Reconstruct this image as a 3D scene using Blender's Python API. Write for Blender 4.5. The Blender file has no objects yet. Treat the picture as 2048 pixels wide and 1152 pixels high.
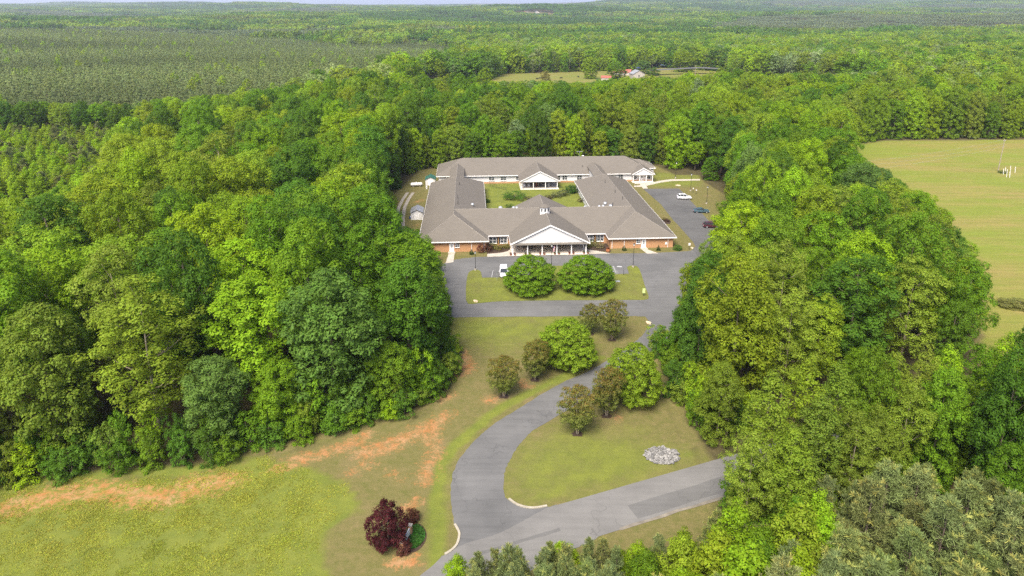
import bpy, math, random
import numpy as np
from mathutils import Vector, Matrix
from mathutils.geometry import tessellate_polygon

# ---------------------------------------------------------------- camera, sky, sun, exposure
CAM_H, PITCH, FPX, CU, CV = 62.0, math.radians(16.1), 1365.0, 1024.0, 400.0
scene = bpy.context.scene
col = scene.collection
cam_data = bpy.data.cameras.new("drone_camera")
cam_data.sensor_width = 36.0
cam_data.lens = 36.0 * FPX / 2048.0
cam_data.shift_y = -(576.0 - CV) / 2048.0
cam_data.clip_start = 0.5
cam_data.clip_end = 60000.0
camera = bpy.data.objects.new("drone_camera", cam_data)
camera.location = (0, 0, CAM_H)
camera.rotation_euler = (math.pi / 2 - PITCH, 0, 0)
col.objects.link(camera)
scene.camera = camera

SUN_EL, SUN_AZ = math.radians(54), math.radians(204)      # azimuth clockwise from +Y: behind the camera
world = bpy.data.worlds.new("World")
scene.world = world
world.use_nodes = True
wn = world.node_tree
sky = wn.nodes.new("ShaderNodeTexSky")
sky.sky_type = 'NISHITA'
sky.sun_disc = False
sky.sun_elevation = SUN_EL
sky.sun_rotation = SUN_AZ
sky.altitude = 0
sky.air_density = 0.25
sky.dust_density = 1.9
sky.ozone_density = 2.5
wn.nodes["Background"].inputs["Strength"].default_value = 0.125
wn.links.new(sky.outputs[0], wn.nodes["Background"].inputs["Color"])

sun_data = bpy.data.lights.new("sun", 'SUN')
sun_data.energy = 1.5
sun_data.angle = math.radians(30)
sun_data.color = (1.0, 0.93, 0.80)
sun = bpy.data.objects.new("sun", sun_data)
dirv = Vector((math.sin(SUN_AZ) * math.cos(SUN_EL), math.cos(SUN_AZ) * math.cos(SUN_EL), math.sin(SUN_EL)))
sun.rotation_euler = dirv.to_track_quat('Z', 'Y').to_euler()
sun.location = (-60, -40, 160)
col.objects.link(sun)

vs = scene.view_settings
vs.view_transform = 'Standard'
vs.look = 'None'
vs.gamma = 1.0
vs.use_curve_mapping = False
vs.exposure = 2.3
scene.cycles.max_bounces = 6
scene.cycles.diffuse_bounces = 3
scene.cycles.transmission_bounces = 4
scene.cycles.transparent_max_bounces = 4
scene.cycles.volume_bounces = 0
scene.cycles.use_denoising = False
scene.cycles.use_adaptive_sampling = False
scene.cycles.sample_clamp_indirect = 3.0

# ---------------------------------------------------------------- small helpers
def site(u, v, z=0.0):
    """Ground survey: the point of the level z that the survey photograph shows at (u, v)."""
    x = (u - CU) / FPX
    y = (v - CV) / FPX
    d = (x, math.cos(PITCH) - y * math.sin(PITCH), -math.sin(PITCH) - y * math.cos(PITCH))
    t = (z - CAM_H) / d[2]
    return (d[0] * t, d[1] * t)

def tag(o, label=None, cat=None, group=None, kind=None):
    if label: o["label"] = label
    if cat: o["category"] = cat
    if group: o["group"] = group
    if kind: o["kind"] = kind
    return o

def link(o, parent=None):
    col.objects.link(o)
    if parent is not None:
        o.parent = parent
    return o

def empty(name, loc=(0, 0, 0), rz=0.0, label=None, cat=None, group=None):
    o = bpy.data.objects.new(name, None)
    o.empty_display_size = 0.3
    o.location = loc
    o.rotation_euler = (0, 0, rz)
    link(o)
    return tag(o, label, cat, group)

def copy_tree(o, parent=None):
    c = o.copy()
    link(c, parent)
    for ch in [k for k in bpy.data.objects if k.parent is o]:
        copy_tree(ch, c)
    return c

class MB:
    """collects boxes, prisms, tubes and lathes; build() links them as ONE mesh object"""
    def __init__(self):
        self.v, self.f, self.m = [], [], []
        self.mi = 0
    def add(self, vs, fs):
        n = len(self.v)
        self.v += [tuple(p) for p in vs]
        for q in fs:
            self.f.append([n + i for i in q]); self.m.append(self.mi)
        return self
    def box(self, x0, x1, y0, y1, z0, z1):
        vs = [(x, y, z) for z in (z0, z1) for y in (y0, y1) for x in (x0, x1)]
        return self.add(vs, [(0, 2, 3, 1), (4, 5, 7, 6), (0, 1, 5, 4), (2, 6, 7, 3), (0, 4, 6, 2), (1, 3, 7, 5)])
    def obox(self, c, size, rz=0.0):
        cx, cy, cz = c; sx, sy, sz = size
        co, si = math.cos(rz), math.sin(rz)
        vs = []
        for z in (-sz / 2, sz / 2):
            for y in (-sy / 2, sy / 2):
                for x in (-sx / 2, sx / 2):
                    vs.append((cx + x * co - y * si, cy + x * si + y * co, cz + z))
        return self.add(vs, [(0, 2, 3, 1), (4, 5, 7, 6), (0, 1, 5, 4), (2, 6, 7, 3), (0, 4, 6, 2), (1, 3, 7, 5)])
    def prism(self, pts, z0, z1):
        """extrude a plan polygon (counter-clockwise)"""
        n = len(pts)
        vs = [(x, y, z0) for x, y in pts] + [(x, y, z1) for x, y in pts]
        fs = [(i, (i + 1) % n, n + (i + 1) % n, n + i) for i in range(n)]
        fs.append(tuple(range(n - 1, -1, -1))); fs.append(tuple(range(n, 2 * n)))
        return self.add(vs, fs)
    def slab(self, pts3, th):
        """a flat or sloping plate of thickness th (downwards) from 3D outline pts3 (ccw from above)"""
        n = len(pts3)
        vs = list(pts3) + [(x, y, z - th) for x, y, z in pts3]
        fs = [tuple(range(n)), tuple(range(2 * n - 1, n - 1, -1))]
        fs += [(i, n + i, n + (i + 1) % n, (i + 1) % n) for i in range(n)]
        return self.add(vs, fs)
    def tube(self, pts, rad, seg=6):
        pts = [Vector(p) for p in pts]
        if not isinstance(rad, (list, tuple)): rad = [rad] * len(pts)
        rings = []
        for i, p in enumerate(pts):
            d = (pts[min(i + 1, len(pts) - 1)] - pts[max(i - 1, 0)])
            if d.length < 1e-9: d = Vector((0, 0, 1))
            d.normalize()
            a = d.orthogonal().normalized() if abs(d.z) < 0.95 else d.cross(Vector((0, 1, 0))).normalized()
            b = d.cross(a)
            rings.append([p + (a * math.cos(2 * math.pi * k / seg) + b * math.sin(2 * math.pi * k / seg)) * rad[i] for k in range(seg)])
        vs = [q for r in rings for q in r]
        fs = []
        for i in range(len(pts) - 1):
            for k in range(seg):
                fs.append((i * seg + k, i * seg + (k + 1) % seg, (i + 1) * seg + (k + 1) % seg, (i + 1) * seg + k))
        fs.append(tuple(range(seg - 1, -1, -1)))
        fs.append(tuple((len(pts) - 1) * seg + k for k in range(seg)))
        return self.add(vs, fs)
    def lathe(self, prof, c=(0, 0, 0), seg=12):
        vs = []
        for r, z in prof:
            for k in range(seg):
                a = 2 * math.pi * k / seg
                vs.append((c[0] + r * math.cos(a), c[1] + r * math.sin(a), c[2] + z))
        fs = []
        for i in range(len(prof) - 1):
            for k in range(seg):
                fs.append((i * seg + k, i * seg + (k + 1) % seg, (i + 1) * seg + (k + 1) % seg, (i + 1) * seg + k))
        fs.append(tuple(range(seg - 1, -1, -1)))
        fs.append(tuple((len(prof) - 1) * seg + k for k in range(seg)))
        return self.add(vs, fs)
    def mesh(self, name, mats, smooth=False):
        me = bpy.data.meshes.new(name)
        me.from_pydata(self.v, [], self.f)
        for m in (mats if isinstance(mats, (list, tuple)) else [mats]):
            me.materials.append(m)
        if isinstance(mats, (list, tuple)) and len(mats) > 1:
            me.polygons.foreach_set("material_index", self.m)
        if smooth:
            me.polygons.foreach_set("use_smooth", [True] * len(me.polygons))
        me.update()
        return me
    def build(self, name, mats, parent=None, smooth=False, loc=None, rz=0.0):
        o = bpy.data.objects.new(name, self.mesh(name, mats, smooth))
        if loc is not None: o.location = loc
        o.rotation_euler[2] = rz
        return link(o, parent)

def flat(name, pts, z, mat, kind="structure", parent=None, th=None):
    """a sheet from a plan outline"""
    tris = tessellate_polygon([[Vector((x, y, 0)) for x, y in pts]])
    n = len(pts)
    vs = [(x, y, z) for x, y in pts]
    fs = []
    for t in tris:
        a, b, c = [Vector(vs[i]) for i in t]
        fs.append(tuple(t) if (b - a).cross(c - a).z > 0 else tuple(reversed(t)))
    if th:
        area = sum(pts[i - 1][0] * pts[i][1] - pts[i][0] * pts[i - 1][1] for i in range(n))
        vs += [(x, y, z - th) for x, y in pts]
        for i in range(n):
            j = (i + 1) % n
            fs.append((i, n + i, n + j, j) if area > 0 else (j, n + j, n + i, i))
    me = bpy.data.meshes.new(name)
    me.from_pydata(vs, [], fs)
    me.materials.append(mat)
    me.update()
    o = bpy.data.objects.new(name, me)
    link(o, parent)
    if kind: o["kind"] = kind
    return o

def smooth_line(pts, n=6, closed=False):
    """Catmull-Rom through plan points"""
    out = []
    m = len(pts)
    rng = range(m if closed else m - 1)
    for i in rng:
        g = lambda k: pts[k % m] if closed else pts[max(0, min(m - 1, k))]
        p0, p1, p2, p3 = g(i - 1), g(i), g(i + 1), g(i + 2)
        for k in range(n):
            t = k / n
            out.append(tuple(0.5 * ((2 * p1[j]) + (-p0[j] + p2[j]) * t + (2 * p0[j] - 5 * p1[j] + 4 * p2[j] - p3[j]) * t * t
                                    + (-p0[j] + 3 * p1[j] - 3 * p2[j] + p3[j]) * t ** 3) for j in range(2)))
    if not closed: out.append(pts[-1])
    return out

# ---------------------------------------------------------------- materials
class NT:
    def __init__(self, name):
        self.mat = bpy.data.materials.new(name)
        self.mat.use_nodes = True
        self.t = self.mat.node_tree
        self.b = self.t.nodes["Principled BSDF"]
        self.out = self.t.nodes["Material Output"]
    def n(self, typ, **kw):
        q = self.t.nodes.new(typ)
        for k, v in kw.items(): setattr(q, k, v)
        return q
    def l(self, a, b): self.t.links.new(a, b)
    def coords(self, which="Object", scale=None):
        tc = self.n("ShaderNodeTexCoord")
        o = tc.outputs[which]
        if scale:
            m = self.n("ShaderNodeMapping"); m.inputs["Scale"].default_value = scale
            self.l(o, m.inputs["Vector"]); o = m.outputs[0]
        return o
    def pos(self, scale=None, rot=None):
        o = self.n("ShaderNodeNewGeometry").outputs["Position"]
        if scale or rot:
            m = self.n("ShaderNodeMapping")
            if scale: m.inputs["Scale"].default_value = scale
            if rot: m.inputs["Rotation"].default_value = rot
            self.l(o, m.inputs["Vector"]); o = m.outputs[0]
        return o
    def noise(self, vec, scale, detail=4, rough=0.55):
        q = self.n("ShaderNodeTexNoise")
        q.inputs["Scale"].default_value = scale; q.inputs["Detail"].default_value = detail; q.inputs["Roughness"].default_value = rough
        if vec is not None: self.l(vec, q.inputs["Vector"])
        return q.outputs["Fac"]
    def ramp(self, fac, stops):
        q = self.n("ShaderNodeValToRGB")
        e = q.color_ramp.elements
        while len(e) < len(stops): e.new(0.5)
        for i, (p, c) in enumerate(stops):
            e[i].position = p
            e[i].color = (c, c, c, 1) if isinstance(c, (int, float)) else (*c, 1)
        self.l(fac, q.inputs["Fac"])
        return q.outputs["Color"]
    def mix(self, fac, a, b, mode='MIX'):
        q = self.n("ShaderNodeMix", data_type='RGBA', blend_type=mode)
        for s, v in ((q.inputs[0], fac), (q.inputs[6], a), (q.inputs[7], b)):
            if hasattr(v, "is_linked") or hasattr(v, "links"): self.l(v, s)
            elif isinstance(v, (int, float)): s.default_value = v
            else: s.default_value = (*v, 1)
        return q.outputs[2]
    def math(self, op, a, b=None, clamp=False):
        q = self.n("ShaderNodeMath", operation=op); q.use_clamp = clamp
        for s, v in ((q.inputs[0], a), (q.inputs[1], b)):
            if v is None: continue
            if isinstance(v, (int, float)): s.default_value = v
            else: self.l(v, s)
        return q.outputs[0]
    def bump(self, h, strength=0.3, dist=0.05):
        q = self.n("ShaderNodeBump")
        q.inputs["Strength"].default_value = strength; q.inputs["Distance"].default_value = dist
        self.l(h, q.inputs["Height"]); self.l(q.outputs[0], self.b.inputs["Normal"])
    def base(self, c):
        if isinstance(c, (tuple, list)): self.b.inputs["Base Color"].default_value = (*c, 1)
        else: self.l(c, self.b.inputs["Base Color"])
        return self
    def done(self, rough=0.8, metal=0.0, spec=0.3):
        self.b.inputs["Roughness"].default_value = rough
        self.b.inputs["Metallic"].default_value = metal
        self.b.inputs["Specular IOR Level"].default_value = spec
        return self.mat

def plain(name, c, rough=0.6, metal=0.0, var=0.12, scale=3.0, spec=0.3):
    t = NT(name)
    f = t.noise(t.coords("Object"), scale, 5)
    lo = tuple(max(0, x * (1 - var)) for x in c); hi = tuple(min(1, x * (1 + var)) for x in c)
    t.base(t.ramp(f, [(0.3, lo), (0.7, hi)]))
    return t.done(rough, metal, spec)

M = {}
# ---------------------------------------------------------------- foliage
TINTS = {0: (0.210, 0.325, 0.013), 1: (0.198, 0.280, 0.018), 2: (0.122, 0.222, 0.013), 3: (0.082, 0.162, 0.014), 4: (0.112, 0.195, 0.036),
         5: (0.172, 0.238, 0.024), 6: (0.165, 0.145, 0.032), 7: (0.205, 0.270, 0.095), 8: (0.150, 0.185, 0.058), 9: (0.112, 0.145, 0.046)}
TINT_WORD = {0: "bright lime green", 1: "yellow-green", 2: "mid-green", 3: "deep green", 4: "blue-green", 5: "olive green", 6: "bronze brown",
             7: "pale grey-green", 8: "grey-green"}

def foliage_material(name, trans=0.48, rough=0.55):
    """leaf colour = tint of the tree (object or instance attribute) x tone of the leaf spray"""
    t = NT(name)
    a = t.n("ShaderNodeAttribute", attribute_type='INSTANCER', attribute_name="tint")
    tone = t.n("ShaderNodeAttribute", attribute_type='GEOMETRY', attribute_name="tone")
    c = t.mix(1.0, a.outputs["Color"], tone.outputs["Color"], 'MULTIPLY')
    t.base(c)
    t.b.inputs["Roughness"].default_value = rough
    t.b.inputs["Specular IOR Level"].default_value = 0.08
    tr = t.n("ShaderNodeBsdfTranslucent")
    t.l(t.mix(1.0, c, (1.25, 1.2, 0.7), 'MULTIPLY'), tr.inputs["Color"])
    ms = t.n("ShaderNodeMixShader"); ms.inputs[0].default_value = trans
    t.l(t.b.outputs[0], ms.inputs[1]); t.l(tr.outputs[0], ms.inputs[2]); t.l(ms.outputs[0], t.out.inputs["Surface"])
    return t.mat
M['leaf'] = foliage_material("leaf")
M['needle'] = foliage_material("needle", 0.15, 0.6)

t = NT("bark")
M['bark'] = t.base(t.ramp(t.noise(t.coords("Object", (6, 6, 1.2)), 2.0, 6), [(0.3, (0.07, 0.05, 0.035)), (0.7, (0.19, 0.15, 0.11))])).done(0.9)
t = NT("pale_bark")
M['pale_bark'] = t.base(t.ramp(t.noise(t.coords("Object", (6, 6, 1.2)), 2.0, 6), [(0.3, (0.16, 0.12, 0.08)), (0.7, (0.40, 0.33, 0.23))])).done(0.9)

def leaf_arrays(centers, normals, size, rng, aspect=0.62, fold=0.18):
    """kite-shaped leaf sprays, two triangles each; returns verts (4n,3) and quads"""
    n = len(centers)
    r = rng.normal(size=(n, 3))
    nrm = normals / (np.linalg.norm(normals, axis=1, keepdims=True) + 1e-9)
    a = r - (r * nrm).sum(1, keepdims=True) * nrm
    a /= (np.linalg.norm(a, axis=1, keepdims=True) + 1e-9)
    b = np.cross(nrm, a)
    s = (size * rng.uniform(0.65, 1.3, n))[:, None]
    v = np.empty((n, 4, 3))
    v[:, 0] = centers - a * s * 0.5
    v[:, 1] = centers + b * s * aspect * 0.5 - nrm * s * fold + a * s * 0.05
    v[:, 2] = centers + a * s * 0.5
    v[:, 3] = centers - b * s * aspect * 0.5 - nrm * s * fold + a * s * 0.05
    return v.reshape(-1, 3)

def leaf_mesh(name, v, tone, mat, extra=None):
    """quads from v, a colour per quad in attribute 'tone'; extra = (verts, faces) of wood joined as a second material"""
    n = len(v) // 4
    me = bpy.data.meshes.new(name)
    ev, ef = (extra if extra else ([], []))
    nv = len(v) + len(ev)
    me.vertices.add(nv)
    allv = np.concatenate([v, np.array(ev).reshape(-1, 3)]) if len(ev) else v
    me.vertices.foreach_set("co", allv.astype(np.float32).ravel())
    loops = list(np.arange(4 * n)); starts = list(np.arange(n) * 4)
    k = 4 * n
    if ef:
        for f in ef:
            starts.append(k); k += len(f); loops += [4 * n + i for i in f]
    me.loops.add(k)
    me.loops.foreach_set("vertex_index", np.array(loops, np.int32))
    me.polygons.add(len(starts))
    me.polygons.foreach_set("loop_start", np.array(starts, np.int32))
    me.materials.append(mat)
    if ef:
        me.materials.append(M['bark'])
        me.polygons.foreach_set("material_index", np.array([0] * n + [1] * len(ef), np.int32))
    at = me.attributes.new("tone", 'FLOAT_COLOR', 'FACE')
    full = np.ones((len(starts), 4), np.float32)
    full[:n, :3] = tone
    at.data.foreach_set("color", full.ravel())
    me.update()
    me.validate()
    return me

def crown_puffs(rng, H, R, prof, n, pr, inner=0.25, lobes=4, lobe=1.0):
    """centres and radii of the foliage clumps of a crown. prof: [(t, r)] outline, t of height, r of R"""
    tt = np.array([p[0] for p in prof]); rr = np.array([p[1] for p in prof])
    samp = np.linspace(tt[0], tt[-1], 60); w = np.interp(samp, tt, rr) + 0.08
    w /= w.sum()
    ph = rng.uniform(0, 6.28, 6); am = rng.uniform(0.06, 0.18, 3); am = am * min(1, lobe + .3); lob = rng.uniform(0.08, 0.18) * lobe; la = rng.integers(3, 6); lt = rng.uniform(11, 19)
    best = []
    tries = 0
    while len(best) < n and tries < n * 30:
        tries += 1
        t = rng.choice(samp, p=w) + rng.uniform(-0.015, 0.015)
        a = rng.uniform(0, 2 * np.pi)
        out = np.interp(t, tt, rr) * R * (1 + am[0] * np.sin(a * 2 + ph[0] + 3 * t) + am[1] * np.sin(a * lobes + ph[1] - 5 * t) + am[2] * np.sin(9 * t + ph[2] + a) + lob * np.sin(a * la + ph[3] + 2.5 * np.sin(lt * 0.5 * t + ph[4])) * np.sin(lt * t + ph[5]))
        q = out * (rng.uniform(0.80, 1.0) if rng.random() > inner else rng.uniform(0.2, 0.75))
        q = max(0.0, q - pr * 0.55)
        p = np.array([q * np.cos(a), q * np.sin(a), t * H])
        r = pr * rng.uniform(0.65, 1.3)
        dmin = 0.62 if tries < n * 15 else 0.35
        if all(np.linalg.norm(p - c) > (r + cr) * dmin * 0.75 for c, cr in best):
            best.append((p, r))
    return best

def make_crown(name, seed, H, R, prof, n, pr, per, leaf, mat='leaf', inner=0.22, up=0.8, tips=None, gap=0.0, sq=0.78, aspect=0.62, extra=None, lobe=1.0, tone_var=0.15):
    rng = np.random.default_rng(seed)
    puffs = crown_puffs(rng, H, R, prof, n, pr, inner, 4, lobe)
    C, N, T = [], [], []
    for p, r in puffs:
        k = int(per * (r / pr) ** 2 * rng.uniform(1 - gap, 1.0))
        d = rng.normal(size=(k, 3)); d /= np.linalg.norm(d, axis=1, keepdims=True)
        out = np.array([p[0], p[1], 0.0]); out = out / (np.linalg.norm(out) + 0.3 * R)
        bias = d @ (out + np.array([0, 0, 0.6]))
        d = d[bias > -0.35]
        k = len(d)
        rad = r * rng.uniform(0.55, 1.08, (k, 1)) * (1 + 0.25 * np.sin(d[:, :1] * 7 + p[0]) * np.cos(d[:, 1:2] * 6 + p[1]))
        c = p + d * rad * np.array([1, 1, sq])
        c[:, 2] = np.maximum(c[:, 2], 0.12)
        nn = d + rng.normal(scale=0.22, size=(k, 3)) + np.array([0, 0, up])
        pt = 1 + rng.uniform(-tone_var, tone_var)
        tone = pt * (1 + 0.6 * rng.uniform(-tone_var, tone_var, (k, 1))) * np.ones((1, 3))
        tone = tone * (1 + rng.uniform(-0.06, 0.06, (k, 3)))
        if tips is not None:
            f = np.clip((c[:, 2:3] / H - tips[0]) / 0.4, 0, 1) * rng.uniform(0, 1, (k, 1)) * (d[:, 2:3] * 0.5 + 0.5)
            tone = tone * (1 - f) + f * np.array(tips[1])
        C.append(c); N.append(nn); T.append(tone)
    C = np.concatenate(C); N = np.concatenate(N); T = np.concatenate(T)
    v = leaf_arrays(C, N, leaf, rng, aspect)
    return leaf_mesh(name, v, T, M[mat], extra), puffs

def make_trunk(name, seed, H, base, puffs, mat='bark', limbs=9, split=0.3, stems=1, spread=0.0):
    """tapered trunk with limbs that reach into the crown's clumps"""
    rng = random.Random(seed)
    b = MB()
    top = H * 0.86
    for s in range(stems):
        a = 2 * math.pi * s / max(1, stems) + rng.uniform(-.3, .3)
        tip = (math.cos(a) * spread, math.sin(a) * spread)
        b0 = (math.cos(a) * base * (1.2 if stems > 1 else 0), math.sin(a) * base * (1.2 if stems > 1 else 0))
        pts, rad = [], []
        for k in range(7):
            t = k / 6
            pts.append((b0[0] + tip[0] * t + rng.uniform(-1, 1) * base * 0.5 * t, b0[1] + tip[1] * t + rng.uniform(-1, 1) * base * 0.5 * t, -0.15 + top * t))
            rad.append(base * (1 - 0.85 * t) * (1.35 if k == 0 else 1.0))
        b.tube(pts, rad, 7)
    far = sorted(puffs, key=lambda q: rng.random())[:limbs]
    for p, r in far:
        z0 = max(H * split * 0.6, p[2] - 0.45 * math.hypot(p[0], p[1]) - H * 0.06)
        z0 = min(z0, top * 0.95)
        q0 = Vector((0, 0, z0)); q1 = Vector(p)
        mid = q0.lerp(q1, 0.5) + Vector((rng.uniform(-.3, .3), rng.uniform(-.3, .3), -0.06 * (q1 - q0).length))
        br = base * 0.42 * (1 - z0 / H * 0.7)
        b.tube([q0, mid, q1], [br, br * 0.65, br * 0.25], 5)
    return b.mesh(name, M[mat], True), (b.v, b.f)

OVAL = [(0.22, 0.45), (0.34, 0.82), (0.5, 1.0), (0.7, 1.0), (0.83, 0.88), (0.92, 0.66), (0.98, 0.4), (1.0, 0.2)]
ROUND = [(0.28, 0.5), (0.4, 0.85), (0.55, 1.0), (0.75, 1.05), (0.87, 0.95), (0.95, 0.72), (0.99, 0.45), (1.0, 0.25)]
FULL = [(0.02, 0.85), (0.12, 0.95), (0.3, 0.95), (0.5, 1.0), (0.72, 1.0), (0.85, 0.86), (0.94, 0.6), (0.99, 0.35), (1.0, 0.2)]
CONE = [(0.05, 0.8), (0.2, 1.0), (0.45, 0.85), (0.7, 0.58), (0.88, 0.3), (1.0, 0.06)]
HIGH = [(0.40, 0.35), (0.5, 0.8), (0.62, 1.0), (0.78, 0.95), (0.9, 0.66), (1.0, 0.15)]

def pine_mesh(seed, H=9.0, R=2.6, whorls=13, tufts=11, needles=16, nl=0.42, nw=0.055, tone_tip=(1.7, 1.4, 1.1)):
    rng = np.random.default_rng(seed)
    b = MB()
    b.tube([(0, 0, -0.15), (0.05, 0, H * 0.4), (0, 0.06, H * 0.75), (0, 0, H * 0.97)], [0.15, 0.11, 0.06, 0.02], 6)
    C, D, tone = [], [], []
    def tuft(p, d, k, tip):
        d = d / np.linalg.norm(d)
        e = rng.normal(size=(k, 3)) * 0.75 + d * 0.9
        e /= np.linalg.norm(e, axis=1, keepdims=True)
        C.append(np.repeat(p[None], k, 0) + d * rng.uniform(-0.12, 0.12, (k, 1))); D.append(e)
        tn = np.ones((k, 3)) * rng.uniform(0.75, 1.2) * rng.uniform(0.85, 1.15, (k, 1))
        if tip: tn *= np.array(tone_tip)
        tone.append(tn)
    for w in range(whorls):
        t = 0.12 + 0.86 * (w / (whorls - 1)) ** 0.95
        z = H * t
        L = R * (1.05 - t) ** 0.7 * (0.75 if t < 0.2 else 1.0) * 1.15
        nb = rng.integers(4, 7)
        for k in range(nb):
            a = rng.uniform(0, 6.283)
            l = L * rng.uniform(0.6, 1.15) + 0.12
            rise = l * (0.18 + 0.75 * t)
            p1 = np.array([math.cos(a) * l * .55, math.sin(a) * l * .55, z + rise * 0.3])
            p2 = np.array([math.cos(a) * l, math.sin(a) * l, z + rise])
            b.tube([(0, 0, z), tuple(p1), tuple(p2)], [0.035 * (1.2 - t), 0.025 * (1.2 - t), 0.01], 4)
            m = max(4, int(tufts * l / R * 1.1) + 2)
            for j in range(m):
                f = 0.25 + 0.75 * (j + 1) / m
                base = (np.array([0, 0, z]) * (1 - f) ** 2 + 2 * f * (1 - f) * p1 + f * f * p2)
                side = rng.normal(scale=0.24 * (l / R + 0.35), size=3) * (1.1 - 0.5 * f)
                q = base + side
                tuft(q, np.array([math.cos(a) * .5, math.sin(a) * .5, 0.8]) + side * 0.8, needles, j == m - 1 and rng.random() < 0.5)
    tuft(np.array([0, 0, H * 0.98]), np.array([0, 0, 1.0]), needles * 2, True)
    C = np.concatenate(C); D = np.concatenate(D); T = np.concatenate(tone)
    n = len(C)
    r = rng.normal(size=(n, 3)); s = np.cross(D, r); s /= np.linalg.norm(s, axis=1, keepdims=True)
    ln = (nl * rng.uniform(0.7, 1.2, n))[:, None]
    v = np.empty((n, 4, 3))
    v[:, 0] = C - s * nw * 0.5; v[:, 1] = C + s * nw * 0.5; v[:, 2] = C + D * ln + s * nw * 0.35; v[:, 3] = C + D * ln - s * nw * 0.35
    return v.reshape(-1, 3), T, b

# models of the woodland trees: shape -> [(crown mesh, trunk mesh, joined wood, nominal height, nominal radius)]
MODELS = {}
def broad(kind, seed, H, R, prof, n, pr, per, leaf, base, mat='bark', limbs=9, split=0.3, stems=1, spread=0.0, **kw):
    crown, puffs = make_crown(kind + "_crown", seed, H, R, prof, n, pr, per, leaf, **kw)
    trunk, wood = make_trunk(kind + "_trunk", seed, H, base, puffs, mat, limbs, split, stems, spread)
    MODELS.setdefault(kind, []).append((crown, trunk, wood, H, R))
for s in range(3):
    broad("round", 10 + s, 22, 5.4, ROUND, 185, 1.02, 140, 0.37, 0.34, limbs=14)
    broad("oval", 20 + s, 24, 4.8, OVAL, 180, 0.98, 140, 0.36, 0.30, limbs=12)
    broad("full", 30 + s, 20, 5.0, FULL, 235, 0.98, 140, 0.36, 0.30, limbs=10)
for s in range(2):
    broad("lacy", 40 + s, 22, 4.4, OVAL, 200, 0.80, 135, 0.28, 0.22, 'pale_bark', limbs=16, gap=0.3, inner=0.3, tone_var=0.2)
    broad("high", 45 + s, 22, 4.4, [(0.25, 0.3), (0.4, 0.8), (0.58, 1.0), (0.76, 0.95), (0.9, 0.66), (1.0, 0.15)], 165, 0.9, 145, 0.29, 0.22, 'pale_bark', limbs=12, gap=0.3, inner=0.3, tone_var=0.2)
    broad("bush", 50 + s, 5, 2.2, FULL, 48, 0.62, 95, 0.27, 0.07, limbs=8, split=0.1, stems=3, spread=0.8)
    broad("sapling", 60 + s, 9, 2.7, [(0.05, .55), (.2, .9), (.4, 1), (.6, .85), (.8, .55), (.93, .3), (1, .08)], 95, 0.68, 110, 0.27, 0.10, limbs=12, split=0.2, tone_var=0.22)
for s in range(3):
    broad("slim", 55 + s, 20, 3.0, [(0.18, 0.45), (0.32, 0.85), (0.48, 1.0), (0.68, 0.9), (0.84, 0.62), (0.94, 0.34), (1.0, 0.1)], 165, 0.72, 110, 0.27, 0.17, 'pale_bark', limbs=8, gap=0.25, inner=0.25, lobe=0.5)
for s in range(3):
    v, T, b = pine_mesh(70 + s)
    MODELS.setdefault("pine", []).append((leaf_mesh("pine_crown", v, T, M['needle']), b.mesh("pine_trunk", M['bark'], True), (b.v, b.f), 9.0, 2.6))
# ---------------------------------------------------------------- the ground
def sstep(a, b, x):
    t = np.clip((x - a) / (b - a), 0, 1)
    return t * t * (3 - 2 * t)

def land(x, y):
    """height of the land: level around the home, rolling beyond"""
    x = np.asarray(x, float); y = np.asarray(y, float)
    d = np.hypot(x, y)
    w = sstep(420, 1300, d)
    n = 11 * np.sin(x / 310 + 1.3) * np.cos(y / 290 + 0.5) + 8 * np.sin((x + y) / 610 + 2.0) + 9 * np.sin((x - 0.6 * y) / 430 + 0.4) + 3 * np.sin((1.3 * x + y) / 190)
    h = w * (n - 6)
    far = sstep(1800, 6500, y)
    h = h + far * 14 * np.sin(x / 1500 + y / 2300 + 1.0) + far * 6 * np.sin(x / 640 - y / 900)
    h = h + sstep(2300, 6500, y) * (22 + 66 * sstep(-0.10, 0.30, x / np.maximum(y, 1)))
    return h

def in_poly(x, y, poly):
    c = np.zeros(x.shape, bool)
    j = len(poly) - 1
    for i in range(len(poly)):
        xi, yi = poly[i]; xj, yj = poly[j]
        if yi != yj:
            c ^= ((yi > y) != (yj > y)) & (x < (xj - xi) * (y - yi) / (yj - yi) + xi)
        j = i
    return c

def line_dist(x, y, pts, closed=False):
    m = np.full(x.shape, 1e9)
    for i in range(0 if closed else 1, len(pts)):
        ax, ay = pts[i - 1]; bx, by = pts[i]
        dx, dy = bx - ax, by - ay
        t = np.clip(((x - ax) * dx + (y - ay) * dy) / (dx * dx + dy * dy + 1e-9), 0, 1)
        m = np.minimum(m, np.hypot(x - ax - t * dx, y - ay - t * dy))
    return m

def S(*px): return [site(u, v) for u, v in px]

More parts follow.
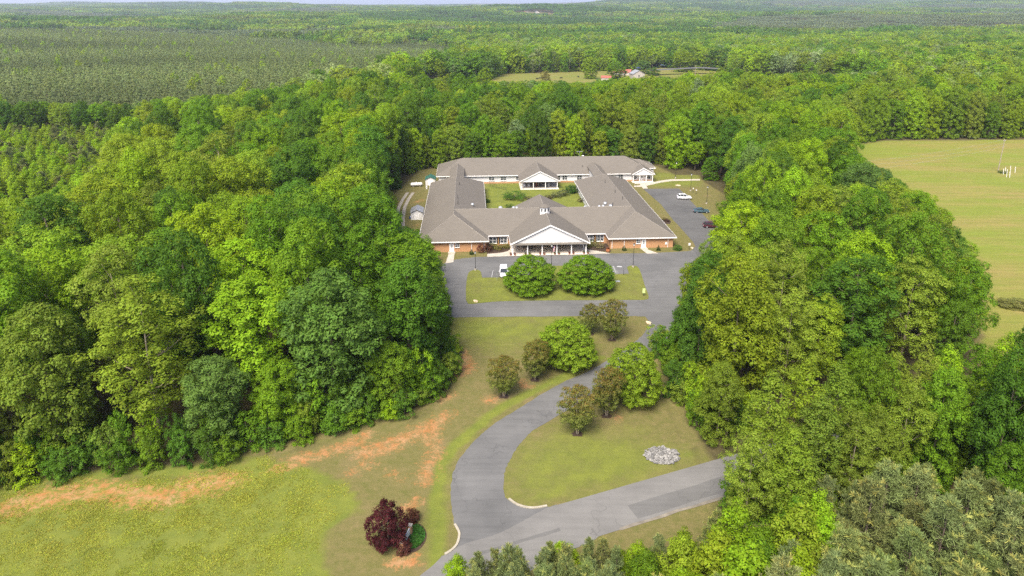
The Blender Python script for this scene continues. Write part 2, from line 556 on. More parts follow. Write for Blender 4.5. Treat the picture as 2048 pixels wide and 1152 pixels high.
CLEARING = [(-120, 60)] + S((-60, 1000), (0, 985), (94, 966), (219, 953), (359, 950), (437, 934), (531, 903), (609, 895), (690, 862), (760, 845), (800, 848), (850, 825), (890, 785), (900, 745)) \
    + [(-18, 112), (-20, 128), (-23, 150), (-30, 168), (-38, 185), (-40, 205), (-38, 225), (-36, 240), (-34, 256), (-20, 261), (46, 265), (56, 262), (60, 247)] \
    + S((1392, 352), (1400, 365), (1445, 392), (1450, 440), (1455, 470), (1450, 510), (1405, 570), (1375, 620), (1360, 650), (1330, 690), (1300, 705), (1330, 740), (1340, 790), (1368, 860), (1392, 905), (1408, 930), (1440, 1000)) \
    + [(24, 62), (5, 50), (-60, 40), (-120, 40)]
FIELD = [site(1705, 292), site(1760, 282), site(2200, 279), (330, 92), (96, 82), (82, 106), (112, 150), (118, 180), (122, 205), (124, 230), (130, 262)]
MEADOW = S((960, 163), (1000, 141), (1120, 133), (1240, 126), (1330, 116), (1440, 128), (1480, 150), (1380, 150), (1250, 160), (1150, 172), (1050, 172))
PADDOCK = (3200.0, 95.0)

def grow(a, b, s0, f, end, sign):
    out = []
    p = b; s = s0
    while abs(p) < abs(end):
        s *= f; p += sign * s; out.append(p)
    return out
gx = list(np.arange(-135, 135.1, 1.25)); gx = sorted(grow(0, -135, 1.25, 1.12, -14000, -1)) + gx + grow(0, 135, 1.25, 1.12, 14000, 1)
gy = list(np.arange(30, 275.1, 1.25)); gy = sorted(grow(0, 30, 1.25, 1.3, 3000, -1))[:] + gy
gy = sorted([y for y in gy]) ; p_ = 275.0; s_ = 1.25
while p_ < 16000:
    s_ *= 1.045; p_ += s_; gy.append(p_)
gx = np.array(gx); gy = np.array(gy)
X, Y = np.meshgrid(gx, gy)
Z = land(X, Y)
nx_, ny_ = len(gx), len(gy)
me = bpy.data.meshes.new("ground")
me.vertices.add(nx_ * ny_)
me.vertices.foreach_set("co", np.stack([X, Y, Z], -1).astype(np.float32).ravel())
I = (np.arange(ny_ - 1)[:, None] * nx_ + np.arange(nx_ - 1)[None]).ravel()
quads = np.stack([I, I + 1, I + nx_ + 1, I + nx_], -1).astype(np.int32)
me.loops.add(quads.size); me.loops.foreach_set("vertex_index", quads.ravel())
me.polygons.add(len(quads)); me.polygons.foreach_set("loop_start", np.arange(len(quads), dtype=np.int32) * 4)
me.update(); me.validate()
xf, yf = X.ravel(), Y.ravel()
soil = np.zeros(xf.shape)
for pts, rad, amt in [
        (S((20, 1014), (110, 990), (210, 984), (300, 996), (345, 992), (385, 972), (450, 962)), 2.6, 1.0),
        (S((330, 1010), (380, 1000), (430, 985)), 1.2, 0.8),
        (S((-20, 1010), (60, 990)), 1.0, .5),
        (S((555, 938), (600, 922), (690, 893), (735, 868)), 1.5, 0.95),
        (S((585, 914), (615, 905)), 1.0, 0.85),
        (S((730, 905), (770, 895), (820, 872), (868, 850)), 1.9, 1.0), (S((862, 870), (870, 905), (858, 935), (850, 960)), 1.6, 0.92),
        (S((700, 945), (740, 930)), 1.4, 0.8), (S((780, 945), (800, 960)), 1.4, 0.75),
        (S((905, 695), (925, 715), (935, 735), (922, 745)), 1.7, 1.0),
        (S((885, 800), (905, 790)), 1.1, 0.95), (S((880, 832), (900, 828)), 1.3, 0.95), (S((975, 800), (986, 800)), 1.3, 1.0),
        (S((1046, 762), (1050, 772), (1060, 775)), 0.9, 1.0), (S((1235, 830), (1232, 842)), 0.9, 0.9),
        (S((1352, 820), (1370, 860)), 1.2, 0.55), (S((810, 1018), (835, 1005)), 1.1, 1.0), (S((790, 1125), (825, 1118)), 1.3, 1.0),
        (S((800, 405), (818, 398)), 1.5, 0.7), (S((830, 405), (845, 400)), 1.6, 0.8), (S((822, 455), (840, 448)), 1.4, 0.7),
        (S((1395, 378), (1402, 385)), 1.2, 0.5)]:
    soil = np.maximum(soil, amt * np.clip(1.25 - 0.52 * line_dist(xf, yf, pts) / rad, 0, 1))
rough_poly = [(-140, 20)] + [(-140, 120)] + S((0, 950), (300, 930), (520, 915), (640, 945), (690, 972), (716, 1005), (700, 1032), (655, 1058), (640, 1090), (645, 1130), (680, 1200)) + [(-5, 20)]
def soft(poly, w):
    """1 inside, 0 outside, with a border w metres wide"""
    d = line_dist(xf, yf, poly, True)
    return np.clip(0.5 + np.where(in_poly(xf, yf, poly), d, -d) / w, 0, 1)
lush = 0.95 * soft(rough_poly, 1.0)
lush = np.maximum(lush, 0.62 * soft(S((905, 634), (1100, 632), (1200, 634), (1150, 690), (1040, 690), (920, 690)), 14.0))
lush = np.maximum(lush, 0.9 * np.clip(1.4 - line_dist(xf, yf, S((870, 1140), (876, 1000), (884, 930), (905, 895), (1000, 815), (1130, 752), (1200, 715))) / 0.9, 0, 1))
lush = np.maximum(lush, 0.55 * soft(S((1010, 1000), (1010, 950), (1060, 885), (1130, 860), (1250, 860), (1370, 900), (1390, 925), (1200, 985), (1060, 1008)), 7.0))
lush = np.maximum(lush, 0.55 * np.clip(1.3 - line_dist(xf, yf, S((1070, 1000), (1180, 960), (1300, 925), (1390, 905))) / 0.8, 0, 1))
lush = np.maximum(lush, 0.7 * soft(S((970, 368), (1155, 366), (1175, 415), (1070, 420), (972, 420)), 3.0))
lush = np.maximum(lush, 0.5 * soft(S((1300, 345), (1400, 345), (1400, 372), (1292, 372)), 4.0))
inner = in_poly(xf, yf, CLEARING); field = in_poly(xf, yf, FIELD); mead = in_poly(xf, yf, MEADOW)
dcl = np.where(inner, 0, line_dist(xf, yf, CLEARING, True)); dfi = np.where(field, 0, line_dist(xf, yf, FIELD, True))
dme = np.where(mead, 0, line_dist(xf, yf, MEADOW, True))
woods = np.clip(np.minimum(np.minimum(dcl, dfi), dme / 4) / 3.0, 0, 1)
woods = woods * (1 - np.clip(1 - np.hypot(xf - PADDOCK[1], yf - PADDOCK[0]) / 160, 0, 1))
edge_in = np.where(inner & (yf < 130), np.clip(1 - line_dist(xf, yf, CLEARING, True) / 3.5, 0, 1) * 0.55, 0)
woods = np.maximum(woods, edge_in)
fieldm = field.astype(float); fieldm = np.maximum(fieldm, mead * 0.75)
at = me.attributes.new("cover", 'FLOAT_COLOR', 'POINT')
at.data.foreach_set("color", np.stack([soil, lush, woods, fieldm], -1).astype(np.float32).ravel())

def grass_material(name, use_cover=True, lush=0.6, fixed_dry=None):
    t = NT(name)
    p = t.pos()
    big = t.noise(p, 0.055, 4, 0.6); mid = t.noise(p, 0.35, 5, 0.65); fine = t.noise(p, 3.2, 4, 0.7); blade = t.noise(p, 11.0, 2, 0.7)
    if use_cover:
        a = t.n("ShaderNodeAttribute", attribute_name="cover")
        sp = t.n("ShaderNodeSeparateColor"); t.l(a.outputs["Color"], sp.inputs[0])
        so, lu, wo, fi = sp.outputs[0], sp.outputs[1], sp.outputs[2], a.outputs["Alpha"]
    else:
        so = wo = fi = None; lu = None
    k = t.math('ADD', t.math('MULTIPLY', big, 0.7), t.math('MULTIPLY', mid, 0.75))      # ~0.2..1.25
    k = t.math('ADD', k, t.math('MULTIPLY', fine, 0.35))
    g = t.math('SUBTRACT', t.math('ADD', k, lu if lu is not None else lush), 0.92)
    spot = t.noise(p, 0.9, 5, 0.7)
    green = t.mix(t.ramp(mid, [(0.35, 0.0), (0.65, 1.0)]), (0.105, 0.128, 0.022), (0.150, 0.165, 0.028))
    dry = t.mix(t.ramp(spot, [(0.35, 0.0), (0.65, 1.0)]), (0.150, 0.122, 0.050), (0.102, 0.098, 0.030))
    dry = t.mix(t.ramp(t.noise(p, 0.16, 5, 0.65), [(0.54, 0.0), (0.72, 0.7)]), dry, (0.180, 0.130, 0.066))
    c = t.mix(t.ramp(g, [(0.05, 0.0), (0.62, 1.0)]), dry, green)
    c = t.mix(t.ramp(spot, [(0.58, 0.0), (0.75, 0.45)]), c, (0.080, 0.098, 0.018))
    if fi is not None:
        straw = t.mix(t.ramp(t.noise(t.pos((1.0, 2.2, 1.0)), 0.022, 6, 0.72), [(0.42, 0.0), (0.60, 1.0)]), (0.160, 0.192, 0.028), (0.225, 0.180, 0.058))
        straw = t.mix(t.ramp(mid, [(0.5, 0.0), (0.75, 0.5)]), straw, (0.150, 0.162, 0.026))
        streak = t.noise(t.pos((0.03, 0.55, 1.0), (0, 0, 0.25)), 1.0, 4, 0.6)
        straw = t.mix(t.ramp(streak, [(0.42, 0.0), (0.66, 0.55)]), straw, (0.135, 0.150, 0.024))
        c = t.mix(fi, c, straw)
    mow = t.noise(t.pos((0.08, 1.1, 1.0), (0, 0, -0.15)), 1.0, 3, 0.6)
    c = t.mix(t.ramp(mow, [(0.45, 0.0), (0.7, 0.28)]), c, (0.090, 0.100, 0.022))
    c = t.mix(t.ramp(blade, [(0.38, 0.0), (0.72, 0.32)]), c, (0.051, 0.058, 0.012))
    c = t.mix(t.ramp(blade, [(0.3, 0.22), (0.45, 0.0)]), c, (0.211, 0.203, 0.070))
    if so is not None:
        sm = t.math('ADD', t.math('SUBTRACT', so, 0.68), t.math('MULTIPLY', t.math('SUBTRACT', t.math('ADD', t.math('MULTIPLY', spot, .65), t.math('MULTIPLY', fine, 0.45)), 0.55), 3.0))
        clay = t.mix(t.ramp(t.noise(p, 0.6, 4), [(0.35, 0.0), (0.65, 1.0)]), (0.320, 0.130, 0.048), (0.325, 0.185, 0.092))
        c = t.mix(t.ramp(sm, [(0.0, 0.0), (0.5, 0.85)]), c, clay)
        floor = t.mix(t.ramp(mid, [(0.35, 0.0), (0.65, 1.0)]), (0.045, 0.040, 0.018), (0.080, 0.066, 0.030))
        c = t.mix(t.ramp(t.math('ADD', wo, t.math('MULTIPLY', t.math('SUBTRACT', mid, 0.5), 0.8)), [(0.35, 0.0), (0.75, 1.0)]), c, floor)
    t.base(c)
    h = t.math('ADD', t.math('MULTIPLY', fine, 0.7), t.math('MULTIPLY', blade, 0.5))
    t.bump(h, 0.5, 0.12)
    return t.done(0.95, 0, 0.1)
M['ground'] = grass_material("meadow_and_soil")
M['lawn'] = grass_material("lawn", False, 0.52)
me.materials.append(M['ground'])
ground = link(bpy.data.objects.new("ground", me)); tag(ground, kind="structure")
# ---------------------------------------------------------------- roads, car park, paths
def asphalt_material(name, lo, hi, patch=0.35):
    t = NT(name)
    p = t.pos()
    a = t.noise(p, 0.12, 5, 0.6); b = t.noise(t.pos((0.10, 1.2, 1), (0, 0, 0.3)), 1.0, 4, 0.6); f = t.noise(p, 9.0, 3, 0.7)
    k = t.math('ADD', t.math('ADD', t.math('MULTIPLY', a, 0.7), t.math('MULTIPLY', b, patch)), t.math('MULTIPLY', f, 0.25))
    c = t.ramp(k, [(0.36, tuple(q * 0.78 for q in lo)), (0.92, tuple(q * 1.10 for q in hi))])
    crack = t.n("ShaderNodeTexVoronoi", feature='DISTANCE_TO_EDGE'); crack.inputs["Scale"].default_value = 0.10
    wv = t.n("ShaderNodeVectorMath", operation='ADD'); t.l(p, wv.inputs[0])
    nz = t.n("ShaderNodeTexNoise"); nz.inputs["Scale"].default_value = 0.35; t.l(p, nz.inputs["Vector"])
    sc = t.n("ShaderNodeVectorMath", operation='SCALE'); sc.inputs[3].default_value = 5.0
    t.l(nz.outputs["Color"], sc.inputs[0]); t.l(sc.outputs[0], wv.inputs[1]); t.l(wv.outputs[0], crack.inputs["Vector"])
    c = t.mix(t.ramp(crack.outputs["Distance"], [(0.0, 0.45), (0.006, 0.0)]), c, tuple(x * 0.5 for x in lo))
    t.base(c); t.bump(f, 0.25, 0.02)
    return t.done(0.9, 0, 0.25)
M['asphalt'] = asphalt_material("aged_asphalt", (0.084, 0.084, 0.082), (0.134, 0.131, 0.125))
M['road_old'] = asphalt_material("old_road_asphalt", (0.118, 0.114, 0.106), (0.168, 0.161, 0.149))
M['road_dark'] = asphalt_material("patched_asphalt", (0.092, 0.090, 0.085), (0.128, 0.124, 0.116))
M['lot'] = asphalt_material("car_park_asphalt", (0.070, 0.069, 0.067), (0.105, 0.103, 0.098))
t = NT("concrete")
M['concrete'] = t.base(t.ramp(t.noise(t.pos(), 0.8, 6, 0.7), [(0.3, (0.30, 0.265, 0.215)), (0.7, (0.42, 0.375, 0.31))])).done(0.9)
t = NT("kerb_concrete")
M['kerb'] = t.base(t.ramp(t.noise(t.pos(), 1.5, 6, 0.7), [(0.3, (0.25, 0.22, 0.165)), (0.7, (0.36, 0.325, 0.255))])).done(0.9)
M['line'] = plain("road_paint", (0.34,0.34,0.33), 0.8, var=0.2)
t = NT("gravel_track")
M['gravel'] = t.base(t.ramp(t.noise(t.pos(), 1.6, 6, 0.75), [(0.35, (0.20, 0.17, 0.12)), (0.65, (0.34, 0.31, 0.27))])).done(0.95)
M['shoulder'] = plain('sandy_shoulder', (0.16, 0.14, 0.11), 0.95, var=0.3, scale=1.0)
M['mulch'] = plain("bark_mulch", (0.045, 0.028, 0.018), 0.95, var=0.5, scale=6)

drive_px = [(870, 548), (882, 532), (898, 522.6), (922, 517.5), (948, 514.8), (975, 513.4), (1160, 509), (1219, 507), (1297, 506.3), (1371, 502.7), (1386, 499), (1391, 494),
            (1440, 490), (1438, 520), (1398, 570), (1368, 620), (1352, 655), (1318, 695), (1250, 740), (1180, 790), (1116, 832), (1068, 860), (1042, 885), (1022, 916), (1009, 944), (1007, 972), (1010, 994),
            (1021, 1002), (1038, 1011), (1062, 1016), (1093, 1014), (1148, 1004), (1206, 1000), (1206, 1040), (1000, 1120), (890, 1118), (893, 1107), (913, 1089), (918, 1070), (910, 1050), (904, 1014), (902, 975), (910, 935), (930, 903), (960, 871), (992, 845), (1055, 806), (1118, 769),
            (1184, 739), (1240, 705), (1279, 676), (1292, 661), (1298, 648), (1293, 637), (1271, 632.5), (1100, 633), (905, 635), (884, 636), (872, 628), (868, 610), (867, 580)]
drive_pts = smooth_line([site(*q) for q in drive_px], 8, True)
ej = random.Random(77)
drive_pts = [(x + ej.uniform(-.09, .09), y + ej.uniform(-.09, .09)) for x, y in drive_pts]
driveway = flat("driveway", drive_pts, 0.024, M['asphalt'])
lot_px = [(1391, 494), (1387, 485), (1371, 467), (1356, 450), (1346, 440), (1322, 409), (1286.6, 378), (1358, 377), (1390, 411), (1425, 450), (1450, 485), (1445, 512), (1395, 512), (1384, 500)]
car_park = flat("car_park", [site(*q) for q in lot_px], 0.028, M['lot'])
ra = Vector(site(1148, 1002)); rb = Vector(site(1406, 928))
rd = (rb - ra).normalized(); rn = Vector((rd.y, -rd.x))
def along(s, o): q = ra + rd * s + rn * o; return (q.x, q.y)
def strip(name, s0, s1, o0, o1, z, mat, n=24, wob=0.0, kind="structure"):
    rg = random.Random(name)
    a = [along(s0 + (s1 - s0) * i / n, o0 + rg.uniform(-wob, wob)) for i in range(n + 1)]
    b = [along(s0 + (s1 - s0) * i / n, o1 + rg.uniform(-wob, wob)) for i in range(n, -1, -1)]
    return flat(name, a + b, z, mat, kind)
up = [along(300 - 12 * k, -0.1) for k in range(26)] + smooth_line([site(*q) for q in [(1093, 1016), (1000, 1066), (935, 1086), (890, 1109), (866, 1131), (835, 1156), (790, 1198), (720, 1270)]], 4)
dn = [along(300 - 12 * k, 6.6) for k in range(26)] + smooth_line([site(*q) for q in [(1187, 1082), (1100, 1120), (1030, 1162), (960, 1215), (880, 1290)]], 4)
flat("road", up + dn[::-1], 0.032, M['road_old'])
strip("road_patch", 6.0, 300, 3.2, 5.8, 0.037, M['road_dark'], 60, 0.10)
strip("road_seam_patch", -14.5, -3.8, 3.6, 4.1, 0.0375, M['road_dark'], 10, 0.05)
strip("road_shoulder", 3, 300, 6.3, 6.75, 0.038, M['shoulder'], 140, 0.12)
# painted bay lines of the car park and the walkway hatching
M['faint'] = plain('worn_paint', (0.17, 0.168, 0.16), 0.9, var=0.25)
def paint(name, a, b, w, z, m='line'):
    a = Vector(a); b = Vector(b); d = (b - a).normalized(); n = Vector((-d.y, d.x)) * w / 2
    return flat(name, [tuple(a + n), tuple(a - n), tuple(b - n), tuple(b + n)], z, M[m])
for k in range(9):
    v = 383 + k * 7.2
    u = 1360 + (v - 378) * 1.02
    a = site(u, v); paint("bay_line", a, (a[0] - 4.6, a[1] - 0.25), 0.09, 0.033, 'faint')

# the upper island: lawn with two parking notches
isl = smooth_line([site(*q) for q in [(932, 600), (932, 576), (935, 552), (940, 543.5), (949, 540.5), (958, 541), (962, 545)]], 4) \
    + [site(*q) for q in [(964, 556), (1062, 554.5), (1062, 538), (1066, 534), (1104, 532.5), (1140, 531.5), (1176, 533), (1182, 536), (1184, 550.5), (1258, 548), (1254, 535)]] \
    + smooth_line([site(*q) for q in [(1258, 532.6), (1266, 531.6), (1276, 535), (1283, 550), (1290, 573), (1297, 592), (1296, 598.5)]], 4) \
    + smooth_line([site(*q) for q in [(1288, 600), (1200, 600.5), (1100, 601), (1000, 603), (945, 608), (935, 606.5)]], 4)
island = flat("island_lawn", isl, 0.10, M['lawn'], th=0.10)
# painted bay, hatching and arrow in the right notch
hz = 0.029
for k in range(6):
    paint("hatch_line", site(1216 + k * 1.5, 533.2 + k * 2.6), site(1229 + k * 1.6, 532.6 + k * 2.6), 0.12, hz)
paint("bay_line", site(1226.5, 532), site(1232.5, 548), 0.12, hz)
paint("bay_line", site(986, 541), site(983, 555), 0.10, hz)
q = site(1239, 533)
flat("bay_symbol", [(q[0] - 0.7, q[1] - 0.3), (q[0] + 0.6, q[1] - 0.5), (q[0] + 0.5, q[1] + 0.2), (q[0] - 0.5, q[1] + 0.35)], hz, M['line'])

def kerb(name, px, w=0.28, h=0.14, n=4):
    c = smooth_line([site(*q) for q in px], n)
    inn, out = [], []
    for i, p in enumerate(c):
        a = Vector(c[max(0, i - 1)]); b = Vector(c[min(len(c) - 1, i + 1)])
        d = (b - a).normalized(); nn = Vector((-d.y, d.x)) * w / 2
        inn.append(tuple(Vector(p) + nn)); out.append(tuple(Vector(p) - nn))
    return flat(name, inn + out[::-1], h, M['kerb'], "structure", None, h + 0.03)
kerb("kerb", [(909.5, 1049), (917, 1062), (918.5, 1072), (914, 1089), (903, 1101), (890, 1109)])
kerb("kerb", [(1018, 998), (1030, 1007), (1044, 1013), (1062, 1016), (1078, 1015), (1094, 1012)])

# paths: rear entrance walk, side walk to the far lawn, front door walks, gravel track
flat("path", [site(*q) for q in [(1277, 364), (1286, 363), (1296, 377), (1286, 377.5)]], 0.04, M['concrete'], th=0.04)
flat("path", [site(*q) for q in [(1268, 371.5), (1285, 370.3), (1300, 366), (1320, 361.5), (1340, 358.8), (1400, 358.2), (1400, 361), (1345, 361.8), (1322, 365), (1302, 369.6), (1284, 373.6), (1268, 374)]], 0.036, M['concrete'], th=0.04)
track = [site(*q) for q in [(806, 452), (806, 435), (809, 415), (817, 398), (826, 385)]]
flat("gravel_track", [(x - 0.5, y) for x, y in track] + [(x + 0.55, y) for x, y in track[::-1]], 0.012, M['gravel'])
flat("gravel_track", [(x - 2.3, y) for x, y in track] + [(x - 1.3, y) for x, y in track[::-1]], 0.012, M['gravel'])
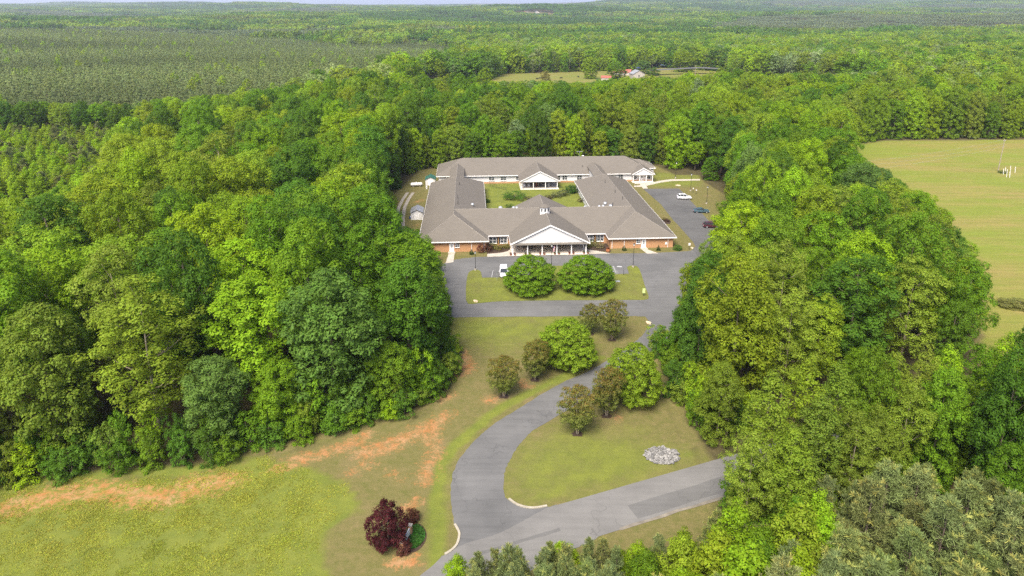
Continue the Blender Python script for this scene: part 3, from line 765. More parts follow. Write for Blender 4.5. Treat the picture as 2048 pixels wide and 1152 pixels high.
# tree plan: x, y, height, crown radius (decimetres), kind + tint, metres to the nearest clearing
TREES = (
    "253,515,117,30,p8,18;490,518,119,31,p8,31;346,525,107,35,p8,21;3,538,89,20,p8,12;31,548,80,21,p8,11;411,549,76,19,p8,23;286,552,101,28,b0,16;319,552,9"
    "2,22,p8,17;469,555,91,30,p8,27;-38,555,72,17,p8,8;239,556,107,35,b0,14;100,561,67,16,p8,11;55,561,79,19,p8,10;378,563,79,25,p8,20;77,565,68,17,p8,10;1"
    "74,566,64,24,b0,10;439,566,70,20,p8,24;-2,566,85,24,p8,9;342,579,96,29,p8,16;519,580,106,34,p8,29;292,580,78,20,p8,13;141,583,69,22,b2,8;102,583,53,12"
    ",p8,8;35,584,66,17,p8,8;418,586,89,26,p8,21;82,586,54,15,p8,8;-36,589,58,15,p8,6;219,592,89,30,b1,9;-59,594,53,16,b0,4;372,600,73,24,p8,17;183,601,72,"
    "25,b1,7;6,601,53,15,p8,6;113,601,55,12,p8,6;-19,603,50,14,p8,6;462,604,111,31,p8,23;58,607,53,14,p8,6;41,607,55,14,p8,5;310,609,109,34,b1,12;496,609,7"
    "5,22,p8,26;272,610,81,22,b2,10;139,613,53,16,b0,5;160,615,43,11,p8,5;101,616,51,14,p8,5;85,616,53,12,p8,5;345,619,83,28,b0,13;428,619,73,24,p8,20;248,"
    "627,94,26,b0,7;551,628,99,26,p8,30;193,630,55,19,b1,5;166,634,42,12,p8,4;399,635,109,28,p8,16;514,644,100,29,p8,26;224,644,44,12,p8,5;459,647,74,20,p8"
    ",21;353,654,85,23,b0,12;557,666,87,25,p8,29;402,667,81,23,p8,15;242,670,44,14,p8,3;437,673,102,32,p8,18;593,675,130,29,n2,33;319,676,70,14,s2,8;372,67"
    "8,81,20,p8,12;279,679,144,29,n5,5;479,681,90,30,p8,21;327,684,151,29,n5,8;557,696,77,23,p8,29;505,708,76,22,p8,23;367,713,175,30,n5,10;464,717,73,18,p"
    "8,19;419,718,145,31,n5,15;313,730,194,33,n5,4;608,731,221,32,n3,33;489,746,69,16,s5,21;365,747,205,32,n1,9;459,749,135,25,n5,18;412,761,191,31,n5,14;5"
    "05,761,159,31,n5,23;-697,773,65,23,s3,2;558,776,171,30,n2,29;463,777,202,27,n2,19;-670,777,58,17,s5,1;571,777,62,17,s3,30;-654,781,53,21,s0,1;-600,787"
    ",42,22,s3,0;-624,791,42,17,s3,1;624,795,69,18,s2,35;597,801,145,32,n2,32;505,803,184,33,n5,23;-542,804,47,24,s3,1;-660,805,69,16,s2,3;-500,809,58,18,s"
    "2,1;-458,812,54,16,s3,2;-628,812,63,22,s2,3;552,813,189,26,n5,28;-559,816,64,20,s5,2;-421,816,59,16,s3,1;-585,820,45,17,s3,3;-706,822,124,28,t5,7;-543"
    ",822,76,16,s2,3;-602,823,55,23,s3,4;-405,825,41,21,s2,1;697,826,179,30,n0,41;-506,827,74,18,s0,3;-473,832,67,17,s3,4;-639,834,230,53,t5,6;598,838,173,"
    "26,n0,33;-430,844,79,19,s2,4;648,846,167,32,n2,38;-414,853,78,15,s2,4;-379,857,55,22,s2,2;-349,861,42,24,s3,1;-429,862,137,43,t4,5;-307,866,44,17,s2,1"
    ";700,868,176,26,n0,39;303,873,125,28,t5,4;-520,875,253,67,t5,8;-304,882,64,17,s5,2;745,886,172,27,n3,34;-352,886,57,20,s2,4;-348,888,118,36,t2,4;-623,"
    "889,52,17,s5,11;-740,893,274,62,t2,15;-268,894,49,22,s2,1;-302,898,89,24,s2,3;281,905,56,17,s2,2;-243,905,33,22,s2,0;-663,914,180,34,t3,14;-276,914,89"
    ",22,s3,3;-221,918,48,19,s3,1;-188,926,34,15,s0,1;-256,928,87,18,s3,3;288,930,57,21,s0,2;-169,934,45,20,s3,1;-232,937,66,22,s2,3;-276,938,237,64,t4,5;-"
    "184,948,71,18,s5,3;344,950,255,53,t1,8;-194,951,115,33,t2,3;-404,956,213,66,t0,12;430,958,200,45,t5,17;-172,958,59,22,s2,3;-605,959,267,53,t5,17;-499,"
    "966,284,50,t3,17;-148,968,31,18,s5,2;271,968,40,17,s5,1;287,981,63,19,s0,2;-134,981,48,21,s2,1;-150,987,89,21,s0,3;269,989,52,23,s3,0;-727,994,254,56,"
    "t0,23;-120,994,57,17,s3,0;495,997,172,38,t1,23;294,1009,66,17,s3,3;-172,1023,223,54,t3,6;-331,1031,284,52,t2,16;282,1033,58,18,s2,1;738,1037,141,27,t3"
    ",28;569,1041,225,59,t3,30;-107,1045,44,19,s5,0;317,1046,188,36,t3,5;278,1055,50,19,s2,1;677,1066,211,50,t5,32;-453,1074,234,63,t0,25;279,1079,46,19,s2"
    ",1;786,1083,197,35,t2,21;-806,1090,249,64,t1,35;-131,1090,55,18,s3,3;-931,1091,263,64,t1,41;467,1092,231,48,t5,18;-144,1092,170,34,t3,4;-116,1094,57,1"
    "9,s3,1;-262,1096,253,52,t2,16;-686,1108,229,64,t1,33;286,1110,61,24,s3,2;267,1115,46,17,s3,0;361,1129,192,51,t3,7;554,1132,198,42,t2,24;270,1132,53,22"
    ",s5,1;714,1142,259,49,t2,26;789,1148,134,44,t0,19;629,1149,229,48,t0,30;-353,1170,265,53,t3,24;-439,1173,286,49,t2,32;-198,1175,215,64,t2,8;451,1178,1"
    "87,52,t1,13;-559,1183,262,63,t0,39;-860,1199,282,66,t3,47;356,1208,155,33,t1,3;-650,1217,208,58,t2,43;-740,1224,275,51,t1,46;506,1247,231,42,t2,15;432"
    ",1253,196,39,t5,8;894,1253,137,33,t1,10;824,1258,237,43,t5,17;-275,1265,278,62,t2,15;-407,1265,268,66,t2,28;-975,1269,249,53,t1,59;619,1269,219,57,t2,"
    "24;-662,1309,252,53,t2,53;-751,1317,218,49,t1,55;880,1321,183,45,t3,14;-549,1340,233,49,t0,41;475,1344,220,53,t0,8;-855,1353,268,69,t1,62;739,1359,247"
    ",47,t2,29;945,1369,136,39,t5,10;831,1378,221,47,t5,21;-377,1381,264,52,t0,24;-611,1402,229,59,t1,46;-736,1402,240,48,t3,58;-946,1411,243,54,t1,70;667,"
    "1429,237,53,t1,21;575,1432,230,42,t2,12;-478,1455,238,63,t3,32;919,1479,207,43,t2,17;-565,1481,211,55,t1,40;-355,1482,277,68,t1,20;-810,1489,230,50,t5"
    ",61;-727,1501,275,52,t1,54;644,1507,257,45,t0,15;759,1517,211,62,t5,24;537,1530,198,49,t2,4;-898,1583,287,49,t0,64;605,1583,259,45,t0,8;-679,1585,261,"
    "60,t1,45;940,1631,201,55,t5,20;-529,1638,287,63,t3,30;-830,1654,256,57,t1,54;-1006,1660,233,69,t1,71;-659,1680,256,58,t1,38;607,1695,208,43,t2,4;684,1"
    "702,256,46,t3,11;913,1729,220,62,t4,24;-766,1747,290,70,t5,45;777,1755,214,48,t1,18;-377,1766,247,48,t3,11;-951,1787,264,59,t1,63;-463,1792,250,54,t2,"
    "15;-556,1807,269,59,t2,24;-1051,1827,267,68,t1,71;931,1829,212,50,t2,24;746,1831,257,53,t0,13;660,1835,249,44,t4,5;832,1849,259,53,t0,21;-405,1871,290"
    ",62,t3,8;-883,1913,282,70,t2,53;943,1925,239,52,t3,25;-1131,1933,251,59,t1,77;-746,2050,254,55,t0,38;-653,2070,261,61,t3,29;-1106,2078,261,55,t1,74;73"
    "3,2087,230,47,t2,5;-1224,2096,245,52,t1,86;-819,2097,271,50,t3,46;-561,2105,228,48,t2,20;-1606,2129,62,25,y0,99;-1548,2130,68,22,y0,99;1001,2134,237,5"
    "7,t2,22;-701,2150,275,50,t3,35;-466,2156,267,61,t2,12;-1631,2162,89,25,y0,99;-1545,2167,82,26,y0,99;1082,2181,237,50,t2,14;852,2192,244,46,t2,14;930,2"
    "195,210,48,t2,22;-1226,2211,241,54,t3,88;-467,2247,266,54,t0,13;-573,2265,261,70,t0,24;776,2265,202,46,t1,8;-1285,2286,251,60,t0,95;-1060,2289,280,60,"
    "t2,72;-408,2291,123,27,t3,8;859,2305,259,59,t1,17;-1196,2325,268,66,t3,87;-435,2348,278,52,t1,12;770,2350,242,46,t3,8;1147,2356,257,63,t1,10;956,2363,"
    "226,63,t3,27;-843,2383,232,68,t2,52;-611,2387,284,49,t0,29;-722,2396,271,48,t3,40;725,2418,84,30,t2,4;877,2429,257,54,t5,19;1081,2430,236,58,t0,18;-44"
    "1,2444,256,61,t3,12;780,2476,237,54,t2,9;-896,2496,239,56,t0,57;-1847,2500,89,32,y0,99;-393,2512,102,29,t1,6;704,2557,109,33,t0,8;-376,2564,162,34,t0,"
    "4;1145,2566,253,48,t1,14;639,2595,204,45,t0,7;-1019,2602,238,54,t1,69;-153,2605,140,38,t3,1;-280,2612,150,35,t1,2;-343,2614,129,27,t1,5;-30,2617,137,4"
    "8,t2,1;732,2618,259,48,t2,15;106,2622,224,40,t3,1;-213,2623,169,44,t5,0;-1119,2624,211,52,t0,79;246,2636,199,35,t0,1;-108,2638,202,38,t2,1;346,2641,13"
    "7,33,t1,1;-406,2648,260,57,t3,11;469,2650,147,43,t5,0;21,2659,136,41,t3,2;803,2663,249,56,t1,22;601,2669,151,35,t5,6;532,2670,157,43,t3,3;180,2675,215"
    ",40,t1,3;409,2679,139,41,t3,2;281,2692,212,38,t5,4;1067,2695,245,52,t0,24;474,2706,212,35,t5,4;-201,2721,189,37,t3,10;-336,2722,214,45,t2,14;18,2724,1"
    "68,41,t7,9;76,2732,220,33,t3,9;-873,2741,257,60,t3,57;601,2750,198,35,t5,13;-757,2767,258,47,t2,47;1199,2817,245,64,t2,18;936,2828,259,59,t0,41;581,28"
    "28,196,61,t2,20;678,2829,260,43,t1,24;-317,2852,201,42,t0,26;-181,2864,214,51,t2,24;-1190,2867,242,43,t5,91;496,2872,217,50,t1,21;1420,2884,213,51,t5,"
    "2;-1105,2891,241,60,t3,84;-642,2891,253,46,t3,45;-250,2914,194,55,t1,29;233,2918,255,45,t3,27;148,2925,241,60,t3,28;-55,2933,220,53,t5,30;436,2938,257"
    ",58,t1,27;-136,2939,230,48,t5,31;50,2949,195,50,t5,31;328,2955,227,51,t2,30;661,2980,251,43,t5,37;559,2982,241,58,t1,33;-287,3014,241,52,t2,40;-721,30"
    "17,256,43,t1,60;1170,3020,233,54,t5,31;851,3050,235,46,t1,52;1521,3069,241,49,t5,4;1344,3080,249,44,t3,19;743,3085,259,54,t1,50;-1091,3092,247,46,t3,9"
    "2;93,3097,236,57,t1,45;1612,3106,177,35,t1,2;951,3108,251,63,t1,54;-1422,3126,202,61,t2,99;-367,3128,244,52,t3,53;319,3135,247,60,t2,48;1665,3145,255,"
    "44,t1,3;-634,3164,258,52,t5,67;1732,3176,182,32,t1,3;1314,3179,234,50,t1,27;-1572,3191,181,32,t0,99;2352,3200,130,34,t1,3;2267,3204,173,35,t2,4;2182,3"
    "209,224,45,t5,5;1905,3210,200,54,t0,6;-1727,3211,178,44,t1,99;2084,3212,239,52,t1,5;1990,3214,201,47,t0,6;-1884,3218,136,35,t3,99;-851,3219,247,45,t2,"
    "84;-2047,3219,147,41,t3,99;1804,3223,183,59,t2,7;2401,3234,185,36,t1,6;28,3240,244,51,t2,60;-2429,3243,169,39,t3,99;-183,3246,249,45,t2,62;-2278,3246,"
    "168,42,t3,99;-1989,3252,156,39,t2,99;2318,3256,209,44,t5,9;-1845,3259,159,32,t3,99;-2167,3260,159,45,t5,99;-2351,3263,155,44,t3,99;-114,3277,256,46,t3"
    ",65;2062,3286,248,44,t0,13;1264,3300,236,61,t5,38;2434,3313,243,56,t1,14;425,3317,247,58,t0,65;-502,3334,246,52,t2,77;648,3336,255,49,t5,70;1890,3350,"
    "214,44,t1,20;1617,3358,239,49,t2,23;596,3403,231,48,t3,75;943,3496,251,47,t7,75;-801,3508,257,56,t1,99;776,3509,252,52,t1,90;1644,3552,224,58,t0,41;-4"
    "42,3556,256,46,t3,96;2159,3572,256,52,t3,41;1735,3605,257,63,t0,46;2537,3620,251,61,t1,44;2078,3655,239,54,t1,50;2425,3668,260,64,t1,50;1376,3720,259,"
    "56,t1,67;1486,3734,251,53,t1,63;2721,3773,259,56,t1,59;1632,3846,259,53,t5,70;2139,3884,255,50,t5,72;-150,3984,254,45,t1,99")
BACK_TREES = (
    "-1151,1135,250,49,t0,59;-989,2224,212,55,t3,64;-553,1027,214,49,t2,23;-794,1968,220,64,t2,43;-1066,1089,207,68,t0,50;-461,2010,255,61,t0,10;-523,2355,"
    "255,55,t1,21;-913,894,279,49,t2,25;-678,2324,212,58,t3,35;-642,1780,221,62,t3,33;-1079,1214,214,49,t2,60;-1096,2164,215,68,t1,74;-759,770,228,57,t5,6;"
    "-440,1697,213,67,t5,20;-850,2256,232,57,t1,51;-990,2356,207,59,t5,67;-1013,2045,224,65,t1,65;-959,2138,236,51,t3,60;-1034,1938,238,56,t1,67;-569,1922,"
    "225,69,t2,22;-1123,1293,231,65,t1,69;-1252,1267,224,66,t1,75;-470,1335,211,49,t3,34;-439,1567,226,54,t0,26;-845,804,289,56,t0,15;-989,1001,260,58,t2,3"
    "8;-936,1510,215,50,t1,70;-695,1971,208,57,t1,34;-845,966,240,51,t2,26;-713,1855,224,51,t1,38;-997,1184,260,57,t1,53;-1282,2394,240,50,t5,96;-1031,1367"
    ",218,53,t1,70;-1368,1341,215,50,t1,89;-872,1744,218,50,t0,56;-1101,2393,244,69,t2,78;-888,2030,252,49,t1,52;-1020,1506,212,55,t3,78;-373,1625,251,49,t"
    "2,19;-741,2260,244,52,t1,41;-615,2168,215,55,t1,27;-832,1820,212,48,t0,50;-792,2186,218,57,t2,44;1250,3650,233,62,t1,68;-735,2592,191,47,t2,40;-606,34"
    "89,192,60,t2,95;-1322,3328,179,51,t1,99;3383,3981,199,62,t1,99;1208,3997,257,53,t5,99;-291,3800,210,44,t7,99;-1045,3571,231,44,t0,99;-633,3793,221,47,"
    "t2,99;-1139,2537,252,46,t3,81;1692,3467,189,61,t0,32;2343,3837,209,46,t2,67;-579,3104,181,43,t7,59;-508,3924,230,58,t2,99;1067,3770,240,57,t1,87;-689,"
    "3714,225,56,t3,99;2716,3692,185,43,t2,51;-1534,3310,187,59,t1,99;1767,3685,238,42,t3,54;-927,2621,197,54,t3,60;770,1939,242,57,t5,13;-704,3321,182,43,"
    "t1,84;2926,3342,249,47,t5,21;-896,3751,219,46,t3,99;1542,3446,193,62,t5,35;1628,3968,216,43,t1,83;2559,3267,242,56,t1,9;1112,3410,175,53,t5,57;-163,30"
    "41,176,57,t2,41;-460,2540,256,60,t1,13;3565,3921,220,60,t1,99;1237,3471,191,51,t1,53;1156,3162,191,52,t0,39;-134,3455,220,63,t2,83;3060,3989,257,58,t1"
    ",85;-31,3096,209,63,t2,46;1103,2271,194,46,t0,13;2316,3710,232,48,t1,54;2800,3881,248,56,t1,70;1263,2753,242,45,t1,9;3299,3863,258,47,t0,85;2900,3206,"
    "238,62,t2,12;-1293,1404,191,57,t0,88;1139,3655,256,44,t2,74;2846,3016,181,45,t5,5;1482,3144,196,52,t5,12;-1215,2982,177,51,t0,98;-1352,3244,192,53,t0,"
    "99;469,3085,176,62,t2,42;1024,3033,196,50,t1,44;1655,3663,182,60,t3,52;2802,3228,224,63,t5,5;1164,2457,248,45,t1,10;-527,2589,203,43,t3,19;-830,3595,1"
    "98,45,t0,99;1708,3797,198,53,t0,65;-812,3334,229,61,t0,91;1297,2675,222,59,t2,3;693,2718,209,61,t2,16;-245,4000,199,58,t2,99;-395,3306,207,63,t5,71;10"
    "26,3535,194,53,t1,72;513,3473,176,55,t3,81;2244,3272,234,51,t1,11;-276,3608,226,50,t3,99;3138,3395,226,44,t2,41;1015,3313,248,57,t1,59;2981,3888,185,4"
    "5,t1,73;-75,3352,211,57,t1,72;933,3905,178,54,t2,99;2071,3472,209,51,t1,31;-652,3372,190,43,t3,87;684,3163,238,46,t2,55;1358,2960,194,55,t0,12;-630,39"
    "19,245,57,t0,99;3302,3766,239,64,t2,78;2290,3575,188,50,t1,41;-1117,3266,211,52,t2,99;-981,3181,198,50,t3,90;-989,2995,236,61,t2,79;1976,3390,208,55,t"
    "0,23;1775,3505,180,44,t1,36;-788,3837,253,61,t3,99;3493,3818,188,53,t2,95;-675,2662,178,46,t0,36;1402,3988,223,54,t1,90;868,2750,235,52,t1,33;1404,326"
    "1,197,53,t2,26;2724,3327,229,49,t0,14;2756,3465,205,50,t2,28;-858,3989,236,48,t3,99;3110,3856,217,52,t2,75;853,3911,208,45,t1,99;-131,3665,192,49,t5,9"
    "9;898,2937,196,54,t5,46;1236,2558,245,45,t0,5;928,3625,238,42,t1,85;764,1656,193,54,t5,20;1183,2639,206,48,t0,11;293,3663,177,63,t1,99;-959,2832,230,5"
    "3,t3,68;879,3539,217,50,t1,83;-531,2788,197,61,t3,30;84,3567,185,63,t2,92;1285,2884,220,59,t0,14;-352,3447,181,47,t0,84;-685,2518,218,42,t2,35;1568,31"
    "87,202,60,t2,11;2615,3560,181,46,t0,38;3238,3673,178,56,t1,67;2065,3827,189,49,t2,67;742,3850,211,55,t3,99;2514,3359,192,50,t3,18;1224,3911,215,49,t5,"
    "91;-708,3552,242,61,t1,99;1687,3237,258,55,t0,10;1181,2914,184,43,t1,25;-1055,3990,184,56,t5,99;262,3014,236,51,t3,36;1010,2283,201,50,t2,22;218,3121,"
    "175,59,t3,47;1550,3543,193,47,t3,43;1757,3372,257,63,t5,22;1482,3229,180,48,t2,20;44,3676,179,59,t0,99;1389,3382,209,60,t3,37;731,3595,252,55,t0,97;22"
    "42,3434,211,54,t1,27;-447,3451,208,49,t5,86;3043,3292,231,47,t2,28;2469,3550,239,46,t0,38;1459,3560,203,59,t0,49;667,3467,186,54,t7,83;2886,3470,226,4"
    "6,t2,31;3176,3810,209,43,t1,74;975,2728,214,56,t5,34;827,2859,178,45,t3,35;3223,3553,208,58,t3,58;479,3636,216,59,t2,97;2458,3874,207,44,t1,70;538,327"
    "7,182,49,t3,62;3209,3887,233,46,t2,82;2885,3858,178,42,t1,68;-987,2505,188,51,t4,65;158,3489,232,59,t0,84;-516,3666,240,43,t5,99;1880,3820,183,50,t1,6"
    "7;2619,3812,241,45,t1,63;1981,3829,193,47,t5,67;859,2522,221,43,t2,18;191,3699,199,53,t1,99;1167,3816,252,63,t0,86;-1214,2680,215,45,t2,89;609,3136,24"
    "3,48,t5,49;989,3220,197,43,t0,57;3026,3758,189,55,t0,62;-484,3183,228,49,t0,63;842,1591,191,50,t0,29;2815,3722,242,53,t0,54;-211,3118,202,54,t3,49;-11"
    "67,3665,182,52,t5,99;3027,3568,255,58,t1,46;-579,3292,226,45,t2,76;-1379,3488,187,62,t1,99;2575,3911,223,56,t1,73;21,3453,198,49,t3,81;815,2084,203,54"
    ",t2,13;-250,3292,203,55,t3,67;1745,3973,175,43,t0,82;2386,3562,215,48,t3,39;3075,3645,234,46,t1,55;641,3991,187,62,t2,99;326,3325,189,46,t3,67;-741,32"
    "29,180,47,t2,78;-927,3257,247,44,t1,91;975,2023,230,64,t1,23;2255,3919,236,55,t5,75;747,3246,216,52,t0,65;1533,3817,228,64,t2,70;2840,3589,219,54,t2,4"
    "1;1374,3599,181,54,t1,57;929,3732,205,57,t2,93;-494,2998,226,43,t1,46;455,3175,215,43,t3,51;-845,2910,225,52,t2,62;846,3413,183,64,t2,79;1094,2922,178"
    ",52,t1,33;2828,3986,202,43,t2,80;-127,3904,185,47,t3,99;-854,3119,230,45,t3,76;2568,3467,178,45,t2,29;-449,2736,215,60,t2,21;-400,3796,223,63,t5,99;14"
    "56,3012,188,45,t1,6;216,3905,186,52,t1,99;3386,3699,257,48,t3,79;1842,3973,218,53,t0,82;1861,3438,205,51,t1,29;-917,3500,199,54,t2,99;-792,2673,234,46"
    ",t2,47;736,2887,198,44,t1,32;908,2121,191,43,t5,21;2559,3707,226,50,t2,53;661,3083,208,44,t5,46;2326,3380,209,50,t2,21;-207,3845,186,43,t0,99;947,2529"
    ",208,53,t0,26;-925,3667,182,62,t3,99;-1254,3468,187,49,t2,99;-532,3818,227,63,t2,99;-1025,3338,217,43,t1,99;-553,2937,206,57,t0,43;-1086,2801,205,53,t"
    "1,79;-18,3864,176,45,t2,99;1347,2758,177,58,t1,2;3051,3387,213,61,t0,34;-429,2843,239,44,t3,29;395,3508,190,53,t4,85;2674,3881,206,49,t1,70;2954,3490,"
    "210,42,t2,35;761,2818,209,48,t2,28;1123,3907,247,60,t5,96;-948,3367,215,50,t0,99;2717,3548,256,61,t0,37;1380,3488,180,52,t1,47;-1295,3043,208,58,t2,99"
    ";2155,3385,227,48,t1,22;-725,2885,227,57,t3,51;270,3505,221,53,t3,85;2242,3762,201,43,t0,60;-83,3587,203,59,t2,95;-566,3388,184,51,t3,85;42,3347,193,4"
    "8,t2,71;297,3790,201,56,t3,99;-1036,2710,188,51,t2,72;-1246,2560,185,58,t1,91;-711,3458,199,47,t2,97;2873,3088,204,44,t0,8;-749,3924,224,51,t1,99;1065"
    ",3209,220,44,t2,50;2476,3238,222,46,t0,6;-252,3409,205,49,t1,79;1916,3624,212,51,t1,47;-1202,3352,206,43,t4,99;2642,3458,240,43,t0,28;1053,2843,225,51"
    ",t2,32;-1093,3777,198,62,t0,99;1504,3327,188,57,t1,27;-280,3724,255,46,t2,99;-734,3103,219,45,t1,67;-625,3637,218,45,t3,99;-1042,3458,178,50,t7,99;956"
    ",2630,187,48,t7,31;422,3891,180,48,t1,99;3132,3486,226,58,t5,46;137,3020,197,53,t2,37;2051,3947,223,53,t1,79;-349,3227,194,42,t5,62;3269,3969,212,51,t"
    "2,93;259,3222,247,60,t3,57;363,3601,212,54,t1,94;-444,3998,198,50,t2,99;-588,2644,233,55,t1,27;-117,3195,190,55,t5,56;238,3588,217,50,t3,94;589,3736,1"
    "80,56,t3,99;2000,3718,205,56,t1,56;917,3326,203,62,t0,68;1929,3990,180,58,t1,83;1539,3623,219,44,t0,51;2916,3989,226,46,t1,82;-969,3913,192,53,t0,99;2"
    "147,3981,246,47,t1,82;573,1352,178,55,t5,16;2481,3778,218,43,t0,60;1008,3958,233,45,t2,99;-1247,2467,210,45,t2,92;1845,3720,176,46,t2,57;2660,3206,260"
    ",50,t1,3;562,3549,206,51,t1,89;3448,3910,193,44,t1,99;-1304,3174,188,48,t3,99;2175,3701,181,60,t1,54;-643,2771,187,58,t5,37;-385,3694,219,50,t1,99;194"
    "6,3504,190,58,t7,35;988,3828,246,58,t0,97;1252,3107,181,63,t5,28;2866,3389,215,47,t1,22;838,3156,210,50,t1,60;108,3274,179,56,t3,63;-92,3004,233,43,t1"
    ",37;757,3733,197,63,t7,99;759,1234,231,42,t1,22;514,3364,196,46,t2,70;902,3231,217,54,t1,65;180,3364,228,52,t1,72;-1107,3872,199,54,t1,99;401,3232,205"
    ",43,t1,57;-916,3046,228,47,t2,76;-1217,3215,206,56,t2,99;2439,3480,187,42,t1,31;2919,3658,205,45,t1,49;1376,3866,250,53,t0,80;-259,3511,222,47,t2,89;5"
    "18,3873,184,51,t5,99;-399,2982,222,64,t3,41;106,3902,184,51,t7,99;1277,3769,252,52,t1,76;-356,3994,223,44,t1,99;1127,3283,223,60,t2,48;-1159,3496,211,"
    "48,t2,99;876,2599,212,54,t1,22;1497,3947,191,64,t1,83;-831,3039,183,47,t3,69;-1167,3145,236,47,t2,99;1048,3643,180,51,t1,78;-1070,3186,179,50,t1,96;35"
    "3,3043,195,62,t0,38;3306,3572,237,47,t0,65;796,2955,203,50,t1,41;-219,3666,183,50,t2,99;652,3648,235,49,t0,99;-556,2488,176,60,t1,23;637,3825,222,59,t"
    "1,99;3220,3461,257,42,t1,52;-1009,2898,189,48,t2,75;3652,3988,240,52,t5,99;-1034,3663,202,44,t3,99;2635,3729,247,46,t2,55;-1090,2986,229,42,t1,87;-817"
    ",3710,188,56,t3,99;-10,3788,189,50,t5,99;-1489,3204,180,62,t0,99;2002,3613,218,48,t1,46;-333,3897,242,46,t3,99;2627,3384,236,49,t0,21;1094,3486,223,45"
    ",t5,63;987,3424,224,57,t1,67;-1178,2781,215,58,t0,87;-1136,1441,194,55,t1,82;2146,3283,186,52,t2,12;-1229,3771,181,51,t3,99;297,3400,231,54,t1,74;-279"
    ",3170,188,48,t0,55;-185,3539,217,45,t0,91;405,3793,192,49,t1,99;2953,3271,203,42,t0,19;3168,3623,177,43,t5,58;390,1033,201,46,t1,12;2748,3976,207,50,t"
    "7,79;1289,3555,200,56,t1,57;-792,2472,237,58,t3,46;3370,3620,229,52,t3,73;-1338,3567,184,45,t3,99;1837,3571,217,54,t5,42;-517,3514,194,55,t1,94;1785,3"
    "892,235,49,t3,74;1198,3566,228,46,t5,63;503,1430,188,43,t0,6;422,3423,187,50,t5,76;-959,3998,189,50,t3,99;-1218,3559,176,46,t2,99;3127,3719,234,48,t1,"
    "64;2535,3175,241,61,t2,0;638,3234,191,46,t0,60;-592,3711,232,48,t1,99;1201,3391,222,58,t1,49;1445,3661,186,47,t0,58;-99,3757,211,53,t0,99;2396,3985,24"
    "8,46,t1,81;-441,3075,234,46,t3,51;395,3718,178,45,t2,99;-1230,3910,176,62,t2,99;2836,3314,234,50,t1,14;-360,3538,223,44,t5,93;1298,3982,254,60,t2,94;-"
    "1238,1480,181,51,t2,91;2572,3999,255,48,t5,82;590,3914,204,46,t0,99;1922,3753,207,45,t5,60;2910,3738,227,44,t1,57;105,3184,219,51,t3,54;809,3305,253,4"
    "3,t1,72;3162,3984,250,63,t5,89;-507,1252,201,44,t1,38;574,3064,229,42,t1,42;997,2945,205,60,t1,42;-1423,3370,181,51,t2,99;366,3944,179,43,t2,99;930,40"
    "00,176,50,t1,99;-641,3047,206,42,t2,57;2066,3375,205,53,t1,22;1613,3740,181,45,t1,60;-199,3758,197,52,t2,99;-668,3999,226,50,t0,99;-663,3254,184,49,t2"
    ",77;-464,3741,195,43,t3,99;1152,2728,221,46,t0,18;444,3969,177,46,t2,99;3485,3992,238,59,t2,99;721,2011,215,48,t2,6;-1659,3316,180,50,t0,99;-950,3585,"
    "243,43,t2,99;1084,3101,196,49,t3,42;492,3747,194,46,t2,99;-868,3417,199,61,t3,99;-181,3338,189,47,t2,71;67,3824,177,42,t3,99;872,1999,221,49,t0,21;-96"
    "6,3830,207,46,t1,99;-859,2573,224,49,t1,52;844,3643,223,47,t2,92;-985,3084,186,49,t5,83;-1540,3413,176,51,t2,99;2173,3474,216,44,t1,31;2257,3650,250,5"
    "1,t0,48;-1374,3656,176,53,t2,99;-1134,3575,208,48,t3,99;762,2183,201,46,t3,6;-42,3690,185,42,t3,99;2656,3979,221,55,t0,80;3368,3825,179,44,t2,87;1703,"
    "3883,235,42,t0,74;159,3805,182,63,t5,99;2483,3428,202,42,t1,25;2386,3764,222,55,t7,59;854,3818,193,51,t0,99;1021,2581,179,50,t3,26;-1083,3374,188,43,t"
    "2,99;-582,2015,220,48,t1,22;769,3991,213,60,t5,99;703,3396,211,45,t5,77;2328,3474,181,62,t1,31;2132,3780,203,45,t0,62;-777,3996,198,46,t2,99;-1190,399"
    "3,181,50,t0,99;1206,3739,193,44,t1,77;686,1569,234,42,t5,15;-981,3747,216,48,t2,99;-825,2827,201,46,t3,56;-793,1564,205,43,t1,55;-294,1358,240,50,t2,1"
    "6;573,3650,212,44,t1,99;629,1769,186,45,t1,3;-1100,1617,179,49,t1,81;-1108,1714,184,50,t0,79;-454,2912,217,46,t2,37;-887,3839,216,45,t7,99;239,3308,24"
    "8,42,t3,66;1240,2979,181,44,t0,23;-1255,3676,180,54,t3,99;1389,3136,217,44,t0,18;1097,2779,232,42,t0,25;1105,3561,205,47,t1,68;-1600,3251,181,49,t1,99"
    ";2634,3640,177,49,t1,46;-1150,2244,226,49,t5,81;-2570,3247,146,40,t0,99;-1829,3324,163,32,t7,99;-1070,2552,136,33,t5,74;-2251,3359,148,33,t1,99;-1440,"
    "3587,151,36,t3,99;1011,1721,156,45,t1,15;-2992,3405,133,39,t3,99;-791,3167,155,40,t0,76;300,3993,146,44,t5,99;-2878,3272,133,35,t1,99;-1141,3039,139,3"
    "3,t2,94;-1668,3425,144,45,t2,99;852,1464,169,39,t2,23;-592,3997,200,36,t3,99;-1172,2006,153,38,t2,81;-409,3932,172,37,t7,99;-767,2958,199,35,t2,59;-26"
    "31,3379,145,36,t1,99;-266,1424,149,36,t2,12;2795,3372,165,34,t2,19;-3087,3391,148,46,t2,99;-1335,1478,157,38,t2,96;-1314,3406,138,33,t2,99;-543,1727,1"
    "48,40,t1,25;1081,2066,152,45,t1,14;-163,3600,144,33,t1,97;304,3894,130,36,t1,99;1283,3858,189,36,t0,83;-1250,1622,149,46,t1,95;-1837,3380,146,35,t2,99"
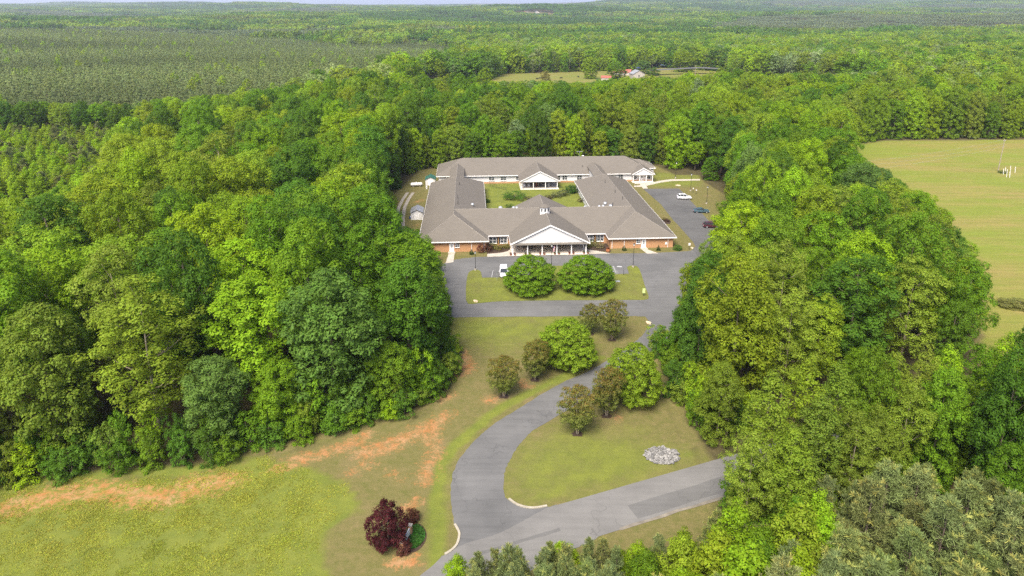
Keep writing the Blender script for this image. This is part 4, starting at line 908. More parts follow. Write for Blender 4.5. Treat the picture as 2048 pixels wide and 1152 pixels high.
    ";-2737,3360,134,44,t1,99;-547,3039,165,40,t2,52;1226,2494,150,36,t2,5;-2459,3316,142,37,t3,99;2517,3838,175,41,t1,66;-881,2980,148,35,t2,69;-69,3968,1"
    "37,42,t3,99;-1495,3541,167,37,t2,99;-2575,3331,137,33,t3,99;-953,2756,182,39,t1,65;-299,3088,152,39,t3,47;562,1647,136,36,t3,1;-124,3827,173,34,t2,99;"
    "1078,2523,151,34,t0,20;-1189,1554,151,38,t1,92;2233,3843,133,34,t1,68;2507,3958,196,39,t0,78;1053,1919,141,34,t1,14;-764,3640,199,43,t1,99;-1464,1581,"
    "138,45,t5,99;-2925,3390,138,32,t2,99;3107,3322,134,37,t0,35;1035,1836,137,38,t0,14;-580,1550,160,33,t2,40;-360,3056,135,35,t4,46;-709,3790,167,37,t2,9"
    "9;-1461,3451,151,43,t2,99;1969,3907,190,37,t1,75;-2402,3344,156,34,t2,99;-673,2969,194,41,t2,53;-422,3619,191,33,t2,99;-1447,1471,136,46,t1,99;-121,31"
    "05,135,36,t5,47;1325,3431,197,38,t1,45;-884,2166,141,43,t2,53;-1393,1422,173,38,t1,96;-945,2914,175,34,t1,70;872,1656,183,33,t1,27;706,3932,164,39,t2,"
    "99;-1222,3070,136,37,t3,99;539,3146,149,38,t0,49;1986,3303,175,45,t5,15;-954,2436,171,34,t3,63;-1999,3339,139,36,t4,99;-1566,3506,161,39,t3,99;2806,31"
    "36,197,34,t5,2;-559,3614,188,33,t0,99;-2046,3447,144,38,t2,99;40,3025,179,36,t2,39;-2159,3423,143,38,t2,99;-1786,3263,136,39,t1,99;-3048,3321,148,36,t"
    "1,99;-2641,3251,136,44,t1,99;48,2865,159,35,t3,23;1445,3831,146,40,t1,74;207,3982,177,42,t0,99;-1451,3661,156,39,t0,99;57,3956,149,38,t2,99;-2798,3419"
    ",139,34,t3,99;-1334,3756,143,38,t1,99;-1146,3380,151,32,t3,99;1827,3651,143,42,t0,50;-1159,1787,146,43,t1,83;1802,3815,179,33,t2,66;-1191,1190,147,32,"
    "t2,66;-631,1030,196,39,t2,25;1877,3285,166,36,t2,13;675,1903,136,39,t2,4;-1352,1589,136,37,t0,99;1572,3282,195,37,t1,19;3011,3673,166,36,t5,54;1003,15"
    "85,146,37,t0,13;1893,3910,176,37,t0,76;-1112,3442,173,36,t2,99;2353,3910,130,33,t1,74;-1297,3618,134,33,t5,99;-1604,3379,154,33,t3,99;1283,3033,148,32"
    ",t2,22;-1760,3444,154,38,t3,99;-2736,3257,153,43,t0,99;2238,3993,173,35,t2,83;-242,3901,175,32,t0,99;726,3013,146,35,t2,42;689,1315,143,35,t1,28;-1130"
    ",2470,170,32,t0,80;177,3239,158,35,t5,59;-1920,3299,147,42,t2,99;-1196,1875,154,42,t1,85;-529,2688,133,35,t3,23;108,3733,170,45,t3,99;2762,3625,162,42"
    ",t2,44;-1758,3377,161,43,t2,99;1092,3997,140,45,t0,99;2049,3561,184,35,t2,40;-1897,3465,134,39,t2,99;-734,3384,130,37,t3,91;1167,3508,161,35,t2,60;-28"
    "78,3339,151,39,t2,99;-991,3263,176,33,t1,96;2413,3413,143,38,t7,24;1341,3317,151,35,t1,35;1224,3227,144,32,t1,37;-38,3178,195,32,t3,54;-2059,3379,140,"
    "36,t1,99;2664,3298,164,32,t0,12;3103,3783,132,36,t2,68;870,1926,174,32,t1,23;-2490,3374,141,42,t5,99;2809,3072,136,37,t2,1;-904,2311,165,38,t0,57;545,"
    "3975,141,43,t1,99;-571,1268,149,36,t5,45;-1232,1725,134,45,t0,91;-1208,1403,177,43,t0,83;864,3975,164,33,t2,99;945,1551,132,37,t2,18;1092,1768,132,40,"
    "t0,8;-2080,3294,163,35,t3,99;1087,1975,146,45,t4,11;-1270,3272,181,37,t2,99;945,2261,150,34,t3,24;-416,2074,173,34,t1,6;-2338,3351,150,33,t2,99;-63,28"
    "61,159,34,t0,23;617,2908,131,36,t1,28;-1420,3289,198,41,t0,99;-212,1349,151,39,t2,8;989,2441,157,36,t0,27;-1108,2717,173,38,t5,79;-313,3332,163,34,t1,"
    "72;94,3434,132,42,t2,79;-191,1268,139,43,t2,7;3312,3663,174,34,t2,71;2997,3201,195,43,t2,21;1040,3897,191,40,t5,99;-2961,3279,141,42,t2,99;-2139,3336,"
    "150,36,t4,99;2985,3951,177,32,t5,79;2920,3560,180,32,t0,40;3199,3739,148,33,t1,69;-806,1265,131,38,t2,52;-345,2794,184,34,t1,21;-642,1868,167,33,t1,31"
    ";-346,3629,132,36,t1,99;-2198,3374,143,32,t1,99;2341,3630,168,36,t1,46;-961,3437,186,36,t1,99;-1540,3605,147,37,t2,99;-1639,3505,142,42,t2,99;2238,350"
    "5,153,33,t0,34;-1185,2442,167,36,t3,86;-863,3920,173,38,t1,99;764,3158,161,39,t0,57;-422,3213,194,35,t2,63;-1170,1656,145,41,t5,87;-51,3498,199,34,t3,"
    "86;-574,3213,193,38,t2,69;1429,3074,167,33,t1,11;-950,1977,192,39,t1,59;-628,2561,155,43,t3,29;-18,3011,134,34,t1,37;-660,1482,191,32,t0,49;1327,3254,"
    "184,34,t0,30;156,3634,195,34,t0,99;1003,3693,155,33,t1,85;-1223,1934,146,36,t0,86;2707,3392,141,34,t0,21;2971,3818,136,39,t2,66;-906,1002,168,32,t3,32"
    ";894,1414,143,39,t2,17;2833,3801,197,45,t7,62;-963,1867,136,33,t1,62;-2,3555,133,39,t2,92;1464,3412,159,40,t0,36;-1125,1541,135,38,t1,86;1694,3320,136"
    ",37,t2,17;1577,3907,197,42,t0,77;696,1247,148,33,t3,29;-1660,3213,178,33,t2,99;-42,3274,184,36,t5,64;37,3151,182,37,t3,51;-1012,2776,178,33,t4,71;-224"
    "5,3430,131,37,t3,99;-907,1650,149,33,t6,62;1123,2859,138,33,t1,27;774,2752,198,35,t1,25;930,3028,179,38,t3,52;2238,3349,190,42,t1,18;353,3851,169,35,t"
    "0,99;132,3998,150,38,t1,99;-1930,3365,140,37,t1,99;755,3346,145,33,t0,74;2919,3923,140,33,t2,75;-695,3864,157,36,t2,99;-600,1115,169,34,t5,33;3241,382"
    "2,155,33,t5,79;-1293,1542,148,45,t1,99;-1343,3112,174,34,t0,99;2948,3425,148,36,t0,29;-2673,3330,130,32,t1,99;-1197,3417,193,37,t2,99;2550,3532,156,35"
    ",t2,36;-680,2215,195,33,t2,34;639,3580,158,36,t0,93;-715,2718,181,33,t1,41;2068,3756,136,38,t1,60;-1532,1527,138,38,t5,99;667,1630,155,34,t5,11;1041,1"
    "634,143,33,t0,10;-511,1534,196,36,t1,34;-747,1660,185,35,t2,47;3370,3901,180,37,t2,93;-1084,3511,196,33,t2,99;-455,3862,188,38,t1,99;1059,2345,144,42,"
    "t5,18;-475,3267,194,36,t2,70;554,1196,176,33,t1,21;-998,3516,166,39,t2,99;2804,3518,177,37,t2,34;3414,3777,180,34,t2,87;785,2561,167,42,t2,13;2965,370"
    "8,165,32,t2,56;-1091,2002,149,36,t1,73;-488,1876,176,38,t3,15;1087,2996,183,38,t1,37;821,3229,180,35,t0,66;467,3538,164,37,t2,87;886,2679,151,36,t1,28"
    ";-1043,2461,165,37,t1,71;236,3837,150,33,t1,99;987,1507,161,33,t0,12;2182,3819,184,34,t0,66;1552,3688,194,34,t5,57;-529,3732,151,33,t3,99;3036,3470,16"
    "7,38,t0,38;-3194,3412,144,42,t2,99;3457,3724,141,38,t1,86;-377,2896,186,35,t4,32;3110,3572,160,33,t0,51;-2814,3314,138,35,t2,99;832,1709,159,39,t2,24;"
    "-1164,3817,185,33,t5,99;-1053,3917,147,32,t3,99;-1038,1743,163,37,t5,72;-796,2550,162,33,t2,46;-196,2975,183,34,t4,35;-434,3380,180,34,t5,79;647,1357,"
    "135,37,t1,22;-2348,3423,146,46,t2,99;1314,3371,140,35,t0,41;-399,1963,109,29,t3,5;-1298,1676,126,29,t5,99;-1261,1846,89,34,t1,91;1162,2252,93,26,t2,7;"
    "-259,1027,123,34,t2,12;-1376,2154,83,37,t1,99;-1367,1713,105,31,t2,99;1350,2828,119,29,t3,6;1168,1964,84,31,t2,3;-1311,2102,105,30,t6,95;-1606,1656,10"
    "3,33,t1,99;477,1500,94,32,t5,1;-1305,1734,99,27,t5,98;-989,918,132,30,t2,33;1181,2055,96,38,t3,3;-234,1476,109,29,t3,8;-1295,2051,95,33,t1,93;1166,185"
    "2,91,27,t0,2;-1288,1947,101,31,t0,93;-671,2436,82,29,t3,35;-753,1904,119,26,t1,41;-1366,1646,85,28,t6,99;-1377,1531,126,30,t0,99;-1039,1584,103,27,t5,"
    "76;-522,2425,104,29,t1,20;1161,1901,93,29,t5,3;-1462,1657,120,34,t1,99;-264,1536,105,37,t3,9;-777,1863,92,30,t2,44;-779,2327,142,26,t0,45;409,1382,85,"
    "28,t2,0;-1402,1797,95,34,t2,99;-1568,1765,88,35,t1,99;-1356,1901,80,32,t3,99;-1536,1592,110,37,t1,99;1220,2158,86,31,t1,0;-1507,1695,94,38,t1,99;-886,"
    "1273,104,32,t5,55;-1364,2079,84,36,t1,99;-1318,2151,109,29,t2,96;-1459,1724,90,26,t0,99;993,1873,103,31,t2,19;-317,1672,92,28,t2,12;-1179,2140,91,26,t"
    "1,82;-275,1191,113,30,t3,16;694,1768,88,33,t5,10;1217,2695,119,33,t3,10;-1183,2608,97,27,t4,85;1236,2415,102,29,t2,2;1101,1851,110,28,t0,8;-1154,1376,"
    "121,29,t1,77;-1103,1371,87,28,t3,74;-11,2869,95,31,t3,23;799,1319,103,33,t1,22;332,2888,99,27,t1,23;-600,1612,131,31,t3,37;-1251,1987,90,26,t1,89;112,"
    "2865,139,28,t2,22;-612,2995,95,31,t1,51;-341,1099,92,28,t3,22;-1550,1655,85,32,t3,99;-522,2867,147,33,t0,36;-1474,1772,85,31,t0,99;-1200,1329,95,33,t3"
    ",76;1096,1643,84,32,t5,5;1159,2175,81,30,t3,7;856,1188,118,34,t1,12;-322,2924,136,33,t2,32;-885,1453,142,26,t2,69;-1301,1882,82,33,t1,95;-533,1111,135"
    ",31,t0,32;-482,2084,124,26,t4,12;-1322,1790,105,32,t1,99;1130,2113,122,37,t0,9;995,1452,121,30,t3,9;1095,2620,109,29,t2,20;1232,2296,92,35,t1,0;855,17"
    "77,146,27,t2,25;-1408,1685,112,30,t2,99;-194,1433,88,29,t3,5;412,1315,87,26,t1,3;-827,881,122,26,t5,18;377,1253,106,28,t2,3;693,2927,134,29,t5,33;-609"
    ",2709,99,28,t3,31;-1356,1985,90,36,t0,99;-1406,1615,106,30,t3,99;-960,1342,137,29,t0,65;732,1418,127,26,t5,27;-314,1568,120,27,t3,14;551,2901,101,28,t"
    "5,25;-1351,2213,88,33,t1,99;-863,2654,84,29,t2,54;-888,2837,82,27,t3,62;-245,2833,121,31,t3,21;-1141,2963,135,27,t3,90;444,1427,85,27,t2,1;-1334,2352,"
    "113,32,t3,99;555,965,96,33,t2,29;1072,1711,93,26,t5,8;-947,1711,110,27,t1,64;1239,2362,96,32,t2,1;-1258,1781,97,30,t1,93;-360,1695,93,32,t3,16;811,201"
    "2,142,27,t3,15;850,1522,125,26,t1,25;-325,2665,143,27,t3,9;-482,2642,120,26,t0,17;798,1440,141,28,t2,27;-1065,1448,105,34,t1,79;978,1778,100,27,t3,19;"
    "-800,1010,107,27,t3,28;1015,2655,117,28,t3,28;655,2654,122,32,t0,10;-634,2489,146,29,t3,30;-749,1155,92,27,t2,39;769,1589,98,26,t2,22;1018,2513,119,27"
    ",t2,25;-583,2857,97,33,t0,39;941,2461,101,28,t1,25;1007,2791,131,27,t3,33;-717,2465,85,34,t0,39;477,2991,124,26,t5,33;-1600,1707,99,26,t6,99;1057,1575"
    ",95,28,t0,7;-253,1591,81,26,t3,7;-916,2223,137,35,t1,57;-987,2662,113,26,t0,66;-705,2807,117,26,t0,44;676,1196,126,31,t0,30;-545,2182,136,31,t2,20;-16"
    "65,1686,94,34,t0,99;-478,1938,121,30,t5,13;-1368,1844,82,30,t0,99;-938,2554,92,27,t1,60;-1024,2119,84,27,t1,66;1477,2926,110,31,t1,0;1276,2606,128,30,"
    "t3,2;-961,1571,106,29,t1,70;-352,1822,120,27,t1,5;746,1288,133,26,t5,25;-383,1112,109,27,t2,25;-593,1696,90,26,t3,31;1055,1512,87,34,t1,6;-1012,1434,1"
    "23,32,t5,75;945,1300,106,28,t5,8;-803,2609,91,30,t3,47;-887,2104,137,31,t1,52;1219,2107,84,32,t2,0;-1627,1744,83,30,t2,99;898,2059,125,27,t1,22;-822,2"
    "976,108,31,t3,64;-1511,1809,82,28,t1,99;-1047,1287,114,27,t1,64;815,2392,101,26,t2,13;1426,2959,122,27,t2,6;1006,1948,81,28,t3,19;-870,1522,86,32,t2,6"
    "4;1405,2812,147,27,t2,0;-1293,1335,139,26,t1,83;-965,1923,107,27,t1,61;-1171,1730,107,28,t2,85;-1434,1842,82,32,t2,99;-1123,1853,143,27,t2,78;1300,281"
    "2,124,27,t2,9;-966,2703,135,27,t1,65;1152,1757,83,32,t0,1;-524,1401,143,26,t3,38;529,1605,93,28,t2,0;1214,2222,96,35,t5,1;783,905,166,29,n3,30;829,920"
    ",197,30,n2,25;873,944,169,32,n2,20;920,965,178,32,n2,15;969,983,186,27,n3,10;647,809,148,27,n0,37;744,850,169,27,n2,36;786,859,177,32,n2,32;825,877,17"
    "2,28,n0,28;875,900,136,29,n0,22;922,921,124,31,n2,17;974,940,124,30,n2,11;835,683,203,32,n2,37;991,781,220,32,n0,19;1095,955,213,31,n2,0;1074,998,209,"
    "37,n3,0;807,751,188,28,n2,35;1147,839,197,34,n3,8;1101,785,210,37,n2,13;1144,722,225,34,n2,19;987,673,219,38,n2,28;863,837,224,33,n2,26;638,669,187,30"
    ",n2,37;1206,674,224,35,n0,24;1017,963,217,35,n3,7;1119,664,181,32,n2,25;1241,821,212,31,n3,10;756,667,191,31,n0,44;1046,719,228,38,n0,21;682,680,187,3"
    "3,n3,41;906,814,180,32,n3,23;931,730,205,34,n2,26;1117,910,198,32,n2,1;1157,773,190,31,n2,14;745,712,208,33,n2,42;1096,738,207,32,n3,18;829,808,193,31"
    ",n0,31;939,860,217,37,n2,18;1240,774,203,28,n3,15;660,756,190,37,n2,39;994,834,181,36,n2,15;708,749,195,34,n2,43;1074,890,207,30,n2,5;1072,829,184,35,"
    "n2,10;919,664,210,28,n0,32;1008,888,219,29,n0,11;782,806,210,31,n2,35;1161,899,227,30,n0,2;855,751,184,33,n2,31;1190,728,217,35,n0,19;1238,719,193,34,"
    "n2,20;1232,895,213,38,n2,2;889,706,200,36,n2,31;1194,846,202,29,n2,7;753,777,203,32,n2,39;1051,667,207,35,n2,26;1032,1016,196,30,n2,3;1038,784,182,36,"
    "n3,15;928,781,186,29,n2,23;1050,930,212,29,n3,5;1196,790,186,28,n0,13;988,723,190,37,n3,23;789,702,217,33,n0,39;968,894,209,28,n3,14;1090,696,187,31,n"
    "2,22;1194,921,204,30,n3,0;954,812,190,31,n3,19;868,661,227,28,n2,36;650,712,220,29,n2,38;1107,868,210,28,n2,5;1036,860,210,29,n3,10;1248,676,208,30,n2"
    ",24;867,793,199,29,n0,28;1162,667,126,29,n2,25;-2590,2006,78,22,y0,99;-3151,2095,59,29,y1,99;-2426,2449,66,24,y0,99;-2070,2818,75,21,y1,99;-2315,2277,"
    "71,31,y8,99;-1979,2815,58,27,y0,99;-1392,2509,87,25,y0,99;-1894,2844,75,29,y8,99;-1413,2339,75,24,y0,99;-2249,3118,74,29,y1,99;-2241,2038,74,30,y0,99;"
    "-1922,2950,72,27,y1,99;-2611,2448,61,21,y1,99;-1679,3147,67,31,y0,99;-2293,3046,61,23,y0,99;-2600,2208,81,26,y1,99;-3001,2689,52,21,y8,99;-2761,2599,7"
    "8,21,y8,99;-2885,2167,61,24,y0,99;-1528,2950,50,27,y0,99;-3048,3148,67,27,y8,99;-1750,2878,57,21,y1,99;-2738,2390,54,29,y1,99;-3028,1999,64,31,y1,99;-"
    "2095,3066,83,30,y1,99;-2979,3059,79,25,y0,99;-2544,2327,65,21,y0,99;-2152,2473,57,28,y0,99;-2193,2505,70,29,y0,99;-1532,2594,77,28,y1,99;-3042,2967,87"
    ",21,y0,99;-2799,2916,56,21,y1,99;-1628,2201,79,27,y0,99;-1848,2345,79,27,y0,99;-1302,2675,53,22,y8,97;-2678,3076,66,31,y0,99;-2263,2990,81,28,y0,99;-1"
    "445,2525,79,29,y8,99;-2393,2296,52,23,y8,99;-2387,2733,55,30,y1,99;-3147,2226,69,21,y0,99;-1695,2735,65,24,y0,99;-2024,2448,88,23,y0,99;-1447,2289,76,"
    "24,y8,99;-2732,2854,53,31,y1,99;-2353,2007,68,21,y0,99;-1873,2978,60,29,y1,99;-2707,3146,69,28,y8,99;-1705,2822,88,22,y0,99;-1774,3027,78,20,y8,99;-30"
    "11,3088,73,23,y1,99;-1263,2919,89,21,y1,99;-2342,2767,59,22,y8,99;-2134,3039,56,30,y1,99;-2794,2686,70,26,y1,99;-1952,3135,87,23,y1,99;-2528,2786,85,2"
    "1,y0,99;-2464,2510,88,24,y0,99;-1738,2297,83,31,y0,99;-2953,3003,53,23,y8,99;-1671,2940,78,22,y1,99;-1369,2390,58,31,y0,99;-2877,2707,52,25,y8,99;-311"
    "9,3048,88,29,y1,99;-2828,2220,74,26,y8,99;-2494,2287,61,26,y0,99;-1566,2833,65,26,y0,99;-2701,2308,82,31,y0,99;-1301,2962,53,26,y0,99;-2558,2177,57,21"
    ",y0,99;-1601,2634,62,30,y1,99;-2215,3082,59,31,y0,99;-2664,2643,79,20,y0,99;-2871,2272,54,21,y0,99;-1814,2776,59,29,y0,99;-2603,2808,72,21,y0,99;-1724"
    ",2919,74,29,y1,99;-2405,2128,68,25,y0,99;-1737,2143,79,29,y1,99;-2108,2599,74,31,y1,99;-2491,2032,51,27,y1,99;-1530,2214,73,27,y1,99;-1623,3057,79,20,"
    "y0,99;-1788,2911,65,32,y1,99;-2134,2371,83,20,y0,99;-2783,2207,89,23,y8,99;-2565,2711,61,28,y1,99;-2345,2491,81,31,y8,99;-2369,2440,72,23,y0,99;-2398,"
    "2786,64,29,y0,99;-2479,3022,56,31,y1,99;-2967,2870,89,31,y0,99;-2884,2927,82,26,y0,99;-3144,3227,87,21,y0,99;-1289,2708,77,22,y0,97;-1647,2435,69,24,y"
    "0,99;-2642,2596,65,29,y0,99;-2558,3189,53,21,y0,99;-1826,2667,85,22,y0,99;-1924,2279,87,23,y0,99;-2013,2837,61,23,y8,99;-3091,2508,55,20,y1,99;-2818,2"
    "855,82,25,y1,99;-1535,2705,65,23,y0,99;-2449,2968,66,29,y1,99;-1764,2829,63,28,y0,99;-2330,3140,82,24,y1,99;-3133,2985,85,25,y1,99;-1947,2606,77,25,y0"
    ",99;-2386,2615,85,26,y0,99;-3195,2874,74,31,y1,99;-1931,3003,51,24,y1,99;-1667,2212,60,25,y8,99;-2598,2963,56,28,y1,99;-2512,2611,67,21,y0,99;-2565,21"
    "34,66,28,y0,99;-1477,2257,72,31,y0,99;-2164,2905,58,31,y0,99;-2583,3053,75,20,y0,99;-2622,2355,69,31,y0,99;-2957,1990,78,28,y8,99;-3047,2664,87,22,y0,"
    "99;-2413,2036,78,30,y8,99;-2928,2196,88,20,y0,99;-1985,2722,58,28,y8,99;-1579,2454,71,21,y0,99;-1792,2111,81,29,y1,99;-2707,2695,54,26,y0,99;-2731,205"
    "4,52,30,y0,99;-1664,2514,54,31,y8,99;-2275,2138,90,22,y0,99;-2227,2849,70,23,y0,99;-2181,2236,75,27,y1,99;-2076,2905,55,31,y1,99;-2633,2058,66,23,y0,9"
    "9;-2687,2932,61,27,y8,99;-3057,2043,60,29,y0,99;-2797,2176,64,21,y0,99;-2374,3108,78,29,y8,99;-2371,2262,55,25,y0,99;-2991,2046,51,23,y1,99;-1541,2320"
    ",76,30,y1,99;-1925,2768,82,28,y1,99;-1934,2341,87,23,y8,99;-2187,2287,67,29,y0,99;-2707,2258,58,29,y0,99;-2020,2156,78,28,y8,99;-2259,2486,52,26,y1,99"
    ";-2918,2840,79,26,y0,99;-2034,2757,66,24,y1,99;-1912,3181,60,22,y1,99;-2564,2431,60,20,y0,99;-3080,1985,72,32,y1,99;-3158,3182,55,29,y8,99;-2597,2901,"
    "63,29,y8,99;-2145,2792,82,22,y1,99;-3180,3058,59,31,y8,99;-2225,2806,74,27,y1,99;-2983,2087,76,25,y1,99;-3003,2428,88,28,y8,99;-2511,2431,72,27,y1,99;"
    "-2458,2258,87,32,y0,99;-2190,2075,90,25,y8,99;-3014,3003,69,29,y0,99;-1658,3079,60,29,y0,99;-3174,3264,80,29,y0,99;-2487,2819,54,31,y8,99;-1505,2758,7"
    "0,22,y0,99;-2579,2478,65,27,y1,99;-1999,2103,70,32,y0,99;-1594,2531,76,22,y1,99;-1768,3107,67,27,y0,99;-2156,2535,65,27,y0,99;-1715,2606,57,26,y8,99;-"
    "2696,2985,72,23,y8,99;-2598,2573,59,24,y0,99;-1964,2920,62,21,y8,99;-2640,2420,68,30,y1,99;-1362,2826,59,24,y0,99;-2390,3065,65,21,y0,99;-2304,2708,59"
    ",27,y0,99;-1562,2367,65,28,y0,99;-2154,2703,67,25,y0,99;-2547,2588,58,21,y0,99;-1617,2565,88,30,y8,99;-2748,2535,57,25,y8,99;-3056,2605,55,31,y1,99;-2"
    "091,2418,67,27,y1,99;-2742,3169,55,24,y0,99;-2203,3213,65,21,y0,99;-2787,3094,70,29,y0,99;-2340,2631,84,28,y0,99;-1243,2729,73,23,y0,92;-1834,2942,54,"
    "26,y1,99;-1411,2266,72,32,y8,99;-2990,2587,54,31,y1,99;-2470,2426,87,26,y0,99;-2231,2234,53,27,y0,99;-2849,2638,61,22,y8,99;-2827,3177,81,22,y1,99;-17"
    "39,2368,62,21,y8,99;-1491,2181,69,26,y8,99;-3195,2794,89,29,y8,99;-2180,2444,50,22,y0,99;-2223,2685,83,21,y8,99;-2437,2876,61,29,y0,99;-2826,2605,75,2"
    "6,y8,99;-3084,2818,54,23,y0,99;-2613,2702,51,28,y0,99;-2829,2260,70,27,y1,99;-3124,3136,50,25,y1,99;-2822,2972,77,21,y0,99;-1483,3080,78,28,y1,99;-154"
    "6,3122,58,23,y0,99;-2704,2141,55,29,y0,99;-1628,2867,88,21,y1,99;-1809,2423,54,30,y8,99;-1945,2683,51,30,y0,99;-3154,2266,52,24,y0,99;-2842,2183,63,27"
    ",y0,99;-2035,2695,78,25,y0,99;-2757,2176,88,22,y8,99;-3058,3244,59,25,y0,99;-2131,2287,62,26,y8,99;-1468,2489,81,21,y0,99;-2799,1991,70,27,y0,99;-1986"
    ",2970,75,22,y0,99;-1608,2894,74,21,y0,99;-3065,2870,54,21,y8,99;-2072,2082,75,28,y0,99;-3186,2285,51,21,y1,99;-2577,2310,70,25,y0,99;-2094,2339,54,25,"
    "y8,99;-2603,3089,88,23,y0,99;-3030,2851,74,23,y1,99;-2937,3190,90,26,y0,99;-1319,2856,70,25,y1,99;-1953,2553,71,26,y8,99;-1350,2438,52,24,y1,99;-2748,"
    "1979,90,29,y1,99;-2968,2947,75,25,y8,99;-2550,2549,50,26,y0,99;-1747,2764,67,22,y8,99;-2117,2931,66,29,y0,99;-3162,2457,71,26,y0,99;-1955,2496,53,26,y"
    "1,99;-2947,2802,52,25,y0,99;-2427,2543,89,20,y0,99;-2172,2335,65,23,y0,99;-2730,2727,66,25,y0,99;-1496,2804,85,28,y1,99;-1599,2341,53,29,y1,99;-2613,2"
    "157,67,30,y1,99;-3047,3033,78,30,y0,99;-2643,3149,57,31,y1,99;-1794,2289,82,26,y1,99;-2203,3024,59,22,y8,99;-1801,2246,53,29,y1,99;-1524,2839,69,23,y1"
    ",99;-1499,2403,90,29,y1,99;-1779,2972,59,27,y0,99;-2797,2425,82,21,y1,99;-2937,2063,57,26,y0,99;-3039,2929,67,28,y0,99;-3090,2272,65,28,y1,99;-1275,27"
    "74,87,24,y1,96;-2817,2386,84,30,y1,99;-2956,2235,61,26,y1,99;-2380,2679,57,27,y0,99;-1524,2900,62,27,y0,99;-2652,2991,67,32,y0,99;-1818,3082,52,31,y1,"
    "99;-2626,2482,50,25,y0,99;-3139,2709,62,32,y0,99;-1671,3011,69,21,y0,99;-1491,2878,70,23,y8,99;-2720,2478,76,30,y1,99;-1475,3001,59,28,y1,99;-1768,263"
    "6,83,29,y0,99;-2558,2245,64,24,y0,99;-3141,2337,72,26,y0,99;-3024,2506,71,31,y0,99;-2901,2589,88,30,y8,99;-1468,2631,65,21,y1,99;-2963,2680,85,31,y0,9"
    "9;-1778,2341,67,30,y1,99;-3199,2835,73,20,y1,99;-2108,3131,78,29,y8,99;-2442,2662,65,27,y1,99;-2255,2581,59,29,y0,99;-2249,2891,71,24,y0,99;-2264,3177"
    ",55,32,y8,99;-3094,2987,55,21,y1,99;-1737,2711,85,22,y0,99;-2647,2113,66,27,y1,99;-2855,2845,88,25,y0,99;-1781,2167,65,27,y8,99;-2383,2512,75,23,y1,99"
    ";-1551,2639,53,27,y0,99;-1889,2485,84,26,y0,99;-1532,3048,68,20,y0,99;-2297,2357,83,31,y1,99;-1928,2907,87,22,y8,99;-1881,3062,52,22,y0,99;-3085,2442,"
    "55,28,y1,99;-2524,2744,88,25,y0,99;-1639,2378,78,30,y0,99;-1971,2454,51,23,y1,99;-2348,3175,77,26,y1,99;-1577,2299,81,24,y1,99;-1620,3006,74,29,y0,99;"
    "-1850,2142,67,30,y0,99;-2839,1966,60,29,y0,99;-1804,2381,89,24,y0,99;-1609,2816,77,24,y0,99;-3063,2366,59,24,y1,99;-2409,2176,72,22,y1,99;-2044,2270,6"
    "4,29,y8,99;-3182,2648,50,21,y0,99;-3175,3123,65,24,y0,99;-1966,2257,81,31,y1,99;-2236,2757,70,31,y0,99;-2103,2537,88,21,y1,99;-2676,1970,57,30,y0,99;-"
    "2827,2528,88,30,y1,99;-3149,2894,75,23,y1,99;-2193,2036,63,25,y1,99;-2638,2885,53,28,y0,99;-2244,2713,66,25,y8,99;-1787,2730,90,29,y8,99;-1789,2589,53"
    ",30,y0,99;-2830,2465,80,21,y0,99;-2988,2782,90,23,y0,99;-2976,2356,78,29,y1,99;-2718,3059,61,23,y0,99;-3135,2611,89,25,y0,99;-2969,1892,80,21,y8,99;-1"
    "467,2840,78,28,y0,99;-2796,2064,67,25,y1,99;-1715,3012,89,24,y8,99;-1380,2703,75,26,y1,99;-1423,2423,90,30,y0,99;-2603,3201,56,29,y0,99;-1974,3071,60,"
    "24,y8,99;-1588,3135,87,21,y0,99;-1806,2463,65,20,y8,99;-3024,3208,82,23,y1,99;-3099,2221,57,23,y8,99;-2517,3127,56,23,y1,99;-2358,2137,65,23,y0,99;-26"
    "69,2491,83,29,y0,99;-2662,2256,53,28,y8,99;-1556,2989,65,24,y0,99;-2008,2330,75,26,y0,99;-2593,2663,73,26,y0,99;-1946,2191,56,28,y1,99;-1791,2538,56,2"
    "5,y0,99;-1833,2195,72,26,y0,99;-1703,2657,71,28,y8,99;-2486,3232,89,28,y1,99;-3063,2184,78,28,y1,99;-2150,2599,90,24,y1,99;-2894,3038,87,31,y1,99;-134"
    "2,2575,66,21,y1,99;-1366,2623,87,29,y8,99;-3089,2567,72,30,y8,99;-3023,2111,60,22,y1,99;-2503,2964,81,23,y8,99;-1731,2549,72,31,y1,99;-3115,2304,55,25"
    ",y0,99;-2760,2335,84,24,y0,99;-1984,2634,51,25,y1,99;-2672,2079,78,26,y8,99;-2865,3105,59,25,y8,99;-2494,2222,83,32,y0,99;-1698,2236,88,22,y1,99;-2459"
    ",2783,56,26,y8,99;-1939,2073,86,23,y0,99;-3107,3260,60,28,y0,99;-1895,2209,68,24,y8,99;-3140,2499,50,27,y8,99;-3150,1945,61,27,y0,99;-2438,2319,57,20,"
    "y0,99;-2890,2094,54,23,y1,99;-2541,2860,58,25,y8,99;-1846,2395,78,30,y0,99;-2479,2145,75,30,y8,99;-3184,2963,59,26,y0,99;-2107,2729,77,28,y0,99;-3157,"
    "1864,50,29,y0,99;-2044,2610,70,20,y0,99;-1393,2990,80,23,y0,99;-1883,2441,75,28,y0,99;-2077,2236,63,32,y8,99;-2642,2817,87,28,y0,99;-2746,2652,58,30,y"
    "1,99;-1751,2227,61,31,y1,99;-2440,2576,55,27,y8,99;-2453,3114,70,28,y8,99;-3004,2177,70,24,y0,99;-2707,2016,67,26,y1,99;-2570,2625,84,23,y8,99;-1702,2"
